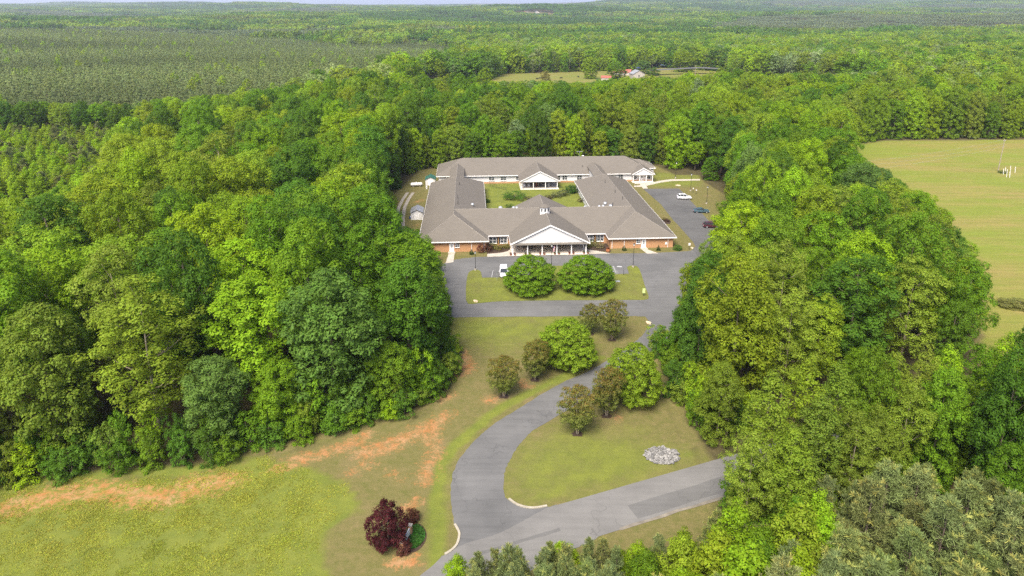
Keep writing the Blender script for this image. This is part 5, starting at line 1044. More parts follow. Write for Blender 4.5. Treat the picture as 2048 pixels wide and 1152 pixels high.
    "185,88,22,y1,99;-2025,2984,88,29,y8,99;-2880,2043,72,31,y1,99;-1560,2755,60,21,y8,99;-3107,2917,53,29,y0,99;-2532,3041,72,28,y0,99;-2638,3101,84,21,y8"
    ",99;-1860,2284,69,22,y8,99;-2945,2601,56,25,y1,99;-2898,3079,62,22,y1,99;-2912,3147,67,31,y8,99;-2304,2880,87,29,y0,99;-1855,2796,62,22,y1,99;-2307,22"
    "30,72,23,y1,99;-1839,2863,88,25,y1,99;-1666,2274,80,22,y0,99;-1681,2893,64,27,y8,99;-3117,2668,78,26,y1,99;-2502,2918,85,25,y0,99;-1861,3026,79,23,y1,"
    "99;-2919,2264,77,30,y1,99;-2938,3062,51,27,y0,99;-2611,2306,57,20,y1,99;-2269,2818,64,29,y0,99;-2920,2658,50,25,y1,99;-1956,2861,79,20,y8,99;-2235,228"
    "1,89,21,y0,99;-1708,2505,67,26,y0,99;-1630,2778,71,24,y0,99;-1729,3142,60,26,y0,99;-2429,2816,75,22,y8,99;-2053,3156,71,20,y8,99;-1838,3154,58,29,y0,9"
    "9;-1797,3194,80,21,y0,99;-2320,2401,68,22,y0,99;-1822,3029,76,26,y8,99;-2821,3232,65,30,y0,99;-3084,3071,55,21,y0,99;-2976,2314,51,25,y0,99;-1897,2122"
    ",53,32,y0,99;-2460,1988,72,24,y0,99;-2696,3027,89,26,y0,99;-2200,2125,80,21,y0,99;-1387,2747,74,31,y0,99;-2230,2943,54,26,y0,99;-2415,2363,66,22,y0,99"
    ";-2504,2573,56,28,y1,99;-1708,2411,58,23,y0,99;-2861,1920,62,23,y8,99;-2121,2200,74,30,y0,99;-2734,2901,54,27,y0,99;-2082,3024,75,26,y1,99;-1278,2858,"
    "85,23,y1,99;-2167,3066,79,24,y1,99;-2972,3126,62,29,y8,99;-2660,2713,70,21,y1,99;-1667,2701,72,23,y0,99;-2110,2119,78,21,y0,99;-2517,3196,76,32,y8,99;"
    "-1421,2591,79,28,y0,99;-2059,2557,72,32,y0,99;-2374,2954,54,29,y1,99;-2359,3210,60,20,y0,99;-3014,2893,81,27,y0,99;-2532,2680,65,23,y8,99;-3184,2169,8"
    "0,29,y0,99;-1420,2214,80,23,y1,99;-1867,2759,61,21,y0,99;-2628,3051,65,22,y1,99;-2609,1977,60,22,y1,99;-2708,3187,53,24,y0,99;-2206,2557,55,21,y1,99;-"
    "2488,2651,51,22,y0,99;-1690,2857,57,21,y0,99;-1929,2807,84,22,y0,99;-2886,2441,62,26,y8,99;-3077,2324,68,26,y1,99;-2562,2918,53,21,y8,99;-2307,3102,84"
    ",22,y0,99;-2142,3204,60,24,y0,99;-2570,3141,86,23,y0,99;-2527,2074,63,24,y0,99;-1871,2238,59,21,y0,99;-2408,3172,83,23,y0,99;-3190,2497,62,25,y1,99;-3"
    "181,2228,53,21,y0,99;-2686,2209,63,25,y8,99;-2160,2405,62,27,y1,99;-1626,2469,70,20,y8,99;-2068,2465,74,27,y1,99;-2297,2432,67,21,y8,99;-3083,3171,62,"
    "27,y1,99;-1933,3084,79,21,y1,99;-3123,2782,51,29,y0,99;-1845,2711,82,21,y1,99;-2124,2991,69,25,y1,99;-1481,2306,82,20,y1,99;-1448,2353,60,21,y0,99;-19"
    "63,3202,77,20,y8,99;-2712,2351,89,25,y1,99;-2035,2905,87,24,y1,99;-2976,3230,60,22,y8,99;-2758,2131,73,31,y0,99;-2923,2980,61,25,y1,99;-1436,2976,65,2"
    "8,y1,99;-3180,2366,86,24,y0,99;-2757,3048,88,29,y0,99;-2695,2390,75,24,y8,99;-1329,2770,57,29,y0,99;-2921,2313,70,22,y1,99;-1443,2745,60,21,y8,99;-207"
    "6,2642,76,23,y0,99;-1462,2578,82,21,y1,99;-2676,2553,72,30,y1,99;-1527,2542,88,31,y0,99;-3021,1883,58,23,y0,99;-2827,2768,54,24,y0,99;-2389,2390,90,26"
    ",y1,99;-2407,2921,82,20,y0,99;-1764,3066,67,28,y0,99;-2008,2379,64,26,y0,99;-1639,3125,54,24,y0,99;-2338,2914,78,30,y1,99;-2379,2092,67,29,y1,99;-2796"
    ",3148,75,22,y8,99;-2472,3180,53,30,y0,99;-1546,2486,68,31,y0,99;-2262,2661,83,22,y0,99;-2375,2183,58,23,y0,99;-2516,2519,53,26,y1,99;-1483,2957,72,30,"
    "y0,99;-2927,2903,69,27,y0,99;-1440,3056,63,21,y0,99;-2145,2866,66,23,y0,99;-2045,2799,85,21,y0,99;-1657,2591,78,21,y0,99;-2907,2739,84,27,y1,99;-3018,"
    "1950,78,23,y8,99;-1582,2930,78,27,y0,99;-2906,1970,88,22,y0,99;-2027,3069,75,26,y0,99;-2688,2437,72,23,y0,99;-2761,2942,86,31,y1,99;-3147,2541,84,21,y"
    "1,99;-3137,3091,69,30,y0,99;-2727,2573,75,29,y0,99;-2940,2458,66,26,y1,99;-2172,2961,82,25,y0,99;-1368,2905,53,27,y8,99;-3112,2156,74,22,y8,99;-2395,2"
    "226,56,31,y0,99;-2060,2379,81,26,y8,99;-2707,2773,61,30,y1,99;-2517,3087,82,20,y1,99;-2940,2544,78,21,y1,99;-2263,3078,82,23,y8,99;-2197,2395,63,20,y1"
    ",99;-1913,2712,80,22,y1,99;-1980,2306,61,23,y1,99;-1448,2702,87,23,y0,99;-2802,3021,84,20,y8,99;-2346,3033,69,25,y1,99;-2510,2375,59,23,y0,99;-2881,19"
    "95,84,24,y1,99;-2109,2880,77,23,y0,99;-2163,3125,81,29,y0,99;-2330,2832,79,29,y1,99;-3195,1972,78,30,y1,99;-2574,2400,80,22,y0,99;-2273,2395,68,24,y1,"
    "99;-2979,2275,55,22,y0,99;-2856,2117,83,31,y0,99;-2868,2884,73,21,y0,99;-1750,2097,59,27,y8,99;-2574,2057,59,30,y0,99;-2051,2853,56,23,y0,99;-1991,257"
    "2,81,29,y0,99;-2335,2076,55,23,y0,99;-2202,2875,89,22,y8,99;-1996,3037,88,21,y1,99;-2664,2151,75,24,y8,99;-2383,3008,67,31,y0,99;-2435,2201,80,23,y1,9"
    "9;-1412,2936,67,21,y1,99;-2828,2316,77,23,y0,99;-3109,2093,50,25,y0,99;-2242,2442,80,22,y0,99;-2649,2751,90,25,y1,99;-1501,3119,60,24,y8,99;-2783,3186"
    ",81,22,y0,99;-3067,2768,90,23,y1,99;-1613,2679,66,26,y0,99;-1707,2779,52,21,y0,99;-2127,2056,71,31,y1,99;-2318,2662,81,22,y8,99;-2844,2430,71,27,y8,99"
    ";-2994,2627,73,20,y0,99;-3126,2844,73,26,y1,99;-2598,2258,68,30,y1,99;-2286,2072,69,28,y1,99;-2360,2353,51,29,y0,99;-2279,2308,69,23,y8,99;-1319,2630,"
    "63,28,y0,99;-1700,3110,75,23,y0,99;-1323,2924,69,21,y8,99;-1691,2465,87,24,y0,99;-2597,2735,57,20,y0,99;-2932,2140,82,26,y0,99;-2849,3008,79,24,y8,99;"
    "-1876,2669,83,22,y0,99;-2566,1975,80,22,y0,99;-1427,2656,89,29,y1,99;-2772,2492,80,20,y1,99;-1410,2795,57,23,y0,99;-1668,2629,85,22,y0,99;-3091,3212,6"
    "0,20,y0,99;-2060,2139,64,23,y0,99;-2936,1928,87,29,y8,99;-2755,1933,65,20,y1,99;-2234,2173,63,27,y0,99;-2383,2827,76,27,y0,99;-2752,2302,54,21,y0,99;-"
    "1845,2562,71,20,y0,99;-3006,2727,57,27,y0,99;-1574,3082,70,23,y1,99;-2158,2147,64,30,y1,99;-2819,2028,61,20,y1,99;-1901,2536,89,32,y8,99;-1529,2277,71"
    ",28,y1,99;-2868,2480,58,22,y8,99;-2998,2223,58,23,y0,99;-2544,2362,80,20,y0,99;-2034,3126,76,28,y1,99;-2874,2338,76,24,y0,99;-2832,2895,89,21,y0,99;-2"
    "486,2704,50,28,y8,99;-2275,2529,75,31,y0,99;-1963,2415,82,25,y1,99;-2575,2770,70,23,y0,99;-3074,1897,76,28,y8,99;-2555,3077,81,26,y0,99;-2640,2214,54,"
    "26,y0,99;-1880,2601,87,21,y1,99;-3016,2377,83,30,y0,99;-2764,2256,58,25,y0,99;-3032,2790,56,21,y0,99;-2912,2414,87,20,y0,99;-2080,2982,59,25,y0,99;-20"
    "49,2500,53,25,y1,99;-1764,3162,59,26,y8,99;-2323,2164,66,24,y8,99;-2962,2500,64,24,y1,99;-3169,2581,73,28,y1,99;-2864,2970,80,21,y0,99;-1334,2697,57,2"
    "3,y0,99;-3090,3123,67,23,y0,99;-2331,2556,50,22,y0,99;-2952,2393,81,24,y8,99;-1971,2153,64,22,y8,99;-2672,2349,85,27,y1,99;-2438,2399,55,23,y0,99;-275"
    "6,2794,64,23,y1,99;-2471,2607,55,22,y8,99;-1343,2535,84,26,y8,99;-2290,2608,54,24,y0,99;-3049,2265,62,28,y1,99;-1485,2730,52,23,y0,99;-1591,2237,69,26"
    ",y8,99;-2831,2669,51,26,y1,99;-2293,2949,54,25,y1,99;-2018,2481,58,22,y0,99;-2221,2322,65,32,y1,99;-2744,3000,59,31,y1,99;-2337,2982,57,30,y1,99;-2446"
    ",2099,88,25,y0,99;-2487,2478,84,26,y1,99;-1747,2676,55,25,y1,99;-2190,3179,52,26,y0,99;-1265,2627,62,29,y0,93;-1997,2878,52,25,y0,99;-3190,2429,67,25,"
    "y0,99;-2126,2830,51,24,y1,99;-2237,3042,62,26,y8,99;-2757,2446,62,29,y1,99;-2313,2123,70,21,y0,99;-2030,2232,50,23,y0,99;-1683,2342,81,31,y0,99;-2788,"
    "2582,50,20,y0,99;-2832,3081,71,27,y1,99;-1753,2463,54,28,y1,99;-2240,2407,71,21,y0,99;-1499,2453,66,22,y8,99;-1676,2144,83,27,y0,99;-3037,2334,85,26,y"
    "0,99;-2443,3065,77,23,y0,99;-3200,2113,63,32,y0,99;-2704,2635,75,20,y0,99;-2603,3008,77,31,y8,99;-3199,1857,83,26,y1,99;-3199,1904,88,28,y1,99;-3143,2"
    "139,82,24,y0,99;-2878,2535,61,25,y0,99;-2445,2163,54,21,y0,99;-2189,2652,64,27,y0,99;-3118,2396,63,27,y8,99;-1912,2591,70,21,y0,99;-1409,2857,67,27,y0"
    ",99;-1676,2978,82,22,y1,99;-1838,2607,51,25,y0,99;-1393,3068,88,21,y0,99;-3008,3164,81,27,y0,99;-2087,2682,56,26,y0,99;-2560,2981,75,22,y1,99;-2365,20"
    "45,53,21,y0,99;-3039,2438,50,23,y8,99;-1984,2060,78,24,y0,99;-2315,3204,59,22,y1,99;-1446,2879,55,24,y0,99;-2835,2935,67,26,y1,99;-2987,1931,86,24,y1,"
    "99;-2439,2622,52,22,y8,99;-2245,2091,88,24,y1,99;-1389,2467,70,23,y1,99;-2682,2872,55,23,y1,99;-1879,2313,69,21,y0,99;-1622,3179,81,21,y1,99;-1497,251"
    "3,83,23,y8,99;-1574,2878,57,23,y0,99;-1368,2284,67,22,y1,99;-2499,1967,83,26,y8,99;-2487,2868,62,21,y1,99;-1994,2200,61,26,y8,99;-2266,2255,79,26,y0,9"
    "9;-2433,2711,72,20,y1,99;-2072,2184,80,32,y0,99;-2291,3132,52,22,y0,99;-1328,2476,61,25,y0,99;-1870,2074,89,26,y0,99;-1812,2822,64,31,y0,99;-3132,2027"
    ",89,27,y8,99;-3193,2042,85,31,y0,99;-2007,3172,79,21,y0,99;-1561,2420,89,29,y0,99;-2536,2398,72,21,y0,99;-2777,2745,74,23,y0,99;-1896,2358,54,22,y0,99"
    ";-3096,2729,66,25,y8,99;-3110,1935,60,24,y0,99;-1654,2108,50,23,y0,99;-1297,2745,65,23,y8,98;-2925,3240,68,20,y0,99;-2833,2716,58,25,y0,99;-1501,2692,"
    "69,23,y0,99;-2328,2030,85,23,y8,99;-2394,1990,82,21,y0,99;-2955,2636,70,23,y1,99;-3179,3007,64,26,y1,99;-2642,2938,87,30,y0,99;-2178,2730,54,20,y1,99;"
    "-1858,3107,65,21,y1,99;-2890,2209,82,25,y1,99;-2902,1901,82,24,y1,99;-3064,2697,75,26,y0,99;-2884,2653,63,24,y0,99;-1948,3040,53,28,y1,99;-2215,3147,7"
    "7,22,y1,99;-2227,2632,69,30,y0,99;-1902,3137,51,28,y0,99;-3126,1981,90,29,y0,99;-2007,2259,63,21,y0,99;-1463,2152,75,24,y0,99;-1931,2434,57,22,y1,99;-"
    "1361,2667,53,28,y1,99;-1593,2727,79,21,y1,99;-1434,2466,88,25,y0,99;-2650,2016,71,32,y1,99;-2379,2892,62,29,y1,99;-2853,2564,70,23,y1,99;-2720,1942,84"
    ",23,y8,99;-2167,2830,73,29,y8,99;-2459,2060,62,24,y8,99;-2130,2243,76,25,y8,99;-1907,2409,61,23,y1,99;-2535,2948,80,24,y8,99;-3087,2645,51,24,y0,99;-2"
    "706,2817,72,28,y8,99;-3198,3150,72,21,y8,99;-2621,2523,65,25,y8,99;-1534,2776,65,23,y0,99;-3181,2732,63,31,y8,99;-1636,2617,72,20,y8,99;-2051,2341,57,"
    "22,y1,99;-2131,2656,55,31,y8,99;-2212,2467,73,23,y1,99;-1530,3090,86,23,y1,99;-2325,2591,62,24,y8,99;-2597,2853,81,22,y1,99;-2100,2798,60,25,y8,99;-31"
    "13,1873,74,25,y0,99;-2129,2429,78,23,y0,99;-1885,2923,57,24,y8,99;-2786,2539,66,23,y8,99;-1298,2500,62,23,y8,97;-1927,2232,77,20,y8,99;-2954,2173,52,2"
    "4,y0,99;-1970,2766,86,28,y1,99;-3043,2562,59,27,y0,99;-2195,2183,87,26,y1,99;-2540,2284,54,29,y0,99;-2835,3041,61,22,y1,99;-1617,2956,59,25,y0,99;-213"
    "4,3093,78,29,y1,99;-2397,2475,67,21,y0,99;-2899,2804,54,23,y0,99;-2368,2579,67,24,y1,99;-1535,3154,87,21,y1,99;-2738,3093,68,21,y1,99;-1722,2967,65,31"
    ",y0,99;-3049,2225,73,24,y1,99;-1276,2818,75,29,y0,98;-2495,2335,80,27,y8,99;-2512,2174,85,22,y0,99;-2872,3180,86,32,y0,99;-2818,1922,81,23,y8,99;-1449"
    ",2787,63,24,y0,99;-2334,3075,58,30,y1,99;-2080,2302,56,25,y8,99;-1832,2980,70,21,y8,99;-1621,2287,80,28,y0,99;-2777,2831,66,27,y0,99;-2301,2003,84,25,"
    "y0,99;-3055,1943,77,21,y0,99;-3059,2142,62,22,y0,99;-1721,3074,64,23,y1,99;-1475,2915,62,21,y1,99;-2449,2745,86,20,y0,99;-2802,2796,69,23,y0,99;-3162,"
    "2831,64,25,y0,99;-1999,2925,71,24,y0,99;-2976,2546,86,22,y1,99;-2658,2680,67,21,y0,99;-2054,3095,57,21,y0,99;-1577,2581,80,24,y8,99;-1504,2649,68,20,y"
    "0,99;-2340,2319,68,23,y8,99;-1353,2949,52,28,y0,99;-1594,3048,62,20,y1,99;-2283,2178,88,23,y1,99;-2419,3039,65,20,y0,99;-2571,2515,67,20,y0,99;-3192,2"
    "320,84,22,y8,99;-2978,2455,59,21,y1,99;-2297,2474,78,24,y0,99;-2185,2777,55,24,y1,99;-2547,2016,57,27,y0,99;-1244,2879,51,26,y8,96;-1996,2676,61,30,y8"
    ",99;-1664,2829,61,28,y0,99;-2915,2345,70,21,y8,99;-1606,3102,64,24,y0,99;-3152,2932,56,23,y0,99;-1481,2349,71,22,y0,99;-1741,2426,67,20,y0,99;-2005,25"
    "19,80,23,y0,99;-1994,3138,70,21,y8,99;-2957,2746,80,26,y0,99;-1968,3005,60,22,y8,99;-2168,3002,80,28,y0,99;-3192,2920,61,20,y0,99;-2345,2214,80,22,y0,"
    "99;-2099,3190,52,23,y0,99;-2349,2706,84,23,y0,99;-1403,2548,63,24,y1,99;-2051,2047,86,21,y0,99;-2681,2604,54,23,y0,99;-2807,2112,77,26,y0,99;-2145,275"
    "1,76,28,y1,99;-1906,3031,50,21,y0,99;-1469,2670,78,24,y0,99;-2796,2291,77,24,y1,99;-2762,2082,85,25,y0,99;-2725,2189,75,22,y1,99;-2753,3130,54,23,y0,9"
    "9;-1690,2574,54,25,y0,99;-1379,3031,57,22,y1,99;-2605,2114,69,24,y1,99;-2087,2854,60,21,y8,99;-2792,2879,88,22,y1,99;-2836,2063,55,24,y0,99;-1911,2168"
    ",65,27,y0,99;-1675,2789,66,24,y0,99;-2299,2560,62,22,y8,99;-2306,2756,54,21,y1,99;-2736,2229,87,21,y0,99;-1578,2183,85,20,y0,99;-2755,2023,59,22,y0,99"
    ";-2231,2529,73,25,y0,99;-1908,2651,53,20,y0,99;-3178,2688,73,23,y1,99;-2847,2008,51,21,y0,99;-1831,2085,59,22,y0,99;-1893,3099,63,22,y0,99;-1640,2736,"
    "67,29,y1,99;-2792,2644,77,26,y1,99;-2065,2721,57,21,y0,99;-2843,2812,80,20,y1,99;-2537,2491,78,21,y0,99;-3000,2141,53,24,y1,99;-1780,2685,78,20,y1,99;"
    "-1768,2503,59,29,y1,99;-1836,2897,52,20,y0,99;-2115,2499,76,24,y1,99;-2447,2019,73,20,y8,99;-2984,2978,71,20,y8,99;-2252,2353,90,25,y0,99;-2889,2385,7"
    "4,30,y1,99;-2491,2097,82,22,y1,99;-2714,2094,59,26,y0,99;-2660,2304,72,21,y0,99;-1732,2802,85,20,y0,99;-1647,2243,80,25,y0,99;-2664,3187,70,21,y1,99;-"
    "3015,2293,87,24,y0,99;-1957,2119,77,21,y1,99;-2029,3033,52,21,y8,99;-1807,2639,54,22,y8,99;-3093,3018,74,20,y0,99;-1445,2186,51,26,y0,99;-2191,2600,68"
    ",25,y8,99;-1601,2399,64,23,y0,99;-1890,2789,75,23,y0,99;-3189,2539,55,24,y8,99;-2014,2803,66,20,y1,99;-2803,2343,56,27,y1,99;-2976,2824,62,22,y0,99;-1"
    "799,2869,81,22,y1,99;-1971,2371,56,24,y1,99;-3062,2101,54,28,y0,99;-2360,2793,63,20,y1,99;-1730,2853,58,21,y1,99;-2305,3169,67,22,y8,99;-3008,3239,77,"
    "21,y0,99;-1810,3126,58,22,y1,99;-3199,3205,68,30,y1,99;-1897,2886,84,25,y1,99;-1794,2208,73,22,y0,99;-1598,2492,88,22,y8,99;-2456,2917,82,26,y1,99;-14"
    "87,2601,53,20,y8,99;-685,666,68,19,s3,3;-307,1713,34,24,s2,10;-225,1631,37,26,s5,4;591,1493,43,17,s5,11;-300,1622,46,20,s5,11;-185,1469,40,20,s3,3;-26"
    "3,1631,34,20,s5,8;688,1956,45,16,s3,4;463,1291,43,18,s2,9;-219,1556,68,23,s2,5;527,1386,59,18,s2,10;603,1533,51,18,s5,10;-197,1517,52,25,s3,3;-589,889"
    ",37,17,s3,10;-238,1705,34,16,s2,4;632,1889,37,19,s5,1;583,1747,70,19,s2,0;-276,1675,48,20,s3,8;-170,1390,42,18,s2,3;406,1211,33,17,s5,7;-711,725,50,18"
    ",s5,1;-226,979,55,20,s0,6;649,1666,34,16,s3,9;366,1304,40,22,s3,0;-660,645,41,17,s3,2;-134,1163,46,18,s3,2;321,1092,33,21,s2,5;667,1980,66,23,s3,2;398"
    ",1169,61,17,s3,9;-166,1339,59,20,s3,4;607,1830,60,18,s3,0;314,1002,49,16,s2,5;307,1138,50,19,s2,2;-783,825,67,18,s2,11;743,1886,64,18,s5,11;719,1908,5"
    "4,17,s3,9;-226,1400,49,17,s3,9;-202,1090,60,19,s3,10;-138,1209,47,20,s3,2;322,1166,53,18,s2,2;-142,1266,40,19,s2,2;336,894,64,18,s3,7;339,1006,46,19,s"
    "3,7;-226,1305,43,20,s3,10;-292,1597,48,19,s3,11;604,1648,54,17,s0,5;530,1477,70,18,s5,6;-253,1661,30,20,s3,6;714,1874,31,17,s2,9;567,1486,51,21,s3,9;-"
    "391,2000,55,20,s2,3;-155,1364,68,16,s0,2;-367,1929,56,20,s5,2;-455,915,60,18,s2,11;-197,1391,65,16,s2,6;-440,1935,31,21,s3,9;637,1930,34,17,s3,0;-273,"
    "1489,46,21,s2,11;-136,1240,37,18,s2,2;-151,1301,35,22,s3,2;-691,853,68,18,s0,9;-330,1794,52,16,s2,6;-198,1595,30,16,s5,2;629,1650,69,17,s5,7;-680,798,"
    "50,17,s3,3;713,1951,31,19,s2,7;448,1394,54,17,s3,3;361,896,57,18,s0,10;-256,1741,33,25,s2,4;-310,1756,35,22,s3,8;-227,1669,32,18,s0,3;463,1463,69,21,s"
    "3,1;384,1341,55,18,s0,0;-271,1703,33,16,s2,7;363,1074,66,17,s5,9;-136,1135,34,24,s2,3;-701,705,55,16,s2,2;-342,934,45,18,s3,8;-710,780,56,19,s2,3;-145"
    ",1008,79,23,s3,3;-120,1015,38,20,s3,1;-139,1022,52,20,s3,3;-134,1052,76,16,s3,3;-105,1060,33,18,s3,0;-113,1118,40,23,s0,1;-143,1114,89,18,s5,4;636,191"
    "3,60,20,s3,0;661,1908,72,22,s2,3;651,1870,61,15,s3,3;625,1869,51,22,s5,0;621,1842,47,24,s3,1;647,1834,89,18,s3,3;612,1805,47,17,s2,1;634,1798,81,22,s2"
    ",3;603,1785,35,18,s3,0;626,1777,66,20,s5,3;601,1762,49,17,s3,1;628,1756,61,19,s3,4;597,1737,57,23,s2,1;614,1730,71,20,s3,3;582,1699,31,16,s3,1;597,169"
    "4,77,15,s0,3;579,1683,47,18,s3,1;597,1674,81,23,s2,3;566,1667,50,17,s5,1;588,1656,57,17,s5,3;549,1619,50,22,s3,1;573,1609,78,20,s2,4;536,1607,57,17,s3"
    ",0;562,1595,61,20,s2,3;529,1586,38,19,s3,1;548,1576,90,15,s3,3;513,1564,51,15,s2,0;533,1551,83,21,s0,3;508,1547,56,19,s0,1;532,1530,61,18,s3,4;493,152"
    "8,48,16,s0,1;515,1514,84,20,s3,3;489,1504,51,24,s0,1;503,1493,51,21,s5,3;479,1491,41,19,s0,1;479,1450,81,21,s3,3;446,1447,39,21,s2,0;470,1434,80,24,s3"
    ",3;435,1407,60,17,s2,1;408,1375,46,17,s5,0;436,1364,63,20,s3,3;399,1338,50,21,s2,1;421,1329,54,17,s3,4;397,1282,88,19,s5,3;368,1282,30,22,s2,1;387,126"
    "9,87,23,s2,3;362,1259,55,19,s5,1;376,1249,51,19,s2,3;337,1229,38,21,s3,0;360,1217,78,21,s3,3;327,1209,32,18,s3,0;354,1196,67,18,s2,3;320,1188,38,17,s3"
    ",1;337,1173,75,19,s2,3;293,1145,38,15,s2,1;303,1083,51,20,s0,3;301,1052,86,17,s2,3;307,1031,54,21,s2,4;270,1012,52,16,s3,0;301,989,59,18,s5,4;297,968,"
    "52,15,s2,3;303,933,81,16,s0,4;234,2738,195,37,t2,9;352,2695,140,36,t2,4;139,2723,227,50,t4,8;-151,2706,140,32,t3,8;-267,2691,158,33,t5,9;377,2751,141,"
    "44,t3,9;478,2761,136,37,t1,10;308,2747,195,38,t0,9;85,2675,163,36,t0,3;538,2729,148,35,t1,9;-49,2729,161,37,t2,10;-184,2671,151,36,t0,5;-96,2689,136,3"
    "3,t1,6;376,762,36,16,s5,10;613,815,57,22,s3,34;555,818,56,20,s0,28;426,756,32,20,s5,15;631,836,31,19,s2,36;462,796,53,18,s3,19;314,710,43,19,s5,5;493,"
    "803,56,22,s0,22;467,771,39,19,s3,19;610,847,38,22,s2,34;686,818,43,18,s3,41;507,781,42,18,s5,24;281,715,61,20,s2,2;576,833,58,17,s3,30;695,867,55,18,s"
    "0,39;364,717,41,16,s2,9;527,797,69,16,s5,25;402,725,34,22,s0,13;440,786,52,14,s0,17;332,744,34,19,s3,6;656,818,65,23,s3,38;650,863,43,16,s3,38;286,679"
    ",35,16,s2,5;306,733,63,22,s2,3;516,753,37,20,s3,24;353,689,34,17,s3,9;597,796,60,16,s2,33;672,856,48,16,s3,40;449,751,43,19,s5,17;436,721,43,18,s3,16;"
    "550,789,43,17,s3,28;249,663,30,22,s3,4;261,584,82,23,b2,12;322,648,81,22,b2,10;560,582,119,29,p8,33;384,527,96,23,p8,23;593,619,98,24,p8,34;418,500,12"
    "0,39,p8,27;539,549,74,21,p8,33;529,674,71,20,p8,26;303,524,92,25,p8,19;437,538,81,20,p8,26;614,645,72,21,p8,35;576,641,71,19,p8,32;57,582,51,13,p8,8;8"
    "8,534,89,25,p8,13;-63,569,54,19,b0,6;69,620,38,11,b0,5;120,619,38,15,b1,4;55,632,37,14,b0,4;432,642,45,12,p8,19;267,651,41,12,p8,6;292,648,41,14,p8,8;"
    "117,544,64,20,p8,12;482,653,45,14,p8,23;171,531,75,23,p8,14;202,538,77,21,p8,14;377,653,49,14,p8,13;525,612,51,17,p8,28;503,549,74,21,p8,30;483,582,40"
    ",10,p8,26;277,636,51,14,p8,7;143,540,74,20,p8,12;395,605,42,11,p8,18;370,636,56,14,p8,14;506,674,44,12,p8,24;313,578,44,12,p8,14;200,575,41,11,p8,10;2"
    "07,560,46,14,p8,12;115,576,42,11,p8,9;251,652,51,13,p8,5;216,624,41,13,p8,6;516,690,40,11,p8,25;479,630,48,13,p8,23;391,584,53,14,p8,19")
# ---------------------------------------------------------------- woods
def parse(s):
    out = []
    for q in "".join(s).split(";"):
        a = q.split(",")
        out.append((int(a[0]) / 10, int(a[1]) / 10, int(a[2]) / 10, int(a[3]) / 10, a[4][0], int(a[4][1]), int(a[5])))
    return out
wr = random.Random(5)
def shape_of(k, tint, edge, rnd):
    if k == 'p': return "pine"
    if k == 's': return "bush"
    if k == 'b': return "sapling"
    if k == 'y': return "pine" if tint == 8 else "sapling"
    if k == 'n': return "slim" if rnd.random() < 0.75 and tint in (0, 1, 5) else "high" if rnd.random() < 0.5 and tint in (1, 5) else ("lacy" if tint in (1, 5) else "full")
    if edge < 8: return "full"
    if tint in (5, 7): return "lacy"
    return rnd.choice(["round", "round", "oval", "full"])
SHAPE_WORD = {"round": "round-crowned tree", "oval": "tall oval tree", "full": "leafy-to-the-ground tree", "lacy": "open lacy tree", "high": "tall open tree", "slim": "tall slim tree", "bush": "bush", "sapling": "young tree", "pine": "young pine"}
NAME = {"round": "broadleaf_tree", "oval": "broadleaf_tree", "full": "broadleaf_tree", "lacy": "broadleaf_tree", "high": "broadleaf_tree", "slim": "broadleaf_tree", "bush": "bush", "sapling": "broadleaf_tree", "pine": "pine_tree"}

def plant(name, shape, var, x, y, h, r, tint, label=None, cat=None, group=None, rz=None, jitter=0.17):
    crown, trunk, wood, H, R = MODELS[shape][var % len(MODELS[shape])]
    z = float(land(x, y))
    root = empty(name, (x, y, z), wr.uniform(0, 6.28) if rz is None else rz, label, cat, group)
    w = r / R * (1.02 if shape in ('round', 'oval', 'full', 'lacy') else 1.0)
    root.scale = (w, w, h / H)
    tr = bpy.data.objects.new("trunk", trunk); link(tr, root)
    cr = bpy.data.objects.new("crown", crown); link(cr, root)
    b = TINTS[tint] if isinstance(tint, int) else tint
    k = 1 + wr.uniform(-jitter, jitter)
    cr["tint"] = [b[0] * k * (1 + wr.uniform(-jitter, jitter) * 0.6), b[1] * k, b[2] * k * (1 + wr.uniform(-jitter, jitter))]
    return root

def zone(x, y, k):
    """where a tree stands, in words"""
    if k == 'p':
        return "by the road junction" if x < 16 else "in bottom right corner"
    if k == 'b':
        return "on road verge by the junction" if x < 22 else "among the corner pines"
    if k == 'n': return "in roadside row at lower right"
    if y < 112 and x < 0: return "at front of left wood"
    if x < -30 and y < 170: return "in middle of left wood"
    if x < -20 and y < 250: return "beside the left wing" if x > -75 else "deep in left wood"
    if x < 0 and y < 130: return "at right end of left wood"
    if x < -95: return "on far left rise"
    if x < 60 and y >= 255: return "behind the rear wing"
    if x >= 20 and y < 125: return "right of the driveway bend"
    if x >= 20 and y < 175: return "right of the loop road"
    if x >= 20 and y < 255: return "right of the car park"
    return "beyond the right field" if x > 140 else "behind the car park"

trees = []
for (x, y, h, r, k, ti, ed) in parse(TREES):
    sh = shape_of(k, ti, ed, wr)
    o = plant(NAME[sh], sh, wr.randrange(9), x, y, h, r, ti)
    trees.append((o, sh, ti, zone(x, y, k), (x / y)))
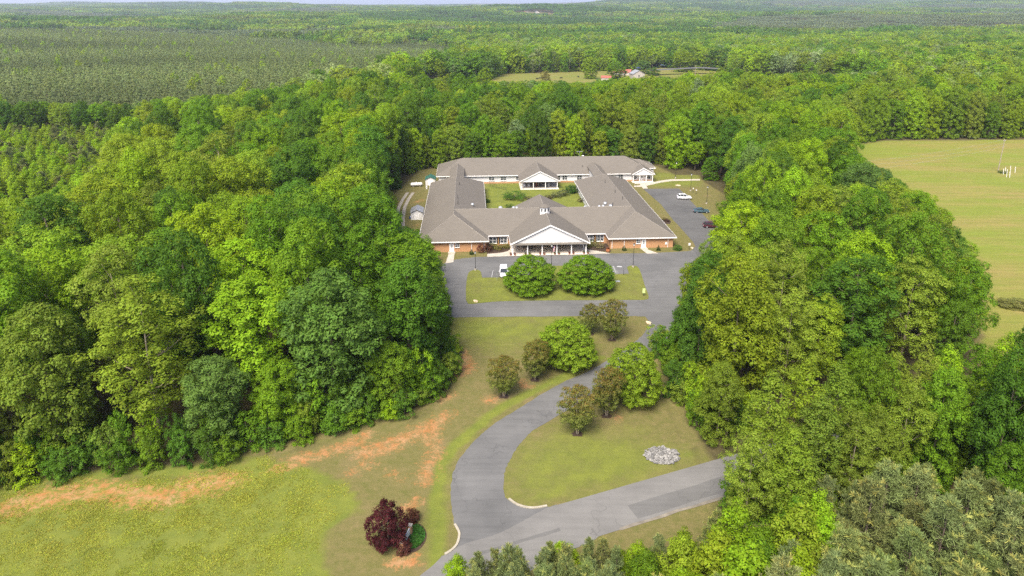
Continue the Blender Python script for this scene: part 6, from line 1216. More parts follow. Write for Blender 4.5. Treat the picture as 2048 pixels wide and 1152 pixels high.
# labels: look + place, then order from the left among those that look alike
ORD = ["first", "second", "third", "fourth", "fifth", "sixth", "seventh", "eighth", "ninth", "tenth", "eleventh", "twelfth", "thirteenth", "fourteenth", "fifteenth", "sixteenth",
       "seventeenth", "eighteenth", "nineteenth", "twentieth", "twenty-first", "twenty-second", "twenty-third", "twenty-fourth", "twenty-fifth", "twenty-sixth", "twenty-seventh", "twenty-eighth", "twenty-ninth", "thirtieth", "thirty-first", "thirty-second", "thirty-third", "thirty-fourth", "thirty-fifth", "thirty-sixth", "thirty-seventh", "thirty-eighth", "thirty-ninth", "fortieth"]
by = {}
for q in trees: by.setdefault((q[1], q[2], q[3]), []).append(q)
for (sh, ti, zn), qs in by.items():
    qs.sort(key=lambda q: q[4])
    n = len(qs)
    look = TINT_WORD[ti] + " " + SHAPE_WORD[sh] + " " + zn
    for i, q in enumerate(qs):
        if n == 1: lab = look
        elif i == 0: lab = "leftmost " + look
        elif i == n - 1: lab = "rightmost " + look
        else: lab = (ORD[i] if i < len(ORD) else "far-along") + " from left, " + look
        cat = "pine" if sh == "pine" else ("bush" if sh == "bush" else "tree")
        tag(q[0], lab, cat, {"pine": "young pines by the road", "bush": "bushes along the wood edge"}.get(sh, "woodland trees"))

# ---- the rest of the wood, too many to count: instances on points, one object of kind stuff each
stock = bpy.data.collections.new("tree_stock")
stock_ix = {}
def stock_add(key, me_):
    o = bpy.data.objects.new("%03d_%s" % (len(stock_ix), key), me_)
    stock.objects.link(o)
    stock_ix[key] = len(stock_ix)
def joined(kind, i):
    """crown and wood of a model as one mesh"""
    crown, trunk, (wv, wf), H, R = MODELS[kind][i]
    n = len(crown.polygons)
    co = np.empty(len(crown.vertices) * 3, np.float32); crown.vertices.foreach_get("co", co)
    tn = np.empty(n * 4, np.float32); crown.attributes["tone"].data.foreach_get("color", tn)
    return leaf_mesh(kind + "_whole", co.reshape(-1, 3).astype(float), tn.reshape(-1, 4)[:, :3], crown.materials[0], (wv, wf))
for kind in ("round", "oval", "full", "lacy", "sapling", "pine", "bush", "slim"):
    for i in range(min(2, len(MODELS[kind]))):
        stock_add(kind + str(i), joined(kind, i))
# coarser models for the middle distance
for i in range(4):
    m_, _ = make_crown("mid_tree", 200 + i, 20, 5.0, [ROUND, OVAL, FULL, OVAL][i], 62, 1.5, 34, 0.95, sq=0.8, extra=([(0, 0, 0), (.4, 0, 0), (0, .4, 0), (0, 0, 14)], [(0, 1, 3), (1, 2, 3), (2, 0, 3)]))
    stock_add("mid%d" % i, m_)
for i in range(3):
    m_, _ = make_crown("mid_pine", 220 + i, 15, 2.9, [(0.3, .5), (.45, .9), (.6, 1), (.75, .8), (.9, .45), (1, .1)], 30, 0.85, 26, 0.62, mat='needle', gap=0.4, sq=0.7, extra=([(0, 0, 0), (.25, 0, 0), (0, .25, 0), (0, 0, 13)], [(0, 1, 3), (1, 2, 3), (2, 0, 3)]))
    stock_add("midpine%d" % i, m_)
# stands of far trees
def stand(seed, size, n, H, R, leaves, leaf, mat, prof):
    rng = np.random.default_rng(seed)
    V, T = [], []
    for k in range(n):
        x, y = rng.uniform(-size / 2, size / 2, 2); h = H * rng.uniform(0.8, 1.15); r = R * rng.uniform(0.75, 1.25)
        d = rng.normal(size=(leaves, 3)); d /= np.linalg.norm(d, axis=1, keepdims=True); d[:, 2] = np.abs(d[:, 2]) * 1.15 - 0.25
        c = np.array([x, y, h - r * 1.1]) + d * np.array([r, r, r * 1.25]) * rng.uniform(.7, 1.05, (leaves, 1))
        V.append(leaf_arrays(c, d + rng.normal(scale=0.35, size=(leaves, 3)), leaf, rng, 0.8))
        hue = np.array([1 + rng.uniform(-.15, .12), 1.0, 1 + rng.uniform(-.2, .6)]) * rng.uniform(0.75, 1.15)
        T.append(hue[None] * rng.uniform(0.93, 1.07, (leaves, 1)))
    return leaf_mesh("stand", np.concatenate(V), np.concatenate(T), M[mat])
for i in range(4): stock_add("stand%d" % i, stand(300 + i, 80, 72, 21, 6.2, 34, 3.3, 'leaf', None))
for i in range(2): stock_add("pinestand%d" % i, stand(320 + i, 80, 260, 15, 2.9, 14, 1.9, 'needle', None))

def scatter(name, rows, label):
    """rows: (x, y, z, model, sx, sy, sz, rz, r, g, b)"""
    A = np.array(rows, float)
    me_ = bpy.data.meshes.new(name)
    me_.vertices.add(len(A)); me_.vertices.foreach_set("co", A[:, :3].astype(np.float32).ravel())
    for nm, typ, dat, key in (("model", 'INT', A[:, 3].astype(np.int32), "value"), ("size", 'FLOAT_VECTOR', A[:, 4:7].astype(np.float32).ravel(), "vector"),
                              ("turn", 'FLOAT_VECTOR', np.stack([A[:, 7] * 0, A[:, 7] * 0, A[:, 7]], -1).astype(np.float32).ravel(), "vector"),
                              ("tint", 'FLOAT_COLOR', np.concatenate([A[:, 8:11], np.ones((len(A), 1))], 1).astype(np.float32).ravel(), "color")):
        at_ = me_.attributes.new(nm, typ, 'POINT'); at_.data.foreach_set(key, dat)
    me_.update()
    o = link(bpy.data.objects.new(name, me_)); tag(o, label, name.split("_")[-1], None, "stuff")
    ng = bpy.data.node_groups.new(name + "_nodes", 'GeometryNodeTree')
    ng.interface.new_socket("Geometry", in_out='INPUT', socket_type='NodeSocketGeometry')
    ng.interface.new_socket("Geometry", in_out='OUTPUT', socket_type='NodeSocketGeometry')
    gi = ng.nodes.new("NodeGroupInput"); go = ng.nodes.new("NodeGroupOutput")
    ip = ng.nodes.new("GeometryNodeInstanceOnPoints"); ci = ng.nodes.new("GeometryNodeCollectionInfo")
    ci.inputs[0].default_value = stock; ci.inputs[1].default_value = True; ci.inputs[2].default_value = True
    def named(nm, typ):
        q = ng.nodes.new("GeometryNodeInputNamedAttribute"); q.data_type = typ; q.inputs[0].default_value = nm
        return q.outputs[0]
    e2r = ng.nodes.new("FunctionNodeEulerToRotation")
    ng.links.new(named("turn", 'FLOAT_VECTOR'), e2r.inputs[0])
    ip.inputs["Pick Instance"].default_value = True
    ng.links.new(gi.outputs[0], ip.inputs["Points"]); ng.links.new(ci.outputs[0], ip.inputs["Instance"])
    ng.links.new(named("model", 'INT'), ip.inputs["Instance Index"]); ng.links.new(e2r.outputs[0], ip.inputs["Rotation"])
    ng.links.new(named("size", 'FLOAT_VECTOR'), ip.inputs["Scale"]); ng.links.new(ip.outputs[0], go.inputs[0])
    md = o.modifiers.new("scatter", 'NODES'); md.node_group = ng
    return o

def tinted(t_, j=0.19):
    b = TINTS[t_]; k = 1 + wr.uniform(-j, j)
    return (b[0] * k * (1 + wr.uniform(-j, j) * 0.5), b[1] * k, b[2] * k * (1 + wr.uniform(-j, j)))
rows = []
for (x, y, h, r, k, ti, ed) in parse(BACK_TREES):
    sh = shape_of(k, ti, ed, wr)
    if sh == "high": sh = "lacy"
    if sh == "slim": sh = "slim"
    H, R = MODELS[sh][0][3:5]
    rows.append((x, y, float(land(x, y)), stock_ix[sh + str(wr.randrange(2))], r / R * 1.02, r / R * 1.02, h / H, wr.uniform(0, 6.28), *tinted(ti)))
scatter("background_woodland", rows, "mass of further trees filling the wood around the home")

PINES = S((-400, 70), (0, 66), (300, 66), (520, 72), (700, 80), (860, 76), (940, 88)) + [(-64, 662), (-90, 540), (-112, 448), (-130, 378), (-170, 350), (-240, 342), (-420, 342), (-900, 420)]
rng = np.random.default_rng(3)
rows = []; prow = []
GLADES = [(site(60, 218), 26, 60), (site(1400, 104), 40, 90)]
def jgrid(y0, y1, sp, marg=60):
    out = []
    y = y0
    while y < y1:
        xm = 0.80 * y + marg
        xs = np.arange(-xm, xm, sp)
        out.append(np.stack([xs + rng.uniform(-.42, .42, len(xs)) * sp, y + rng.uniform(-.42, .42, len(xs)) * sp], -1))
        y += sp
    return np.concatenate(out)
P_ = jgrid(392, 1350, 8.6)
cut = (P_[:, 0] < -120) & (P_[:, 1] > 1290)
ok = ~(cut | in_poly(P_[:, 0], P_[:, 1], MEADOW) | in_poly(P_[:, 0], P_[:, 1], PINES) | in_poly(P_[:, 0], P_[:, 1], FIELD))
P_ = P_[ok]; hz_ = land(P_[:, 0], P_[:, 1])
mass = 0.5 + 0.5 * np.sin(P_[:, 0] / 47 + 2 * np.sin(P_[:, 1] / 83)) * np.cos(P_[:, 1] / 61 + P_[:, 0] / 130)
for (x, y), z, ms in zip(P_, hz_, mass):
    near_mead = line_dist(np.array([x]), np.array([y]), MEADOW, True)[0] if y < 800 and -150 < x < 330 else 99
    h = wr.uniform(14, 27)
    if -70 < x < 250 and y < 640:                        # low regrowth in front of the meadow
        yn = 575 + max(0, x) * 0.35
        if near_mead < 26 and y < yn and wr.random() < .85: continue
        if y < yn: h = min(h, max(2.5, 62 * (1 - y / yn) + wr.uniform(-6, 0)))
    r = h * wr.uniform(0.24, 0.36)
    u = wr.random()
    if u < 0.10 + 0.10 * (ms > .8): prow.append((x, y, z, stock_ix["midpine%d" % wr.randrange(3)], 1.25, 1.25, h / 15, wr.uniform(0, 6.28), *tinted(9, .2))); continue
    ti = wr.choice([3, 3, 2, 2, 4, 5] if ms < 0.35 else ([2, 1, 0, 3, 5, 1] if ms < 0.7 else [0, 1, 1, 5, 2, 7]))
    full = near_mead < 14
    rows.append((x, y, z, stock_ix["mid%d" % (2 if full else wr.randrange(4))], r / 5, r / 5, h / 20, wr.uniform(0, 6.28), *tinted(ti, .18)))
P_ = jgrid(338, 1450, 4.3)
P_ = P_[in_poly(P_[:, 0], P_[:, 1], PINES)]
for (x, y), z in zip(P_, land(P_[:, 0], P_[:, 1])):
    if wr.random() < 0.006:
        rows.append((x, y, z, stock_ix["mid1"], 0.7, 0.7, 0.85, wr.uniform(0, 6.28), *tinted(wr.choice([0, 1])))); continue
    h = wr.uniform(11, 17); r = wr.uniform(0.85, 1.25)
    band = 1 + 0.22 * math.sin(y / 55 + 1.6 * math.sin(x / 130)) * math.cos(x / 210 + y / 300)
    tc = tinted(9, .16)
    prow.append((x, y, z, stock_ix["midpine%d" % wr.randrange(3)], r, r, h / 15 * (0.8 + 0.2 * band), wr.uniform(0, 6.28), tc[0] * band, tc[1] * band, tc[2] * band))
for (y0, y1, sp) in ((1380, 3000, 72), (3000, 8200, 76)):
    P_ = jgrid(y0, y1, sp, 200)
    P_ = P_[~in_poly(P_[:, 0], P_[:, 1], PINES)]
    for (x, y), z in zip(P_, land(P_[:, 0], P_[:, 1])):
        if abs(x - PADDOCK[1]) < 110 and PADDOCK[0] - 260 < y < PADDOCK[0] + 60: continue
        ms = math.sin(x / 420 + 1.5 * math.sin(y / 510)) * math.cos(y / 390 + x / 900)
        if ms > 0.25 and x > -200 or ms > 0.7:
            prow.append((x, y, z, stock_ix["pinestand%d" % wr.randrange(2)], 1, 1, wr.uniform(.85, 1.2), wr.randrange(4) * 1.5708, *tinted(9, .12)))
        else:
            rows.append((x, y, z, stock_ix["stand%d" % wr.randrange(4)], 1, 1, wr.uniform(.8, 1.2), wr.randrange(4) * 1.5708, *tinted(3 if ms < -0.35 else wr.choice([2, 2, 1, 3, 5, 1]), .2)))
scatter("distant_woodland", rows, "broadleaf forest rolling away to the horizon behind the home")
scatter("pine_plantation", prow, "grey-green pine plantation on the far left and pines in the far forest")
# ---------------------------------------------------------------- the care home
t = NT("shingles")
oc = t.coords("Object")
sh = t.n("ShaderNodeTexBrick"); sh.inputs["Scale"].default_value = 1.0
sh.inputs["Brick Width"].default_value = 0.9; sh.inputs["Row Height"].default_value = 0.28; sh.inputs["Mortar Size"].default_value = 0.02; sh.inputs["Mortar Smooth"].default_value = 0.3
sh.inputs["Color1"].default_value = (0.138, 0.123, 0.102, 1); sh.inputs["Color2"].default_value = (0.122, 0.108, 0.090, 1); sh.inputs["Mortar"].default_value = (0.098, 0.087, 0.075, 1)
t.l(oc, sh.inputs["Vector"])
n1 = t.noise(oc, 0.25, 5, 0.65); n2 = t.noise(oc, 5.0, 3, 0.7)
c = t.mix(t.ramp(n1, [(0.3, 0.0), (0.7, 0.55)]), sh.outputs["Color"], (0.148, 0.131, 0.108))
c = t.mix(t.ramp(n2, [(0.35, 0.35), (0.6, 0.0)]), c, (0.104, 0.092, 0.078))
t.base(c); t.bump(t.math('ADD', n2, sh.outputs["Fac"]), 0.25, 0.02)
M['shingle'] = t.done(0.95, 0, 0.15)
M['ridge'] = plain("ridge_shingle", (0.200, 0.178, 0.150), 0.95, var=0.2, scale=2)
t = NT("brick")
bt = t.n("ShaderNodeTexBrick"); bt.inputs["Scale"].default_value = 1.0
bt.inputs["Brick Width"].default_value = 0.22; bt.inputs["Row Height"].default_value = 0.075; bt.inputs["Mortar Size"].default_value = 0.008
bt.inputs["Color1"].default_value = (0.42, 0.215, 0.090, 1); bt.inputs["Color2"].default_value = (0.36, 0.175, 0.072, 1); bt.inputs["Mortar"].default_value = (0.34, 0.25, 0.17, 1)
mp = t.n("ShaderNodeCombineXYZ"); sx = t.n("ShaderNodeSeparateXYZ"); t.l(t.coords("Object"), sx.inputs[0])
t.l(t.math('ADD', sx.outputs[0], sx.outputs[1]), mp.inputs[0]); t.l(sx.outputs[2], mp.inputs[1]); t.l(mp.outputs[0], bt.inputs["Vector"])
c = t.mix(t.ramp(t.noise(t.coords("Object"), 0.7, 4), [(0.3, 0.0), (0.7, 0.4)]), bt.outputs["Color"], (0.38, 0.19, 0.085))
M['brick'] = t.base(c).done(0.9)
t = NT("white_siding")
sx = t.n("ShaderNodeSeparateXYZ"); t.l(t.coords("Object"), sx.inputs[0])
w = t.n("ShaderNodeTexWave", wave_type='BANDS', bands_direction='Z', wave_profile='SAW'); w.inputs["Scale"].default_value = 1.6
t.l(t.coords("Object"), w.inputs["Vector"])
c = t.mix(t.ramp(t.noise(t.coords("Object"), 0.5, 5), [(0.3, 0.0), (0.7, 1.0)]), (0.52, 0.505, 0.485), (0.58, 0.565, 0.545))
c = t.mix(t.ramp(w.outputs["Fac"], [(0.0, 0.16), (0.12, 0.0)]), c, (0.35, 0.34, 0.33))
M['siding'] = t.base(c).done(0.6)
M['white'] = plain("white_paint", (0.68, 0.66, 0.63), 0.5, var=0.07)
M['door'] = plain("white_door", (0.74,0.72,0.69), 0.45, var=0.05)
M['dark'] = plain("dark_metal", (0.025, 0.025, 0.027), 0.5, var=0.3)
M['shutter'] = plain("black_shutter", (0.02, 0.02, 0.022), 0.6, var=0.2)
M['galv'] = plain("galvanised_metal", (0.40, 0.41, 0.42), 0.45, 0.5, var=0.15)
M['soffit'] = plain("porch_ceiling", (0.72, 0.70, 0.66), 0.8, var=0.06)
M['palefloor'] = plain('pale_concrete', (0.58, 0.51, 0.42), 0.85, var=0.08)
M['ochre'] = plain("ochre_panel", (0.42, 0.24, 0.09), 0.8, var=0.15)
t = NT("window_glass")
t.base(t.ramp(t.noise(t.coords("Object"), 0.8, 2), [(0.35, (0.030, 0.036, 0.040)), (0.7, (0.10, 0.11, 0.115))]))
M['glass'] = t.done(0.08, 0, 0.6)

HOME = empty("care_home", (9.55, 167.0, 0), math.radians(3.5), "long low brick and white care home with brown hip roofs around a courtyard", "building")
def box(name, m, x0, x1, y0, y1, z0, z1, parent=None):
    return MB().box(x0, x1, y0, y1, z0, z1).build(name, M[m], parent or HOME)

def caps(roof, segs, w=0.16):
    for a, b in segs:
        MB().tube([a, b], w, 5).build("ridge_cap", M['ridge'], roof)

def hip_roof(x0, x1, y0, y1, z, pitch, axis='y', hip0=True, hip1=True):
    """closed hip roof on the eave rectangle; ridge along axis; returns object, ridge height"""
    b = MB()
    half = (x1 - x0) / 2 if axis == 'y' else (y1 - y0) / 2
    zr = z + half * pitch
    if axis == 'y':
        cx = (x0 + x1) / 2
        r0 = (cx, y0 + (half if hip0 else 0), zr); r1 = (cx, y1 - (half if hip1 else 0), zr)
    else:
        cy = (y0 + y1) / 2
        r0 = (x0 + (half if hip0 else 0), cy, zr); r1 = (x1 - (half if hip1 else 0), cy, zr)
    P_ = [(x0, y0, z), (x1, y0, z), (x1, y1, z), (x0, y1, z), r0, r1]
    if axis == 'y': F = [(0, 1, 4), (1, 2, 5, 4), (2, 3, 5), (3, 0, 4, 5), (3, 2, 1, 0)]
    else: F = [(3, 0, 4), (0, 1, 5, 4), (1, 2, 5), (2, 3, 4, 5), (3, 2, 1, 0)]
    b.add(P_, F)
    o = b.build("roof", M['shingle'], HOME)
    segs = [(r0, r1)]
    E = [P_[0], P_[1], P_[2], P_[3]]
    if axis == 'y':
        if hip0: segs += [(E[0], r0), (E[1], r0)]
        if hip1: segs += [(E[2], r1), (E[3], r1)]
    else:
        if hip0: segs += [(E[0], r0), (E[3], r0)]
        if hip1: segs += [(E[1], r1), (E[2], r1)]
    lift = lambda p: (p[0], p[1], p[2] + 0.0)
    caps(o, [(lift(a), lift(b_)) for a, b_ in segs], 0.09)
    return o, zr

def eave_trim(x0, x1, y0, y1, z, sides="fblr", h=0.24):
    w = 0.06
    for s, a in (("f", (x0 - w, x1 + w, y0 - w, y0, z - h, z + 0.03)), ("b", (x0 - w, x1 + w, y1, y1 + w, z - h, z + 0.03)),
                 ("l", (x0 - w, x0, y0, y1, z - h, z + 0.03)), ("r", (x1, x1 + w, y0, y1, z - h, z + 0.03))):
        if s in sides: box("fascia", "white", *a)

def window(x, y, z0, z1, w, face='f', frame=0.09, shutters=False, mull=1):
    """a window on a wall facing front (y) or the courtyard side"""
    g = MB().box(x - w / 2, x + w / 2, y - 0.05, y + 0.06, z0, z1).build("window", M['glass'], HOME)
    fr = MB()
    for (a, b_, c_, d_) in ((x - w / 2 - frame, x - w / 2, z0 - frame, z1 + frame), (x + w / 2, x + w / 2 + frame, z0 - frame, z1 + frame),
                            (x - w / 2, x + w / 2, z1, z1 + frame), (x - w / 2, x + w / 2, z0 - frame, z0)):
        fr.box(a, b_, y - 0.11, y - 0.002, c_, d_)
    for k in range(mull):
        xm = x - w / 2 + w * (k + 1) / (mull + 1)
        fr.box(xm - 0.03, xm + 0.03, y - 0.09, y - 0.05, z0, z1)
    fr.box(x - w / 2, x + w / 2, y - 0.085, y - 0.05, (z0 + z1) / 2 - 0.03, (z0 + z1) / 2 + 0.03)
    fr.build("frame", M['white'], g)
    MB().box(x - w / 2 - 0.15, x + w / 2 + 0.15, y - 0.2, y - 0.003, z0 - frame - 0.08, z0 - frame - 0.002).build("sill", M['white'], g)
    if shutters:
        for s in (-1, 1):
            xs = x + s * (w / 2 + 0.36)
            MB().box(xs - 0.2, xs + 0.2, y - 0.06, y - 0.004, z0 - 0.05, z1 + 0.05).build("shutter", M['shutter'], g)
    return g

def door(x, y, w=1.0, h=2.15, z0=0.15):
    d = MB().box(x - w / 2, x + w / 2, y - 0.05, y + 0.04, z0, z0 + h).build("door", M['door'], HOME)
    MB().box(x - 0.24, x + 0.24, y - 0.075, y - 0.052, z0 + 1.05, z0 + 1.85).build("pane", M['glass'], d)
    m = MB()
    for zz in (1.31, 1.57): m.box(x - 0.24, x + 0.24, y - 0.09, y - 0.076, z0 + zz, z0 + zz + 0.03)
    m.box(x - 0.02, x + 0.02, y - 0.092, y - 0.077, z0 + 1.05, z0 + 1.85); m.build("glazing_bar", M['white'], d)
    MB().lathe([(0.02, -0.02), (0.045, 0.0), (0.045, 0.03), (0.02, 0.05)], (x + w / 2 - 0.12, y - 0.09, z0 + 1.0), 8).build("handle", M['galv'], d)
    fr = MB()
    for (a, b_, c_, d_) in ((x - w / 2 - 0.1, x - w / 2 - 0.004, z0, z0 + h + 0.1), (x + w / 2 + 0.004, x + w / 2 + 0.1, z0, z0 + h + 0.1), (x - w / 2, x + w / 2, z0 + h + 0.004, z0 + h + 0.1)):
        fr.box(a, b_, y - 0.10, y - 0.002, c_, d_)
    fr.build("door_frame", M['white'], d)
    return d

def gutter_pipe(x, y, z1=2.8):
    MB().tube([(x, y, 0.05), (x, y, z1 - 0.3), (x, y - 0.02, z1)], 0.07, 6).build("downspout", M['white'], HOME)

EZ = 3.05
ROOFS = {}
# wings
for s in (-1, 1):
    a, b_ = sorted((s * 15.6, s * 33.7))
    wa, wb = a + 0.7, b_ - 0.7
    box("brick_wall", "brick", wa, wb, 0.75, 30.0, 0, EZ - 0.02)
    box("siding_wall", "siding", wa, wb, 30.0, 59.6, 0, EZ - 0.02)
    ROOFS[s], zr = hip_roof(a, b_, 0, 60.4, EZ, 0.497)
    eave_trim(a, b_, 0, 60.4, EZ)
    # link roof and walls to the rear building
    cx = s * 24.65
    b = MB(); b.add([(cx - 2.4, 53.5, 5.0), (cx + 2.4, 53.5, 5.0), (cx + 2.4, 76.0, 5.0), (cx - 2.4, 76.0, 5.0), (cx, 53.5, 6.15), (cx, 76.0, 6.15)],
                    [(0, 1, 4), (1, 2, 5, 4), (2, 3, 5), (3, 0, 4, 5), (3, 2, 1, 0)])
    lr = b.build("link_roof", M['shingle'], HOME); caps(lr, [((cx, 53.6, 6.15), (cx, 75.9, 6.15))], 0.12)
    box("link_wall", "siding", cx - 2.1, cx + 2.1, 59.0, 70.5, 0, 4.98)
    box("link_fascia", "shingle", cx - 2.44, cx - 2.402, 53.5, 76.0, 4.75, 5.04); box("link_fascia", "shingle", cx + 2.402, cx + 2.44, 53.5, 76.0, 4.75, 5.04)
    # front doors, windows, steps
    xd = s * 25.15
    door(xd, 0.75); window(xd - 1.45 * (1 if s > 0 else -1), 0.75, 1.35, 2.4, 1.0)
    box("step", "concrete", xd - 0.9, xd + 0.9, -0.45, 0.745, 0, 0.145)
    for q in (16.75, 20.0, 31.6): gutter_pipe(s * q, 0.62)
    # courtyard windows of the wings
    for k in range(4):
        yy = 30 + k * 7.2; xx = s * 16.28
        g = MB().box(xx - 0.06, xx + 0.06, yy - 0.7, yy + 0.7, 1.0, 2.3).build("window", M['glass'], HOME)
        fr = MB()
        for (y0, y1, z0, z1) in ((yy - .8, yy - .7, .9, 2.4), (yy + .7, yy + .8, .9, 2.4), (yy - .7, yy + .7, 2.3, 2.4), (yy - .7, yy + .7, .9, 1.0), (yy - .03, yy + .03, 1, 2.3)):
            fr.box(xx - 0.09, xx + 0.09, y0, y1, z0, z1)
        fr.build("frame", M['white'], g)
box("meter_box", "white", 30.9, 31.35, 0.55, 0.745, 0.9, 1.5)
# hall between the wings
box("brick_wall", "brick", -16.25, 16.25, 4.9, 23.0, 0, EZ - 0.02)
b = MB(); zr = EZ + 9.8 * 0.459
b.add([(-24.6, 4.2, EZ), (24.6, 4.2, EZ), (24.6, 23.8, EZ), (-24.6, 23.8, EZ), (-24.6, 14.0, zr), (24.6, 14.0, zr)], [(3, 0, 4), (0, 1, 5, 4), (1, 2, 5), (2, 3, 4, 5), (3, 2, 1, 0)])
hall = b.build("roof", M['shingle'], HOME); caps(hall, [((-24.4, 14.0, zr), (24.4, 14.0, zr))], 0.09)
for s in (-1, 1):
    a, b_ = sorted((s * 10.2, s * 15.55))
    box("fascia", "white", a, b_, 4.14, 4.2, EZ - 0.24, EZ + 0.03)
    cx = s * 12.95
    for q in (-1.85, -0.95 + 0.02, 1.0, 1.9):
        window(cx + q, 4.9, 0.75, 2.35, 0.78, mull=0)
    for q in (-0.25, 0.32):
        box("shutter", "shutter", cx + q - 0.17, cx + q + 0.17, 4.82, 4.895, 0.65, 2.4)
    box("ochre_panel", "ochre", cx - 0.075, cx + 0.145, 4.84, 4.893, 0.65, 2.4)
    gutter_pipe(s * 10.5, 4.3)
# cross gable and portico
GX, GP = 10.2, 0.485
zr = 3.25 + GX * GP
b = MB()
th = 0.22
for s in (-1, 1):
    pts = [(0, -3.3, zr), (s * GX, -3.3, 3.25), (s * GX, 25.6, 3.25), (0, 25.6, zr)]
    if s > 0: pts = pts[::-1]
    b.slab(pts, th)
port = b.build("portico_roof", M['shingle'], HOME); caps(port, [((0, -3.25, zr), (0, 25.5, zr))], 0.10)
# gable ends: white siding triangle with rake boards
for y0, y1 in ((-3.02, -2.90), (25.0, 25.2)):
    g = MB(); n = 6
    pr = [(-GX + 0.45, 3.32), (GX - 0.45, 3.32), (0, zr - 0.24)]
    g.add([(x, y0, z) for x, z in pr] + [(x, y1, z) for x, z in pr], [(0, 1, 2), (5, 4, 3), (0, 3, 4, 1), (1, 4, 5, 2), (2, 5, 3, 0)])
    g.build("gable", M['siding'], HOME)
for s in (-1, 1):
    r_ = MB()
    p0 = (0, zr + 0.02); p1 = (s * (GX + 0.05), 3.25 + 0.0)
    vs_ = []
    for y in (-3.42, -3.303):
        vs_ += [(p0[0], y, p0[1]), (p1[0], y, p1[1]), (p1[0], y, p1[1] - 0.34), (p0[0], y, p0[1] - 0.34)]
    r_.add(vs_, [(0, 1, 2, 3), (7, 6, 5, 4), (0, 4, 5, 1), (1, 5, 6, 2), (2, 6, 7, 3), (3, 7, 4, 0)])
    r_.build("rake_board", M['white'], HOME)
    box("fascia", "white", *sorted((s * GX, s * (GX + 0.07))), -3.3, 4.1, 2.98, 3.28)
# pent strip of shingles over the beam, beam, ceiling, floor
b = MB(); b.slab([(-GX + 0.2, -3.6, 3.06), (GX - 0.2, -3.6, 3.06), (GX - 0.2, -3.03, 3.34), (-GX + 0.2, -3.03, 3.34)], 0.05); b.build("pent_roof", M['shingle'], HOME)
box("beam", "white", -9.75, 9.75, -2.98, -2.55, 2.72, 3.02)
for s in (-1, 1): box("beam", "white", *sorted((s * 9.45, s * 9.75)), -2.548, 4.88, 2.72, 3.02)
box("porch_ceiling", "soffit", -9.44, 9.44, -2.54, 4.88, 2.9, 2.98)
box("porch_floor", "palefloor", -9.9, 9.9, -3.2, 4.88, 0.0, 0.10)
cols = [(-9.5 + 3.76 * k, -2.76) for k in range(6)] + [(-9.5, 1.2), (9.3, 1.2)]
cm = MB().lathe([(0.24, 0), (0.24, 0.18), (0.18, 0.22), (0.165, 1.4), (0.15, 2.45), (0.2, 2.52), (0.2, 2.62)], (0, 0, 0), 12).mesh("column", M['white'], False)
for x, y in cols:
    o = bpy.data.objects.new("column", cm); o.location = (x, y, 0.1); link(o, HOME)
for x in (-7.4, -5.6, -2.6, 2.6, 5.4, 7.4): window(x, 4.9, 0.8, 2.3, 1.1)
for x in (-0.55, 0.55):
    d = MB().box(x - 0.5, x + 0.5, 4.84, 4.895, 0.11, 2.4).build("glass_door", M['glass'], HOME)
    MB().box(x - 0.52, x - 0.44, 4.80, 4.838, 0.11, 2.44).box(x + 0.44, x + 0.52, 4.80, 4.838, 0.11, 2.44).box(x - 0.44, x + 0.44, 4.80, 4.838, 2.36, 2.44).build("door_frame", M['white'], d)
# cupola
cu = empty("cupola", (0, 0, 0)); cu.parent = HOME; cu.location = (-0.25, 8.4, 7.35)
for k in (): pass
oct_ = lambda r, z, y=0: [(r * math.cos(math.radians(22.5 + 45 * k)), r * math.sin(math.radians(22.5 + 45 * k)), z) for k in range(8)]
MB().lathe([(1.33, 0), (1.33, 2.25)], (0, 0, 0), 8).build("cupola_wall", M['white'], cu, rz=math.radians(22.5))
MB().lathe([(1.55, 2.2), (1.55, 2.32), (0.06, 2.95)], (0, 0, 0), 8).build("cupola_roof", M['shingle'], cu, rz=math.radians(22.5))
for k in range(8):
    a = math.radians(45 * k)
    MB().obox((math.cos(a) * 1.235, math.sin(a) * 1.235, 1.5), (0.06, 0.48, 0.85), a).build("window", M['glass'], cu)
# rear building
box("siding_wall", "siding", -31.4, 45.4, 70.1, 87.2, 0.55, EZ - 0.02); box("brick_plinth", "brick", -31.45, 45.45, 70.05, 87.25, 0, 0.55)
rr_, zr2 = hip_roof(-32.2, 46.2, 69.4, 88.0, EZ, 0.475, 'x')
eave_trim(-32.2, 46.2, 69.4, 88.0, EZ)
o_, _ = hip_roof(38.0, 48.6, 77.0, 87.5, EZ + 0.1, 0.42, 'x', False, True)
box("siding_wall", "siding", 45.41, 48.0, 77.6, 87.0, 0, EZ + 0.08); eave_trim(46.3, 48.6, 77.0, 87.5, EZ + 0.1, "fr")
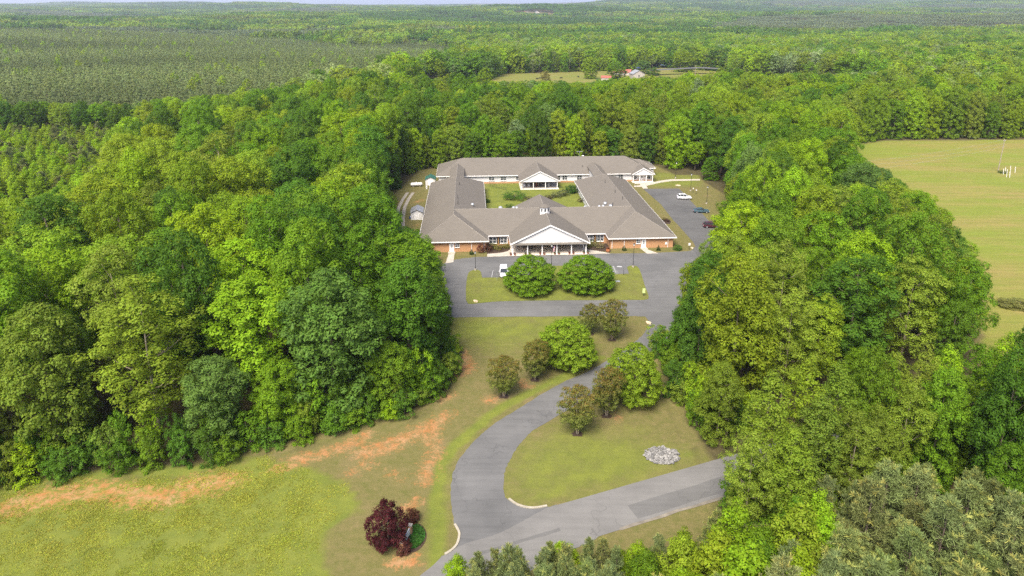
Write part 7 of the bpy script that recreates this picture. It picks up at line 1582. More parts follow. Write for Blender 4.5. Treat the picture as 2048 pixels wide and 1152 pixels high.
# courtyard portico
def gable_porch(cx, hw, y0, y1, ez, pitch, colx, ycol, floor=0.12, depth_to=70.08):
    zr_ = ez + hw * pitch
    b = MB()
    for s in (-1, 1):
        pts = [(cx, y0, zr_), (cx + s * hw, y0, ez), (cx + s * hw, y1, ez), (cx, y1, zr_)]
        if s > 0: pts = pts[::-1]
        b.slab(pts, 0.18)
    r = b.build("porch_roof", M['shingle'], HOME); caps(r, [((cx, y0 + .05, zr_), (cx, y1 - 0.05, zr_))], 0.12)
    g = MB(); pr = [(cx - hw + 0.35, ez + 0.02), (cx + hw - 0.35, ez + 0.02), (cx, zr_ - 0.2)]
    g.add([(x, y0 + 0.2, z) for x, z in pr] + [(x, y0 + 0.3, z) for x, z in pr], [(0, 1, 2), (5, 4, 3), (0, 3, 4, 1), (1, 4, 5, 2), (2, 5, 3, 0)])
    g.build("gable", M['siding'], HOME)
    for s in (-1, 1):
        vs_ = []
        for y in (y0 - 0.1, y0 - 0.003):
            vs_ += [(cx, y, zr_ + 0.02), (cx + s * (hw + 0.05), y, ez), (cx + s * (hw + 0.05), y, ez - 0.28), (cx, y, zr_ - 0.26)]
        MB().add(vs_, [(0, 1, 2, 3), (7, 6, 5, 4), (0, 4, 5, 1), (1, 5, 6, 2), (2, 6, 7, 3), (3, 7, 4, 0)]).build("rake_board", M['white'], HOME)
    box("beam", "white", cx - hw + 0.35, cx + hw - 0.35, y0 + 0.18, y0 + 0.5, ez - 0.3, ez + 0.01)
    box("porch_floor", "palefloor", cx - hw + 0.3, cx + hw - 0.3, y0 + 0.1, depth_to - 0.04, 0, floor)
    cme = MB().lathe([(0.2, 0), (0.2, 0.15), (0.15, 0.18), (0.135, ez - 0.6), (0.18, ez - 0.5), (0.18, ez - 0.31 - floor)], (0, 0, 0), 10).mesh("column", M['white'])
    for x in colx:
        o = bpy.data.objects.new("column", cme); o.location = (x, ycol, floor); link(o, HOME)
gable_porch(3.8, 7.0, 60.6, 77.5, 3.0, 0.5, (-2.4, 1.6, 5.8, 9.9), 61.1)
for x in (2.3, 3.55, 4.8): window(x, 70.1, 0.95, 2.5, 1.0)
MB().box(7.2, 8.1, 70.02, 70.085, 0.13, 2.3).build("door", M['glass'], HOME)
for x in (-12.6, -8.4, -2.9): window(x, 70.1, 1.1, 2.3, 1.9)
for x in (11.2, 13.7, 19.0, 34.0): window(x, 70.1, 0.9, 2.5, 1.7)
# rear entrance porch on the right
gable_porch(41.8, 4.2, 67.9, 75.5, 3.05, 0.56, (38.3, 40.6, 43.0, 45.3), 68.4, 0.15)
for x in (39.3, 44.3): window(x, 70.1, 0.8, 2.4, 1.1)
door(41.8, 70.1)
# roof fittings
def vent_pipe(x, y, z, h=0.75, r=0.07):
    MB().tube([(x, y, z - 0.3), (x, y, z + h)], r, 6).build("vent_pipe", M['dark'], HOME)
def mushroom(x, y, z, s=1.0):
    MB().lathe([(0.28 * s, -0.5), (0.28 * s, 0.25 * s), (0.5 * s, 0.25 * s), (0.5 * s, 0.5 * s), (0.38 * s, 0.72 * s), (0.1, 0.82 * s)], (x, y, z), 10).build("roof_vent", M['galv'], HOME)
def wing_z(x, y): return EZ + (9.05 - abs(abs(x) - 24.65)) * 0.497
for x, y in ((-23.6, 42), (-23.8, 26), (-23.7, 20.5), (22.9, 43), (23.4, 30), (23.9, 22)): vent_pipe(x, y, wing_z(x, y), 1.0)
mushroom(-19.6, 25.5, wing_z(-19.6, 0)); mushroom(19.4, 24.5, wing_z(19.4, 0), 1.1); mushroom(20.2, 20.5, wing_z(20.2, 0), 1.1)
for x, y, s in ((-11.8, 16.0, 1.2), (-8.2, 15.2, 0.9), (-7.3, 15.6, 0.9), (11.8, 15.2, 0.7), (15.9, 15.4, 0.8), (17.0, 15.3, 0.9)):
    mushroom(x, y, EZ + (9.8 - abs(y - 14)) * 0.459, s)
vent_pipe(19.6, 15.0, 7.2, 1.2, 0.1)
MB().tube([(20.4, 80.2, 6.4), (20.4, 80.2, 9.2)], 0.05, 6).tube([(19.3, 80.2, 9.0), (21.6, 80.2, 9.1)], 0.04, 5).tube([(19.7, 79.8, 9.05), (19.7, 80.7, 9.05)], 0.03, 4).tube([(21.2, 79.8, 9.1), (21.2, 80.7, 9.1)], 0.03, 4).build("antenna", M['galv'], HOME)
MB().lathe([(0.05, 0), (0.3, 0.06), (0.5, 0.2), (0.52, 0.22), (0.3, 0.1), (0.05, 0.05)], (21.6, 79.6, 7.4), 12).build("satellite_dish", M['white'], HOME)
MB().tube([(21.6, 79.6, 6.7), (21.6, 79.6, 7.45)], 0.04, 5).build("dish_post", M['galv'], HOME)
vent_pipe(20.5, 73.0, 4.9, 0.7)

# ground works around the home: slabs, beds, walks (world frame)
HM = Matrix.Translation((9.55, 167.0, 0)) @ Matrix.Rotation(math.radians(3.5), 4, 'Z')
def hp(x, y): q = HM @ Vector((x, y, 0)); return (q.x, q.y)
flat("forecourt", [hp(-16.1, -3.4), hp(15.6, -3.0), hp(14.6, -2.2), hp(12.8, -1.0), hp(10.3, 0.2), hp(9.95, 0.3), hp(9.95, -3.22), hp(-9.95, -3.22), hp(-9.95, 1.4), hp(-10.8, 0.2), hp(-12.0, -0.6), hp(-13.6, -1.0), hp(-16.0, -1.4)], 0.085, M['concrete'], th=0.085)
flat("planting_bed", [hp(-16.1, -1.38), hp(-13.6, -0.98), hp(-12.0, -0.58), hp(-10.8, 0.22), hp(-10.0, 1.5), hp(-10.0, 4.85), hp(-16.2, 4.85)], 0.05, M['mulch'])
flat("planting_bed", [hp(10.0, 0.32), hp(10.3, 0.22), hp(12.8, -0.98), hp(14.6, -1.4), hp(16.2, -1.2), hp(16.2, 4.85), hp(10.0, 4.85)], 0.05, M['mulch'])
flat("path", [hp(-25.9, -0.46), hp(-26.5, -7.2), hp(-24.6, -6.6), hp(-24.4, -0.46)], 0.05, M['concrete'], th=0.05)
flat("path", [hp(24.4, -0.46), hp(25.0, -3.6), hp(28.0, -3.6), hp(25.9, -0.46)], 0.05, M['concrete'], th=0.05)
flat("path", [hp(38.4, 66.0), hp(45.2, 66.0), hp(45.2, 67.9), hp(38.4, 67.9)], 0.045, M['concrete'], th=0.045)
# ---------------------------------------------------------------- garden trees and shrubs
DOME = [(0.10, 0.66), (0.17, 0.98), (0.32, 1.03), (0.52, 0.97), (0.7, 0.82), (0.85, 0.58), (0.95, 0.32), (1.0, 0.12)]
VASE = [(0.20, 0.35), (0.34, 0.70), (0.52, 0.95), (0.72, 1.0), (0.86, 0.82), (0.95, 0.5), (1.0, 0.2)]
for s in range(2):
    broad("dome", 80 + s, 8.2, 5.8, DOME, 320, 0.74, 115, 0.30, 0.22, limbs=7, split=0.25, inner=0.15, sq=0.5, up=1.1, lobe=0.12)
    broad("myrtle", 84 + s, 7.3, 2.8, VASE, 190, 0.46, 95, 0.20, 0.08, 'pale_bark', limbs=18, split=0.2, stems=5, spread=0.8, inner=0.3, tips=(0.42, (1.75, 0.80, 1.0)), gap=0.35, tone_var=0.24, lobe=0.7)
broad("maple", 88, 6.6, 2.8, [(0.05, .55), (.18, .85), (.35, 1), (.55, .98), (.72, .85), (.87, .6), (.96, .35), (1, .15)], 130, 0.52, 95, 0.24, 0.12, limbs=12, stems=3, spread=0.7, tone_var=0.35, inner=0.25)
broad("ball", 90, 1.5, 0.85, [(0.03, .7), (.2, .95), (.5, 1.0), (.75, .8), (.92, .45), (1, .2)], 60, 0.22, 60, 0.11, 0.05, limbs=4, stems=3, spread=0.3, inner=0.1)
broad("cone", 91, 1.6, 0.65, [(0.02, .9), (.15, 1), (.4, .8), (.65, .52), (.85, .25), (1, .05)], 60, 0.17, 50, 0.09, 0.04, limbs=3, inner=0.1)
broad("loose", 92, 1.9, 1.3, [(0.05, .6), (.3, .95), (.55, 1.0), (.8, .75), (1, .3)], 60, 0.3, 42, 0.15, 0.04, limbs=10, stems=4, spread=0.7, gap=0.5, tone_var=0.35)
GREEN = (0.135, 0.235, 0.014); LIME = (0.185, 0.275, 0.018); MYR = (0.135, 0.168, 0.032); RED = (0.075, 0.016, 0.018)
def at_px(u, v): return site(u, v)
for (u, v, h, w, sh, tint, lab, var) in (
        (1060, 580, 8.2, 12.0, "dome", GREEN, "left of two broad rounded green trees on the island lawn before the entrance", 0),
        (1172, 578, 8.0, 12.6, "dome", GREEN, "right of two broad rounded green trees on the island lawn before the entrance", 1),
        (1133, 728, 8.6, 11.0, "dome", LIME, "spreading light green tree between the small bronze trees on the driveway lawn", 1),
        (1264, 800, 10.0, 9.8, "dome", LIME, "spreading light green tree right of the driveway, against the wood", 0)):
    x, y = site(u, v)
    plant("lawn_tree", sh, var, x, y, h, w / 2 * 0.99, tint, lab, "tree", "rounded trees on the lawns", jitter=0.05)
for (u, v, h, w, lab) in (
        (1008, 793, 7.1, 5.4, "bronze-topped crape myrtle standing leftmost on the driveway lawn"),
        (1070, 760, 7.4, 5.5, "bronze-topped crape myrtle just left of the light green lawn tree"),
        (1224, 680, 8.3, 5.8, "tallest crape myrtle, by the fork of loop road and driveway"),
        (1180, 668, 6.2, 4.4, "small reddish crape myrtle half hidden behind the light green lawn tree"),
        (1155, 868, 7.8, 5.8, "crape myrtle nearest the camera, right of the driveway bend"),
        (1213, 832, 8.2, 5.8, "crape myrtle behind the nearest one, right of the driveway")):
    x, y = site(u, v)
    plant("crape_myrtle", "myrtle", wr.randrange(2), x, y, h, w / 2 * 0.98, MYR, lab, "tree", "crape myrtles along the driveway", jitter=0.08)
    q = bpy.data.objects.new("mulch_ring", None)
    bpy.data.objects.remove(q)
    flat("mulch_ring", [(x + 0.85 * math.cos(k * 0.42) * (1 + 0.2 * math.sin(k * 3)), y + 0.7 * math.sin(k * 0.42) * (1 + 0.2 * math.sin(k * 5))) for k in range(15)], 0.02, M['mulch'])
x, y = site(776, 1092)
plant("japanese_maple", "maple", 0, x, y, 6.2, 2.3, RED, "dark red Japanese maple beside the entrance sign bed", "tree")
for (u, v, h, r, lab) in ((824, 1043, 1.75, 0.95, "dark red clipped round shrub right of the red maple"), (808, 1106, 1.7, 0.9, "dark red clipped round shrub in front of the red maple"),
                          (852, 1048, 0.6, 0.5, None)):
    if lab is None: continue
    x, y = site(u, v)
    plant("clipped_shrub", "ball", 0, x, y, h, r, (0.085, 0.030, 0.022), lab, "shrub", "red shrubs by the sign")
shr = [(943, 509, 1.5, 0.62, "cone", (0.030, 0.075, 0.018), "conical evergreen shrub before the left brick wing"),
       (1248, 501, 1.4, 0.66, "cone", (0.045, 0.085, 0.020), "left conical shrub before the right brick wing"),
       (1316.5, 501, 1.6, 0.6, "cone", (0.045, 0.085, 0.020), "right conical shrub before the right brick wing"),
       (1355, 500, 1.35, 1.15, "ball", (0.070, 0.150, 0.018), "round green shrub at the right corner of the home"),
       (963, 505, 2.4, 1.3, "loose", (0.130, 0.045, 0.030), "red-leaved shrub at the right end of the left wing"),
       (977, 503, 2.1, 1.2, "loose", (0.12, 0.055, 0.035), "red-leaved shrub beside the left planting bed"),
       (985, 497, 1.5, 1.2, "loose", (0.150, 0.160, 0.040), "yellow-green shrub at the left of the left bed"),
       (997, 500, 1.7, 1.15, "loose", (0.180, 0.170, 0.040), "tall yellow-green shrub in the middle of the left bed"),
       (1012, 496, 1.2, 1.1, "ball", (0.190, 0.180, 0.050), "yellow variegated shrub by the portico, left bed"),
       (1176, 494, 1.4, 1.3, "loose", (0.170, 0.165, 0.045), "yellow-green shrub by the portico, right bed"),
       (1187, 492, 1.6, 1.2, "loose", (0.120, 0.150, 0.040), "green shrub at the back of the right bed"),
       (1199, 496, 1.7, 1.5, "loose", (0.210, 0.190, 0.085), "cream-flowered shrub in the right bed"),
       (1225, 493, 2.2, 0.95, "loose", (0.110, 0.060, 0.040), "maroon shrub against the brick of the right wing"),
       (1027, 397, 2.6, 4.1, "loose", (0.085, 0.165, 0.022), "wide spreading green shrub on the courtyard lawn"),
       (1020, 415, 1.2, 1.6, "loose", (0.085, 0.150, 0.022), "low green shrub behind the hall roof, left"),
       (1144, 385, 2.6, 2.4, "ball", (0.050, 0.110, 0.020), "dark round shrub at the courtyard corner, right"),
       (1127, 391, 2.0, 2.2, "loose", (0.085, 0.105, 0.040), "grey-green shrub in the courtyard hedge, right"),
       (1112, 394, 1.6, 2.0, "loose", (0.095, 0.110, 0.045), "grey-green shrub in the courtyard hedge, middle"),
       (1098, 397, 1.2, 1.7, "loose", (0.080, 0.065, 0.035), "brownish shrub in the courtyard hedge, left"),
       (1058, 399, 1.0, 1.4, "loose", (0.075, 0.060, 0.035), "brownish shrub left of the courtyard roof apex"),
       (974, 405, 1.2, 1.1, "ball", (0.05, 0.10, 0.02), "small dark shrub against the left wing, courtyard side"),
       (1161, 404, 1.3, 1.1, "loose", (0.09, 0.07, 0.04), "brown shrub against the right wing, courtyard side"),
       (1327, 441, 1.0, 0.9, "loose", (0.16, 0.14, 0.05), "straw-coloured clump in the car park corner bed"),
       (1335, 443, 0.9, 0.9, "loose", (0.09, 0.05, 0.035), "dark red clump in the car park corner bed")]
for (u, v, h, r, sh, tint, lab) in shr:
    x, y = site(u, v)
    plant("garden_shrub", sh, 0, x, y, h, r, tint, lab, "shrub", "garden shrubs around the home", jitter=0.05)
flat("planting_bed", [site(*q) for q in [(1324, 445), (1323, 439), (1332, 437), (1342, 443), (1340, 448), (1330, 448)]], 0.034, M['mulch'])

# ---------------------------------------------------------------- entrance sign bed
M['bedgreen'] = grass_material("ground_ivy", False, 1.0)
flat("planting_bed", smooth_line([site(*q) for q in [(812, 1070), (826, 1048), (843, 1050), (853, 1066), (850, 1085), (836, 1101), (818, 1106), (800, 1102)]], 4, True), 0.03, M['mulch'])
bed = smooth_line([site(*q) for q in [(814, 1070), (828, 1052), (842, 1054), (850, 1068), (846, 1084), (832, 1096), (815, 1096)]], 4, True)
iv = flat("ivy_ground_cover", bed, 0.035, M['bedgreen'], None)
# tufts of ivy over the bed
rg = np.random.default_rng(8)
bx = np.array([p[0] for p in bed]); by_ = np.array([p[1] for p in bed])
pp = np.stack([rg.uniform(bx.min(), bx.max(), 2600), rg.uniform(by_.min(), by_.max(), 2600)], -1)
pp = pp[in_poly(pp[:, 0], pp[:, 1], bed)]
cc = np.concatenate([pp, rg.uniform(0.08, 0.22, (len(pp), 1))], 1)
ivm = leaf_mesh("ivy_ground_cover", leaf_arrays(cc, rg.normal(scale=.4, size=cc.shape) + np.array([0, 0, 1]), 0.26, rg), 1 + rg.uniform(-.25, .25, (len(cc), 3)), M['leaf'])
bpy.data.objects.remove(iv)
iv = link(bpy.data.objects.new("ivy_ground_cover", ivm)); iv["tint"] = [0.045, 0.125, 0.02]; tag(iv, "low green ivy covering the entrance sign bed", "ivy", None, "stuff")
x, y = site(813, 1085)
sg = empty("entrance_sign", (x, y, 0), math.radians(78), "white entrance sign between two brick piers beside the red maple", "sign")
for s in (-1, 1):
    MB().box(s * 1.35 - 0.22, s * 1.35 + 0.22, -0.22, 0.22, 0, 1.3).build("brick_pier", M['brick'], sg)
    MB().box(s * 1.35 - 0.27, s * 1.35 + 0.27, -0.27, 0.27, 1.302, 1.4).build("pier_cap", M['concrete'], sg)
MB().box(-1.12, 1.12, -0.07, 0.07, 0.3, 1.15).build("sign_board", M['white'], sg)
for (u, v, nm) in ((823, 1067, "pale stone at the top of the sign bed"), (819, 1103, "pale stone at the foot of the sign bed")):
    pass

# ---------------------------------------------------------------- stones
def rock_mesh(seed, flatz=0.65):
    rg_ = random.Random(seed)
    import bmesh
    bm = bmesh.new(); bmesh.ops.create_icosphere(bm, subdivisions=1, radius=1.0)
    for v in bm.verts:
        v.co *= rg_.uniform(0.72, 1.15); v.co.z *= flatz
    me_ = bpy.data.meshes.new("stone"); bm.to_mesh(me_); bm.free()
    return me_
rocks = [rock_mesh(i) for i in range(6)]
t = NT("pale_stone")
oi = t.n("ShaderNodeObjectInfo")
c = t.ramp(oi.outputs["Random"], [(0.0, (0.09, 0.087, 0.082)), (0.5, (0.17, 0.163, 0.15)), (1.0, (0.29, 0.278, 0.255))])
M['stone'] = t.base(t.mix(t.ramp(t.noise(t.coords("Object"), 2.5, 5), [(0.35, 0.5), (0.6, 0.0)]), c, (0.13, 0.125, 0.12))).done(0.95)
for m_ in rocks: m_.materials.append(M['stone'])
x0, y0 = site(1324, 912)
pile = empty("riprap_pile", (x0, y0, 0), 0, "patch of grey and white riprap stones on the lawn by the road", "stones")
MB().lathe([(2.2, -0.05), (2.0, 0.06), (1.2, 0.16), (0.2, 0.22)], (0, 0, 0), 18).build("gravel_bed", M['stone'], pile).scale = (1.12, 0.88, 1)
rg_ = random.Random(4)
k = 0
while k < 230:
    a = rg_.uniform(0, 6.283); q = math.sqrt(rg_.random())
    px, py = math.cos(a) * q * 2.55, math.sin(a) * q * 1.95
    s = rg_.uniform(0.12, 0.27)
    o = bpy.data.objects.new("stone", rocks[k % 6]); link(o, pile)
    o.location = (px, py, 0.10 + 0.20 * (1 - q * q) + s * 0.25); o.scale = (s, s * rg_.uniform(.7, 1.2), s * rg_.uniform(.6, 1)); o.rotation_euler = (rg_.uniform(-.5, .5), rg_.uniform(-.5, .5), a * 3)
    k += 1
M['limestone'] = plain("limestone_boulder", (0.45, 0.36, 0.24), 0.95, var=0.3, scale=2)
big = rock_mesh(31, 0.75); big.materials.append(M['limestone'])
for (u, v, s, lab) in ((951, 604, 0.55, "tan boulder at the left corner of the island lawn"), (1296.5, 647, 0.55, "pale boulder at the tip of the driveway lawn"),
                       (1384, 497, 0.45, "yellowish boulder at the car park corner"), (1317, 417, 0.01, None)):
    if lab is None: continue
    x, y = site(u, v)
    o = link(bpy.data.objects.new("boulder", big)); o.location = (x, y, s * 0.35); o.scale = (s * 1.3, s, s); o.rotation_euler = (0, 0, u)
    tag(o, lab, "boulder", "boulders marking lawn corners")

# ---------------------------------------------------------------- vehicles
def paint_mat(name, c):
    t = NT(name); t.base(c); t.b.inputs["Coat Weight"].default_value = 0.5; t.b.inputs["Coat Roughness"].default_value = 0.08
    return t.done(0.35, 0.0, 0.5)
M['carwhite'] = paint_mat("white_car_paint", (0.60, 0.60, 0.60)); M['teal'] = paint_mat("teal_car_paint", (0.045, 0.085, 0.105)); M['maroon'] = paint_mat("maroon_car_paint", (0.055, 0.012, 0.018))
M['carblue'] = paint_mat("blue_car_paint", (0.03, 0.05, 0.16))
M['carglass'] = plain("car_glass", (0.025, 0.03, 0.034), 0.08, var=0.1, spec=0.6)
M['tyre'] = plain("tyre_rubber", (0.02, 0.02, 0.02), 0.9); M['rim'] = plain("wheel_rim", (0.42, 0.42, 0.43), 0.35, 0.6)
M['headlamp'] = plain("headlamp_lens", (0.55, 0.56, 0.58), 0.15); M['taillamp'] = plain("tail_lamp_lens", (0.30, 0.012, 0.012), 0.2)
M['trim'] = plain("black_trim", (0.02, 0.02, 0.021), 0.6)
def car(name, x, y, rz, st, paint, label, cabin, L, W, wheel=0.34, rack=False):
    """st: body stations (x, z_low, z_belt, half-width); cabin: (x, z, half-width) of the roof line incl. screens; nose at +x"""
    root = empty(name, (x, y, 0.03), rz, label, "car")
    b = MB(); rings = []
    for (sx_, zl, zb, hw) in st:
        rings.append([(sx_, -hw * 0.9, zl), (sx_, -hw, zl + 0.18), (sx_, -hw, zb - 0.22), (sx_, -hw * 0.93, zb), (sx_, hw * 0.93, zb), (sx_, hw, zb - 0.22), (sx_, hw, zl + 0.18), (sx_, hw * 0.9, zl)])
    vs_ = [p for r in rings for p in r]; fs_ = []
    for i in range(len(rings) - 1):
        for k_ in range(8):
            fs_.append((i * 8 + k_, (i + 1) * 8 + k_, (i + 1) * 8 + (k_ + 1) % 8, i * 8 + (k_ + 1) % 8))
    fs_.append(tuple(range(8))); fs_.append(tuple((len(rings) - 1) * 8 + k_ for k_ in range(7, -1, -1)))
    b.add(vs_, fs_); body = b.build("body", paint, root, smooth=False)
    # glasshouse: lower ring on the belt, upper ring on the roof
    (xr, xf, zb, hb), (rr0, rf0, zt, ht) = cabin
    g = MB(); lo = [(xr, -hb, zb), (xf, -hb, zb), (xf, hb, zb), (xr, hb, zb)]; hi = [(rr0, -ht, zt), (rf0, -ht, zt), (rf0, ht, zt), (rr0, ht, zt)]
    g.add(lo + hi, [(0, 1, 5, 4), (1, 2, 6, 5), (2, 3, 7, 6), (3, 0, 4, 7), (4, 5, 6, 7)])
    g.build("windows", M['carglass'], root)
    r_ = MB(); e = 0.03
    r_.slab([(rr0 - e, -ht - e, zt + 0.03), (rf0 + e, -ht - e, zt + 0.03), (rf0 + e, ht + e, zt + 0.03), (rr0 - e, ht + e, zt + 0.03)], 0.07)
    r_.slab([(rr0 + 0.15, -ht + .1, zt + 0.07), (rf0 - 0.15, -ht + .1, zt + 0.07), (rf0 - 0.15, ht - .1, zt + 0.07), (rr0 + 0.15, ht - .1, zt + 0.07)], 0.045)
    r_.build("roof", paint, root)
    for s in (-1, 1):
        for (xa, xb) in ((xr, rr0), (xf, rf0), (xr * 0.4 + xf * 0.6, rr0 * 0.42 + rf0 * 0.58), (xr * 0.78 + xf * 0.22, rr0 * 0.8 + rf0 * 0.2)):
            MB().tube([(xa, s * (hb + 0.004), zb - 0.02), (xb, s * (ht + 0.012), zt + 0.01)], 0.045, 5).build("pillar", paint, root)
        hwm = max(q[3] for q in st)
        MB().box(xf - 0.75, xf - 0.55, s * hwm - 0.09 + s * 0.1, s * hwm + 0.09 + s * 0.1, zb + 0.02, zb + 0.17).build("mirror", paint, root)
        for wx in (st[0][0] + L * 0.19, st[-1][0] - L * 0.19):
            ty = MB(); n = 16
            ty.tube([(wx, s * (hwm - 0.23), wheel), (wx, s * (hwm + 0.012), wheel)], wheel, n)
            w_ = ty.build("wheel", M['tyre'], root)
            MB().tube([(wx, s * (hwm + 0.013), wheel), (wx, s * (hwm + 0.03), wheel)], wheel * 0.64, 12).build("rim", M['rim'], w_)
        f_ = st[-1]; r0 = st[0]
        MB().box(f_[0] - 0.12, f_[0] + 0.015, s * f_[3] * 0.78 - 0.2, s * f_[3] * 0.78 + 0.2, f_[2] - 0.3, f_[2] - 0.1).build("headlight", M['headlamp'], root)
        MB().box(r0[0] - 0.015, r0[0] + 0.1, s * r0[3] * 0.84 - 0.13, s * r0[3] * 0.84 + 0.13, r0[2] - 0.38, r0[2] - 0.06).build("tail_light", M['taillamp'], root)
        if rack: MB().box(rr0 + 0.2, rf0 - 0.3, s * (ht - 0.06) - 0.025, s * (ht - 0.06) + 0.025, zt + 0.075, zt + 0.13).build("roof_rail", M['trim'], root)
    f_ = st[-1]; r0 = st[0]
    MB().box(f_[0] - 0.1, f_[0] + 0.02, -f_[3] * 0.5, f_[3] * 0.5, f_[2] - 0.42, f_[2] - 0.2).build("grille", M['trim'], root)
    MB().box(r0[0] - 0.02, r0[0] + 0.1, -0.27, 0.27, r0[2] - 0.36, r0[2] - 0.2).build("number_plate", M['headlamp'], root)
    return root
vx, vy = site(1007.5, 551)
car("minivan", vx, vy + 0.6, math.radians(-88), [(-2.55, .35, 1.0, .86), (-2.4, .28, 1.12, .95), (-1.0, .22, 1.12, .98), (0.8, .22, 1.10, .98), (1.5, .22, 1.06, .97), (2.3, .25, .92, .93), (2.58, .35, .78, .78)], M['carwhite'],
    "white minivan parked nose towards the camera beside the island lawn", ((-2.42, 1.55, 1.1, .90), (-2.1, 0.55, 1.74, .72)), 5.1, 1.96)
vx, vy = site(1368, 398)
car("parked_car", vx, vy, math.radians(-3), [(-2.3, .4, 1.0, .84), (-2.2, .32, 1.12, .92), (-1.0, .28, 1.1, .95), (.6, .28, 1.06, .95), (1.3, .28, 1.02, .94), (2.15, .32, .92, .9), (2.33, .42, .78, .78)], M['carwhite'],
    "white SUV with black roof rails parked farthest up the car park", ((-2.2, 1.15, 1.08, .88), (-1.75, 0.3, 1.68, .68)), 4.65, 1.9, 0.37, True)
vx, vy = site(1402, 425)
car("parked_car", vx, vy, math.radians(-2), [(-2.38, .38, .86, .78), (-2.25, .3, .96, .88), (-1.1, .24, .97, .91), (.6, .24, .95, .91), (1.2, .24, .93, .9), (2.2, .28, .82, .85), (2.42, .38, .66, .7)], M['teal'],
    "dark teal sedan parked in the middle of the car park", ((-1.75, 1.05, .95, .82), (-1.0, 0.2, 1.42, .62)), 4.8, 1.82, 0.32)
vx, vy = site(1418, 455)
car("parked_car", vx + 0.6, vy, math.radians(-2), [(-2.3, .4, .98, .84), (-2.2, .32, 1.1, .92), (-1.0, .28, 1.08, .95), (.6, .28, 1.06, .95), (1.3, .28, 1.02, .94), (2.15, .32, .92, .9), (2.33, .42, .78, .78)], M['maroon'],
    "dark maroon car half hidden under trees in the car park", ((-2.15, 1.15, 1.06, .88), (-1.7, 0.3, 1.62, .68)), 4.65, 1.9, 0.36)

# ---------------------------------------------------------------- lamps, signs, posts
M['lamp'] = plain("lamp_glass", (0.55, 0.54, 0.50), 0.3)
def lamp_post(u, v, h, lab, lantern=True):
    x, y = site(u, v)
    r = empty("lamp_post", (x, y, 0.03), 0, lab, "lamp post", "lamp posts around the home")
    MB().lathe([(0.28, 0.0), (0.28, 0.42), (0.24, 0.46)], (0, 0, 0), 12).build("concrete_base", M['kerb'], r)
    MB().lathe([(0.11, 0.46), (0.10, 0.9), (0.065, 1.0), (0.05, h - 0.55)], (0, 0, 0), 10).build("post", M['dark'], r)
    l_ = MB().lathe([(0.1, h - 0.56), (0.17, h - 0.45), (0.24, h - 0.08), (0.22, h - 0.06)], (0, 0, 0), 8).build("lantern", M['lamp'], r)
    MB().lathe([(0.28, h - 0.058), (0.2, h + 0.04), (0.06, h + 0.14), (0.03, h + 0.22)], (0, 0, 0), 8).build("cap", M['dark'], l_)
lamp_post(951, 541, 4.8, "lamp post at the left end of the island lawn")
lamp_post(1103, 533.5, 5.7, "lamp post between the two rounded trees on the island")
lamp_post(1266, 535, 6.1, "lamp post at the right end of the island lawn")
lamp_post(1351, 357, 6.0, "lamp post on the far lawn behind the curved path")
lamp_post(1381, 382, 6.0, "lamp post beside the white SUV in the car park")
lamp_post(1413, 408, 5.8, "lamp post on the tan bank above the teal sedan")
def sign_post(u, v, h, lab, board, colr, bw=0.45, bh=0.55, post='galv'):
    x, y = site(u, v)
    r = empty("sign_post", (x, y, 0.05), 0, lab, "sign", "small signs around the loop road")
    MB().box(-0.04, 0.04, -0.03, 0.03, 0, h).build("post", M[post], r)
    if board: MB().box(-bw / 2, bw / 2, -0.06, -0.032, h - bh, h).build("sign_plate", M[colr], r)
M['signgreen'] = plain("yellow_green_sign", (0.42, 0.50, 0.20), 0.5); M['plategrey'] = plain("sign_back", (0.14, 0.15, 0.15), 0.5)
sign_post(994, 559, 2.0, "grey parking sign post beside the white minivan", True, 'plategrey', 0.32, 0.6)
sign_post(1247, 551, 2.0, "dark parking sign post by the painted bay", True, 'plategrey', 0.25, 0.5, 'dark')
sign_post(1287, 593, 1.9, "pale yellow-green sign at the island's right corner", True, 'signgreen', 0.62, 1.1, 'dark')
sign_post(1378, 500, 1.9, "white sign on a dark post at the car park corner", True, 'white', 0.5, 0.65, 'dark')
sign_post(1386, 385, 1.6, "white parking sign on the bank nearest the white SUV", True, 'white', 0.3, 0.45, 'dark')
sign_post(1392, 389, 1.7, "white parking sign on the bank right of the first one", True, 'white', 0.3, 0.45, 'dark')
x, y = site(1235, 563.5)
o = MB().box(-0.55, 0.55, -0.4, 0.4, 0.10, 0.17).box(-0.45, 0.45, -0.3, 0.3, 0.171, 0.2).build("utility_cover", M['galv'], None, loc=(x, y, 0)); tag(o, "grey utility cover set in the island lawn", "cover")
x, y = site(1356, 371)
o = MB().lathe([(0.9, 0.03), (0.9, 0.1), (0.8, 0.12)], (0, 0, 0), 16).build("manhole", M['limestone'], None, loc=(x, y, 0)); tag(o, "round pinkish manhole rim on the far lawn", "manhole")

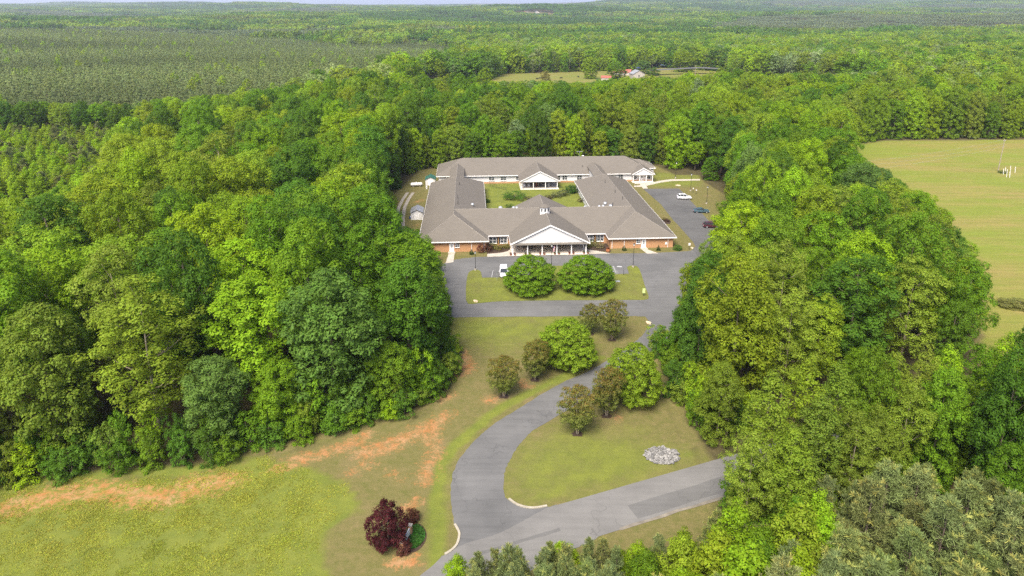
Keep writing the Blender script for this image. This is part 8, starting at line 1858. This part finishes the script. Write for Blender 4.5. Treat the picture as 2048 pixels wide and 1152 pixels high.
# ---------------------------------------------------------------- porch furniture
def chair_mesh_parts(paint):
    p = {}
    p["seat"] = MB().slab([(-.28, -.3, .42), (.28, -.3, .42), (.28, .25, .36), (-.28, .25, .36)], .05)
    p["backrest"] = MB()
    for k in range(5):
        x = -.24 + .12 * k; p["backrest"].slab([(x - .05, .22, .38), (x + .05, .22, .38), (x + .05, .48, 1.15), (x - .05, .48, 1.15)], .03)
    return p
def rocker(x, y, rz, lab, m='white', group="white rocking chairs under the portico"):
    q = HM @ Vector((x, y, 0.1))
    r = empty("rocking_chair", q, rz + math.radians(3.5), lab, "chair", group)
    pr = chair_mesh_parts(m)
    for nm, b in pr.items(): b.build(nm, M[m], r)
    for s in (-1, 1):
        MB().box(s * .3 - .035, s * .3 + .035, -.36, .3, .60, .64).build("armrest", M[m], r)
        for yy in (-.28, .22): MB().box(s * .29 - .03, s * .29 + .03, yy - .03, yy + .03, .06, .60).build("leg", M[m], r)
        MB().tube([(s * .29, -.45, .10), (s * .29, 0, .03), (s * .29, .5, .12)], .03, 5).build("rocker", M[m], r)
ordn = ["first", "second", "third", "fourth", "fifth", "sixth", "seventh"]
for k, x in enumerate((2.2, 3.3, 4.4, 5.5, 6.6, 7.6, 8.6)):
    rocker(x, 3.6, 0, ordn[k] + " white rocking chair from the left, right half of the portico")
for k, x in enumerate((-8.2, -6.9)):
    rocker(x, 3.5, 0, ("left" if k == 0 else "right") + " white rocking chair at the left end of the portico")
q = HM @ Vector((-5.2, 2.6, 0.1))
tb = empty("porch_table", q, 0, "dark metal table under the left half of the portico", "table")
MB().lathe([(0.6, .72), (0.6, .76)], (0, 0, 0), 14).build("table_top", M['dark'], tb); MB().lathe([(.3, 0), (.06, .06), (.06, .72)], (0, 0, 0), 8).build("pedestal", M['dark'], tb)
for k, (dx, dy) in enumerate(((-1.0, 0), (1.0, 0), (0, 1.0), (0.1, -1.0))):
    q2 = HM @ Vector((-5.2 + dx, 2.6 + dy, 0.1))
    ch = empty("porch_chair", q2, math.atan2(dy, dx) - math.pi / 2, ["dark metal chair left of the porch table", "dark metal chair right of the porch table", "dark metal chair behind the porch table", "dark metal chair before the porch table"][k], "chair", "dark chairs at the porch table")
    MB().box(-.24, .24, -.24, .24, .42, .46).build("seat", M['dark'], ch); MB().box(-.24, .24, .22, .26, .46, .95).build("backrest", M['dark'], ch)
    for sx_ in (-1, 1):
        for sy in (-1, 1): MB().box(sx_ * .21 - .02, sx_ * .21 + .02, sy * .21 - .02, sy * .21 + .02, 0, .42).build("leg", M['dark'], ch)
q = HM @ Vector((-0.2, 4.2, 0.1))
bn = empty("porch_bench", HM @ Vector((-1.9, 4.1, 0.1)), math.radians(3.5), "long white bench left of the entrance doors", "bench")
MB().box(-.9, .9, -.25, .25, .42, .47).build("seat", M['white'], bn); MB().box(-.9, .9, .22, .27, .47, .95).build("backrest", M['white'], bn)
for s in (-1, 1): MB().box(s * .82 - .04, s * .82 + .04, -.22, .25, 0, .42).build("leg", M['white'], bn)
M['terracotta'] = plain("terracotta", (0.24, 0.085, 0.045), 0.85, var=0.2); M['flowers'] = plain("red_flowers", (0.22, 0.03, 0.03), 0.8, var=0.5, scale=12)
pm = MB().lathe([(0.17, 0), (0.24, .32), (0.27, .34), (0.27, .4), (0.2, .4)], (0, 0, 0), 10).mesh("pot", M['terracotta'])
fm = make_crown("flowers", 95, .5, .34, [(0.05, .6), (.4, 1), (.8, .8), (1, .3)], 18, .12, 28, .09)[0]
colname = ["first", "second", "third", "fourth", "fifth", "sixth"]
for k in range(6):
    for s in (-1, 1):
        q = HM @ Vector((-9.5 + 3.76 * k + s * 0.52, -2.95, 0.1))
        r = empty("flower_pot", q, 0, "terracotta flower pot %s of the %s portico column from the left" % ("left" if s < 0 else "right", colname[k]), "pot", "terracotta pots at the portico columns")
        o = bpy.data.objects.new("pot", pm); link(o, r); o = bpy.data.objects.new("plant", fm); o.location = (0, 0, .36); link(o, r); o["tint"] = [0.13, 0.045, 0.035] if (k + s) % 2 else [.06, .10, .03]
# hanging flag on the third column
q = HM @ Vector((0.9, -3.3, 0))
fl = empty("flag", (q.x, q.y, 0), math.radians(3.5), "red and white striped flag hanging at the middle of the portico", "flag")
MB().tube([(0, 0.35, 1.9), (0, -0.5, 2.75)], 0.025, 6).build("flag_pole", M['galv'], fl)
M['flagred'] = plain("flag_red", (0.36, 0.05, 0.06), 0.8); M['flagblue'] = plain("flag_blue", (0.04, 0.05, 0.16), 0.8)
for k in range(5):
    w_ = MB()
    for j in range(6):
        w_.obox((-0.16 + 0.08 * k + 0.012 * math.sin(j), -0.42 + 0.03 * math.sin(j * 1.3 + k), 2.45 - 0.24 * j), (0.079, 0.02, 0.24), 0.2 * math.sin(j + k))
    w_.build("flag_stripe", M['flagred'] if k % 2 == 0 else M['white'], fl)
MB().box(-0.2, 0.0, -0.46, -0.435, 2.2, 2.56).build("flag_canton", M['flagblue'], fl)
# wagon-wheel barrel planter at the right of the forecourt
q = HM @ Vector((15.2, -1.9, 0.09))
bp = empty("barrel_planter", q, 0.4, "orange-brown wooden barrel planter at the right end of the forecourt", "planter")
M['barrel'] = plain("orange_wood", (0.34, 0.12, 0.04), 0.8, var=0.3)
MB().lathe([(.42, 0), (.52, .35), (.52, .5), (.45, .8), (.4, .8), (.4, .72)], (0, 0, 0), 14).build("barrel", M['barrel'], bp)
for z_ in (.18, .6): MB().lathe([(.505, z_ - .03), (.53, z_), (.505, z_ + .03)], (0, 0, 0), 14).build("hoop", M['dark'], bp)
o = bpy.data.objects.new("plant", fm); o.location = (0, 0, .72); o.scale = (1.3, 1.3, 1.2); link(o, bp); o["tint"] = [.2, .07, .03]
# courtyard porch: chairs and pots
for k, (x, m_) in enumerate(((-1.4, 'white'), (0.2, 'white'), (2.9, 'terracotta'), (4.4, 'dark'), (7.2, 'white'))):
    rocker(x, 63.6, 0, ["white chair at the left end of the courtyard porch", "white chair second from left in the courtyard porch", "brown chair in the middle of the courtyard porch", "dark chair in the middle of the courtyard porch", "white chair at the right of the courtyard porch"][k], m_, "chairs in the courtyard porch")
# courtyard fence: black posts and rails
fp0, fp1 = Vector(site(980, 372)), Vector(site(1012, 381))
fe = empty("courtyard_fence", (fp0.x, fp0.y, 0), 0, "low black mesh fence in the courtyard's far left corner", "fence")
n_ = 7
for k in range(n_ + 1):
    q = (fp1 - fp0) * k / n_; MB().tube([(q.x, q.y, 0), (q.x, q.y, 1.25)], 0.04, 5).build("fence_post", M['dark'], fe)
for z_ in (0.15, 0.4, 0.65, 0.9, 1.18):
    q = fp1 - fp0; MB().tube([(0, 0, z_), (q.x, q.y, z_)], 0.015, 4).build("rail", M['dark'], fe)

# ---------------------------------------------------------------- sheds and tank left of the home
M['greenroof'] = plain("green_metal_roof", (0.03, 0.10, 0.075), 0.5, var=0.15); M['greyroof'] = plain("grey_metal_roof", (0.22, 0.225, 0.235), 0.5, var=0.12)
def shed(u, v, w, d, h, rz, rm, lab):
    x, y = site(u, v)
    r = empty("storage_shed", (x, y, 0), rz, lab, "shed", "storage sheds left of the home")
    b = MB(); zr_ = h + w / 2 * 0.5
    pr = [(-w / 2, 0), (w / 2, 0), (w / 2, h), (0, zr_), (-w / 2, h)]
    b.add([(x_, 0, z_) for x_, z_ in pr] + [(x_, d, z_) for x_, z_ in pr], [(0, 1, 2, 3, 4), (9, 8, 7, 6, 5), (0, 5, 6, 1), (1, 6, 7, 2), (2, 7, 8, 3), (3, 8, 9, 4), (4, 9, 5, 0)])
    b.build("wall", M['siding'], r)
    for s in (-1, 1):
        pts = [(0, -.25, zr_ + .08), (s * (w / 2 + .22), -.25, h - .03), (s * (w / 2 + .22), d + .25, h - .03), (0, d + .25, zr_ + .08)]
        MB().slab(pts if s < 0 else pts[::-1], .07).build("roof_panel", M[rm], r)
        dd = MB().box(*sorted((s * 0.02, s * 0.75)), -.04, -.003, .1, 1.95).build("door", M['door'], r)
        MB().box(*sorted((s * 0.05, s * 0.72)), -.055, -.042, 1.0, 1.06).build("brace", M['white'], dd)
    return r
shed(834, 440, 3.5, 5.0, 2.3, math.radians(4), 'greyroof', "white shed with grey roof beside the left wing")
shed(861, 371, 3.4, 4.4, 2.2, math.radians(4), 'greenroof', "white shed with dark green roof behind the left wing")
x, y = site(833, 373)
tk = empty("gas_tank", (x, y, 0), math.radians(8), "long white gas tank on saddles under the trees left of the home", "tank")
MB().tube([(-2.1, 0, .85), (-2.0, 0, .85), (-1.7, 0, .85), (1.7, 0, .85), (2.0, 0, .85), (2.1, 0, .85)], [.1, .4, .58, .58, .4, .1], 14).build("tank", M['white'], tk, True)
for s in (-1, 1): MB().box(s * 1.2 - .12, s * 1.2 + .12, -.45, .45, 0, .42).build("saddle", M['concrete'], tk)
MB().lathe([(.18, 0), (.18, .2), (.05, .25)], (0, 0, 1.4), 10).build("valve_dome", M['white'], tk)
x, y = site(822, 437)
o = MB().box(-.5, .5, -.4, .4, 0, .5).lathe([(.45, .5), (.3, .75), (.08, .9)], (0, 0, 0), 10).build("covered_mower", M['carblue'], None, loc=(x, y, 0)); tag(o, "small blue covered machine beside the grey-roofed shed", "machine")
x, y = site(853.6, 378)
o = MB().lathe([(.25, 0), (.25, .9), (.2, 1.0)], (0, 0, 0), 10).build("white_drum", M['white'], None, loc=(x, y, 0)); tag(o, "white drum on the grass near the green-roofed shed", "drum")

# ---------------------------------------------------------------- power poles, wires, posts in the right field
M['polewood'] = plain("weathered_pole", (0.26, 0.21, 0.16), 0.9, var=0.25)
def power_pole(x, y, h, lean, rz, lab, size=1.0):
    z = float(land(x, y))
    r = empty("power_pole", (x, y, z), rz, lab, "pole", "power poles")
    r.rotation_euler = (0, lean, rz)
    MB().tube([(0, 0, -.3), (0, 0, h)], [.17, .11], 8).build("pole", M['polewood'], r)
    a = MB().box(-1.25, 1.25, -.06, .06, h - .75, h - .6).build("crossarm", M['polewood'], r)
    for xx in (-1.1, -.5, .5, 1.1): MB().lathe([(.05, 0), (.07, .08), (.05, .18)], (xx, 0, h - .6), 8).build("insulator", M['galv'], a)
    return r
p1 = site(1783.5, 278); p2 = site(1996, 342)
power_pole(*p1, 10.5, 0.03, 0.1, "power pole against the trees at the far edge of the right field")
power_pole(*p2, 12.4, 0.03, 0.6, "power pole standing out in the right field by white posts")
def wire(lab, a, b, sag=1.2, r=0.018):
    a = Vector(a); b = Vector(b); pts = []
    for k in range(13):
        t_ = k / 12; p = a.lerp(b, t_); p.z -= sag * 4 * t_ * (1 - t_); pts.append(p)
    o = MB().tube(pts, r, 4).build("power_line", M['galv']); tag(o, lab, "wire", "power lines")
for k, (o_, w_) in enumerate(((-1.0, "upper"), (0.4, "middle"), (1.1, "lower"))):
    wire(w_ + " wire running left from the pole in the right field", (p2[0] + o_, p2[1] - o_ * 0.6, 11.8 - k * .9), (92 + o_, 214 - k * 2, 11.5 - k * .9), 1.6)
wire("wire between the two power poles over the right field", (p1[0], p1[1], 9.9), (p2[0], p2[1], 11.7), 1.5)
for k, (u, v, h) in enumerate(((2006.5, 349, 2.3), (2013, 354, 2.9), (2019, 355, 2.5), (2011, 343, 1.6), (2021, 341, 1.8), (2030, 345, 2.2))):
    x, y = site(u, v)
    o = MB().tube([(0, 0, 0), (-.25, 0, h)], .09, 6).box(-.31, -.19, -.06, .06, h, h + .06).build("white_post", M['white'], None, loc=(x, y, 0))
    tag(o, ["white marker post nearest the pole in the right field", "tall white marker post at the front of the cluster", "white marker post front right of the cluster", "short white marker post at the back left of the cluster", "white marker post at the back of the cluster", "rightmost white marker post in the right field"][k], "post", "white posts in the right field")
x, y = site(2004, 346); plant("field_shrub", "loose", 0, x, y, .9, 1.8, (.07, .13, .03), "low weeds at the foot of the pole in the right field", "shrub")
x, y = site(1822, 275); plant("cedar_tree", "full", 1, x + 8, y + 6, 12.5, 7.0, (0.105, 0.090, 0.040), "broad brown-green cedar behind the far power pole", "tree", jitter=.03)
x, y = site(2030, 612); plant("field_shrub", "bush", 0, x, y, 1.1, 3.2, (.19, .21, .05), "low scrub at the near corner of the right field", "shrub")

# ---------------------------------------------------------------- far farmstead by the meadow
M['redroof'] = plain("red_roof", (0.27, 0.085, 0.06), 0.8, var=0.2); M['tanwall'] = plain("tan_siding", (0.36, 0.32, 0.27), 0.8, var=0.1)
def far_house(x, y, w, d, h, rz, wall, roof, name, lab, pitch=.5, wins=2):
    z = float(land(x, y)) - .1
    r = empty(name, (x, y, z), rz, lab, "house")
    zr_ = h + w / 2 * pitch
    pr = [(-w / 2, 0), (w / 2, 0), (w / 2, h), (0, zr_), (-w / 2, h)]
    MB().add([(a, 0, c_) for a, c_ in pr] + [(a, d, c_) for a, c_ in pr], [(0, 1, 2, 3, 4), (9, 8, 7, 6, 5), (0, 5, 6, 1), (1, 6, 7, 2), (2, 7, 8, 3), (3, 8, 9, 4), (4, 9, 5, 0)]).build("wall", M[wall], r)
    for s in (-1, 1):
        pts = [(0, -.4, zr_ + .15), (s * (w / 2 + .4), -.4, h - .08), (s * (w / 2 + .4), d + .4, h - .08), (0, d + .4, zr_ + .15)]
        MB().slab(pts if s < 0 else pts[::-1], .12).build("roof", M[roof], r)
    for k in range(wins):
        xx = -w / 2 + w * (k + 1) / (wins + 1); MB().box(xx - .5, xx + .5, -.06, -.003, h * .35, h * .8).build("window", M['glass'], r)
    return r
hx, hy = site(1278, 152)
far_house(hx, hy, 11, 9, 4.5, .25, 'tanwall', 'greyroof', "farmhouse", "tan gabled farmhouse beyond the wood with small dark window", .55, 1)
hx, hy = site(1268, 142)
far_house(hx - 2, hy + 4, 9, 16, 3.2, 1.2, 'tanwall', 'redroof', "farmhouse", "long farmhouse with red roof behind the gabled one")
hx, hy = site(1222, 156)
far_house(hx, hy, 6, 8, 2.6, 1.35, 'tanwall', 'redroof', "barn", "small red-roofed barn left of the farmhouses", .45, 0)
for (u, v, r, h, t_, lab) in ((1180, 152, 6.5, 19, 1, "pale green tree alone in the far meadow"), (1232, 154, 8.5, 15, 2, "broad green tree beside the far barn"), (1286, 136, 7, 13, 4, "dark tree behind the far farmhouses"),
                              (1306, 142, 6.5, 8, 3, "dark green bush right of the far farmhouses"), (1090, 156, 4.5, 8, 6, "brown bush in the far meadow near the cattle"), (1368, 130, 11, 21, 1, "large light green tree by the far track")):
    x, y = site(u, v)
    plant("meadow_tree", "full" if h > 10 else "bush", 0, x, y, h, r, t_, lab, "tree", "trees around the far farm")
M['cowhide'] = plain("black_hide", (0.012, 0.011, 0.011), 0.8)
def cow(u, v, rz, lab):
    x, y = site(u, v); z = float(land(x, y))
    r = empty("cow", (x, y, z), rz, lab, "cow", "cattle in the far meadow")
    b = MB()
    b.tube([(-1.15, 0, 1.15), (-1.0, 0, 1.08), (-.5, 0, 1.0), (.3, 0, 1.0), (.8, 0, 1.08), (1.05, 0, 1.15), (1.35, 0, 1.0), (1.75, 0, .62), (1.95, 0, .45)], [.12, .3, .4, .44, .38, .28, .2, .17, .08], 8)
    for (xx, yy) in ((-.85, .2), (-.85, -.2), (.7, .2), (.7, -.2)): b.tube([(xx, yy, .95), (xx + (.08 if xx < 0 else 0), yy, .5), (xx, yy, 0)], [.17, .1, .07], 6)
    b.tube([(-1.15, 0, 1.2), (-1.25, 0, .6)], [.04, .02], 5)
    b.build("body", M['cowhide'], r, True)
for (u, v, rz, lab) in ((1074, 154.5, .2, "leftmost black cow in the far meadow"), (1081, 153, 2.8, "black cow second from left in the far meadow"), (1086, 152, .5, "black cow beside the brown meadow bush"), (1122, 152.5, .3, "black cow alone right of the brown bush"), (1157, 148.5, 2, "rightmost black cow in the far meadow")):
    cow(u, v, rz, lab)
flat("farm_track", [site(*q) for q in [(1300, 139), (1340, 137), (1400, 134), (1440, 136), (1440, 138.5), (1400, 136.5), (1340, 139.5), (1300, 142)]], .06, M['lot'])
for (u, v, p_, lab) in ((1277, 137, 'carblue', "dark blue car parked by the far farmhouses"), (1325, 131.5, 'teal', "blue-grey car on the far farm's grass"), (1296, 140, 'tyre', "black car right of the far farmhouses")):
    x, y = site(u, v)
    car("farm_car", x, y, .2, [(-2.3, .38, .86, .78), (-1.1, .24, .97, .91), (1.2, .24, .93, .9), (2.3, .38, .66, .7)], M[p_], lab, ((-1.75, 1.05, .95, .82), (-1.0, .2, 1.42, .62)), 4.6, 1.8)
for (u, v, lab) in ((1361, 131, "power pole on the grass beyond the far farm"), (1391, 139, "power pole beside the far farm track")):
    x, y = site(u, v); power_pole(x, y, 9.5, 0, .3, lab)
# tan clearing with a house far behind
bx_, by2 = PADDOCK[1], PADDOCK[0]
M['bare'] = plain("bare_earth", (0.30, 0.24, 0.17), 0.95, var=0.25, scale=.05)
for k, (dx, w_, lab) in enumerate(((-30, 16, "tan house in the far clearing on the skyline, left"), (20, 20, "pale long house in the far clearing on the skyline, right"))):
    far_house(bx_ + dx, by2 + 5, w_, 14, 5, .2, 'tanwall', 'greyroof' if k else 'redroof', "far_house", lab)
# a bare grey tree against the wood right of the driveway
def branchy(seed, H=11.0):
    rg2 = random.Random(seed); b = MB()
    def limb(p, d, L, r, lev):
        q = p + d * L; m = p.lerp(q, .5) + Vector((rg2.uniform(-.1, .1), rg2.uniform(-.1, .1), rg2.uniform(-.05, .1))) * L
        b.tube([p, m, q], [r, r * .8, r * .55], 5)
        if lev == 0: return
        for _ in range(rg2.choice([2, 3, 3])):
            dd = (d + Vector((rg2.uniform(-1, 1), rg2.uniform(-1, 1), rg2.uniform(-.3, .7))) * .75).normalized()
            limb(q if rg2.random() < .7 else m, dd, L * rg2.uniform(.55, .8), r * .55, lev - 1)
    limb(Vector((0, 0, -.2)), Vector((.05, 0, 1)), H * .38, .22, 4)
    return b
for (u, v, h, seed, lab) in ((1452, 872, 11.0, 3, "bare grey branching tree in front of the wood right of the driveway"), (1700, 640, 15, 9, "bare grey limbs showing in the middle of the right wood")):
    x, y = site(u, v)
    r = empty("bare_tree", (x, y, 0), seed, lab, "tree")
    branchy(seed, h).build("trunk", M['pale_bark'], r)

# ---------------------------------------------------------------- rough grass in the lower left field and along the verges
rg = np.random.default_rng(12)
def tuft_patch(seed, n, size, hgt, leaf):
    r = np.random.default_rng(seed)
    c = np.concatenate([r.uniform(-size / 2, size / 2, (n, 2)), r.uniform(0.3, 1.0, (n, 1)) * hgt * 0.5], 1)
    nn = r.normal(size=(n, 3)) * np.array([0.7, 0.7, 0.3]) + np.array([0, 0, 0.8])
    tone = np.ones((n, 3)) * r.uniform(0.75, 1.3, (n, 1)) * (1 + r.uniform(-.1, .1, (n, 3)))
    return leaf_mesh("tuft_patch", leaf_arrays(c, nn, leaf, r, 0.3, 0.05), tone, M['leaf'])
for i in range(3): stock_add("tuft%d" % i, tuft_patch(400 + i, 150, 2.2, 0.22, 0.26))
def clumped(x, y): return 0.5 + 0.25 * np.sin(x * 0.9 + 1.7 * np.sin(y * 0.53)) + 0.25 * np.sin(y * 0.8 - 1.3 * np.sin(x * 0.37))
pts = np.stack([rg.uniform(-75, 5, 9000), rg.uniform(58, 92, 9000)], -1)
keep = in_poly(pts[:, 0], pts[:, 1], rough_poly) & in_poly(pts[:, 0], pts[:, 1], CLEARING)
soil_near = line_dist(pts[:, 0], pts[:, 1], S((20, 1014), (110, 990), (210, 984), (300, 996), (345, 992), (385, 972), (450, 962)))
keep &= (soil_near > 1.7) | (rg.random(len(pts)) < 0.12)
edge_d = line_dist(pts[:, 0], pts[:, 1], rough_poly, True)
keep &= rg.random(len(pts)) < (0.12 + 0.1 * clumped(pts[:, 0], pts[:, 1])) * np.clip(edge_d / 4, 0.1, 1)
rows = []
for x, y in pts[keep]:
    k = rg.uniform(0.75, 1.1); w = clumped(x * 0.35, y * 0.35)
    c = np.array([0.255, 0.290, 0.036]) * (1 - w) + np.array([0.320, 0.320, 0.050]) * w
    s = rg.uniform(0.6, 1.25)
    rows.append((x, y, 0.0, stock_ix["tuft%d" % rg.integers(3)], s, s, rg.uniform(.3, .8), rg.uniform(0, 6.28), *(c * k)))
scatter("rough_grass", rows, "rough yellow-green meadow grass at lower left of the driveway")

# ---------------------------------------------------------------- haze over the land
hm = bpy.data.materials.new("haze")
hm.use_nodes = True
nt = hm.node_tree
for n_ in list(nt.nodes): nt.nodes.remove(n_)
ou = nt.nodes.new("ShaderNodeOutputMaterial"); pv = nt.nodes.new("ShaderNodeVolumePrincipled")
pv.inputs["Color"].default_value = (0.86, 0.92, 1.0, 1)
pv.inputs["Density"].default_value = 0.00008
pv.inputs["Anisotropy"].default_value = 0.3
nt.links.new(pv.outputs[0], ou.inputs["Volume"])
zlo = float(Z.min()) - 1.5
hz_top = max(CAM_H, float(Z.max())) + 32
haze = MB().box(-15500, 15500, -4500, 17500, zlo, hz_top).build("haze", hm)
tag(haze, "pale haze hanging over the far forest", "haze", None, "stuff")
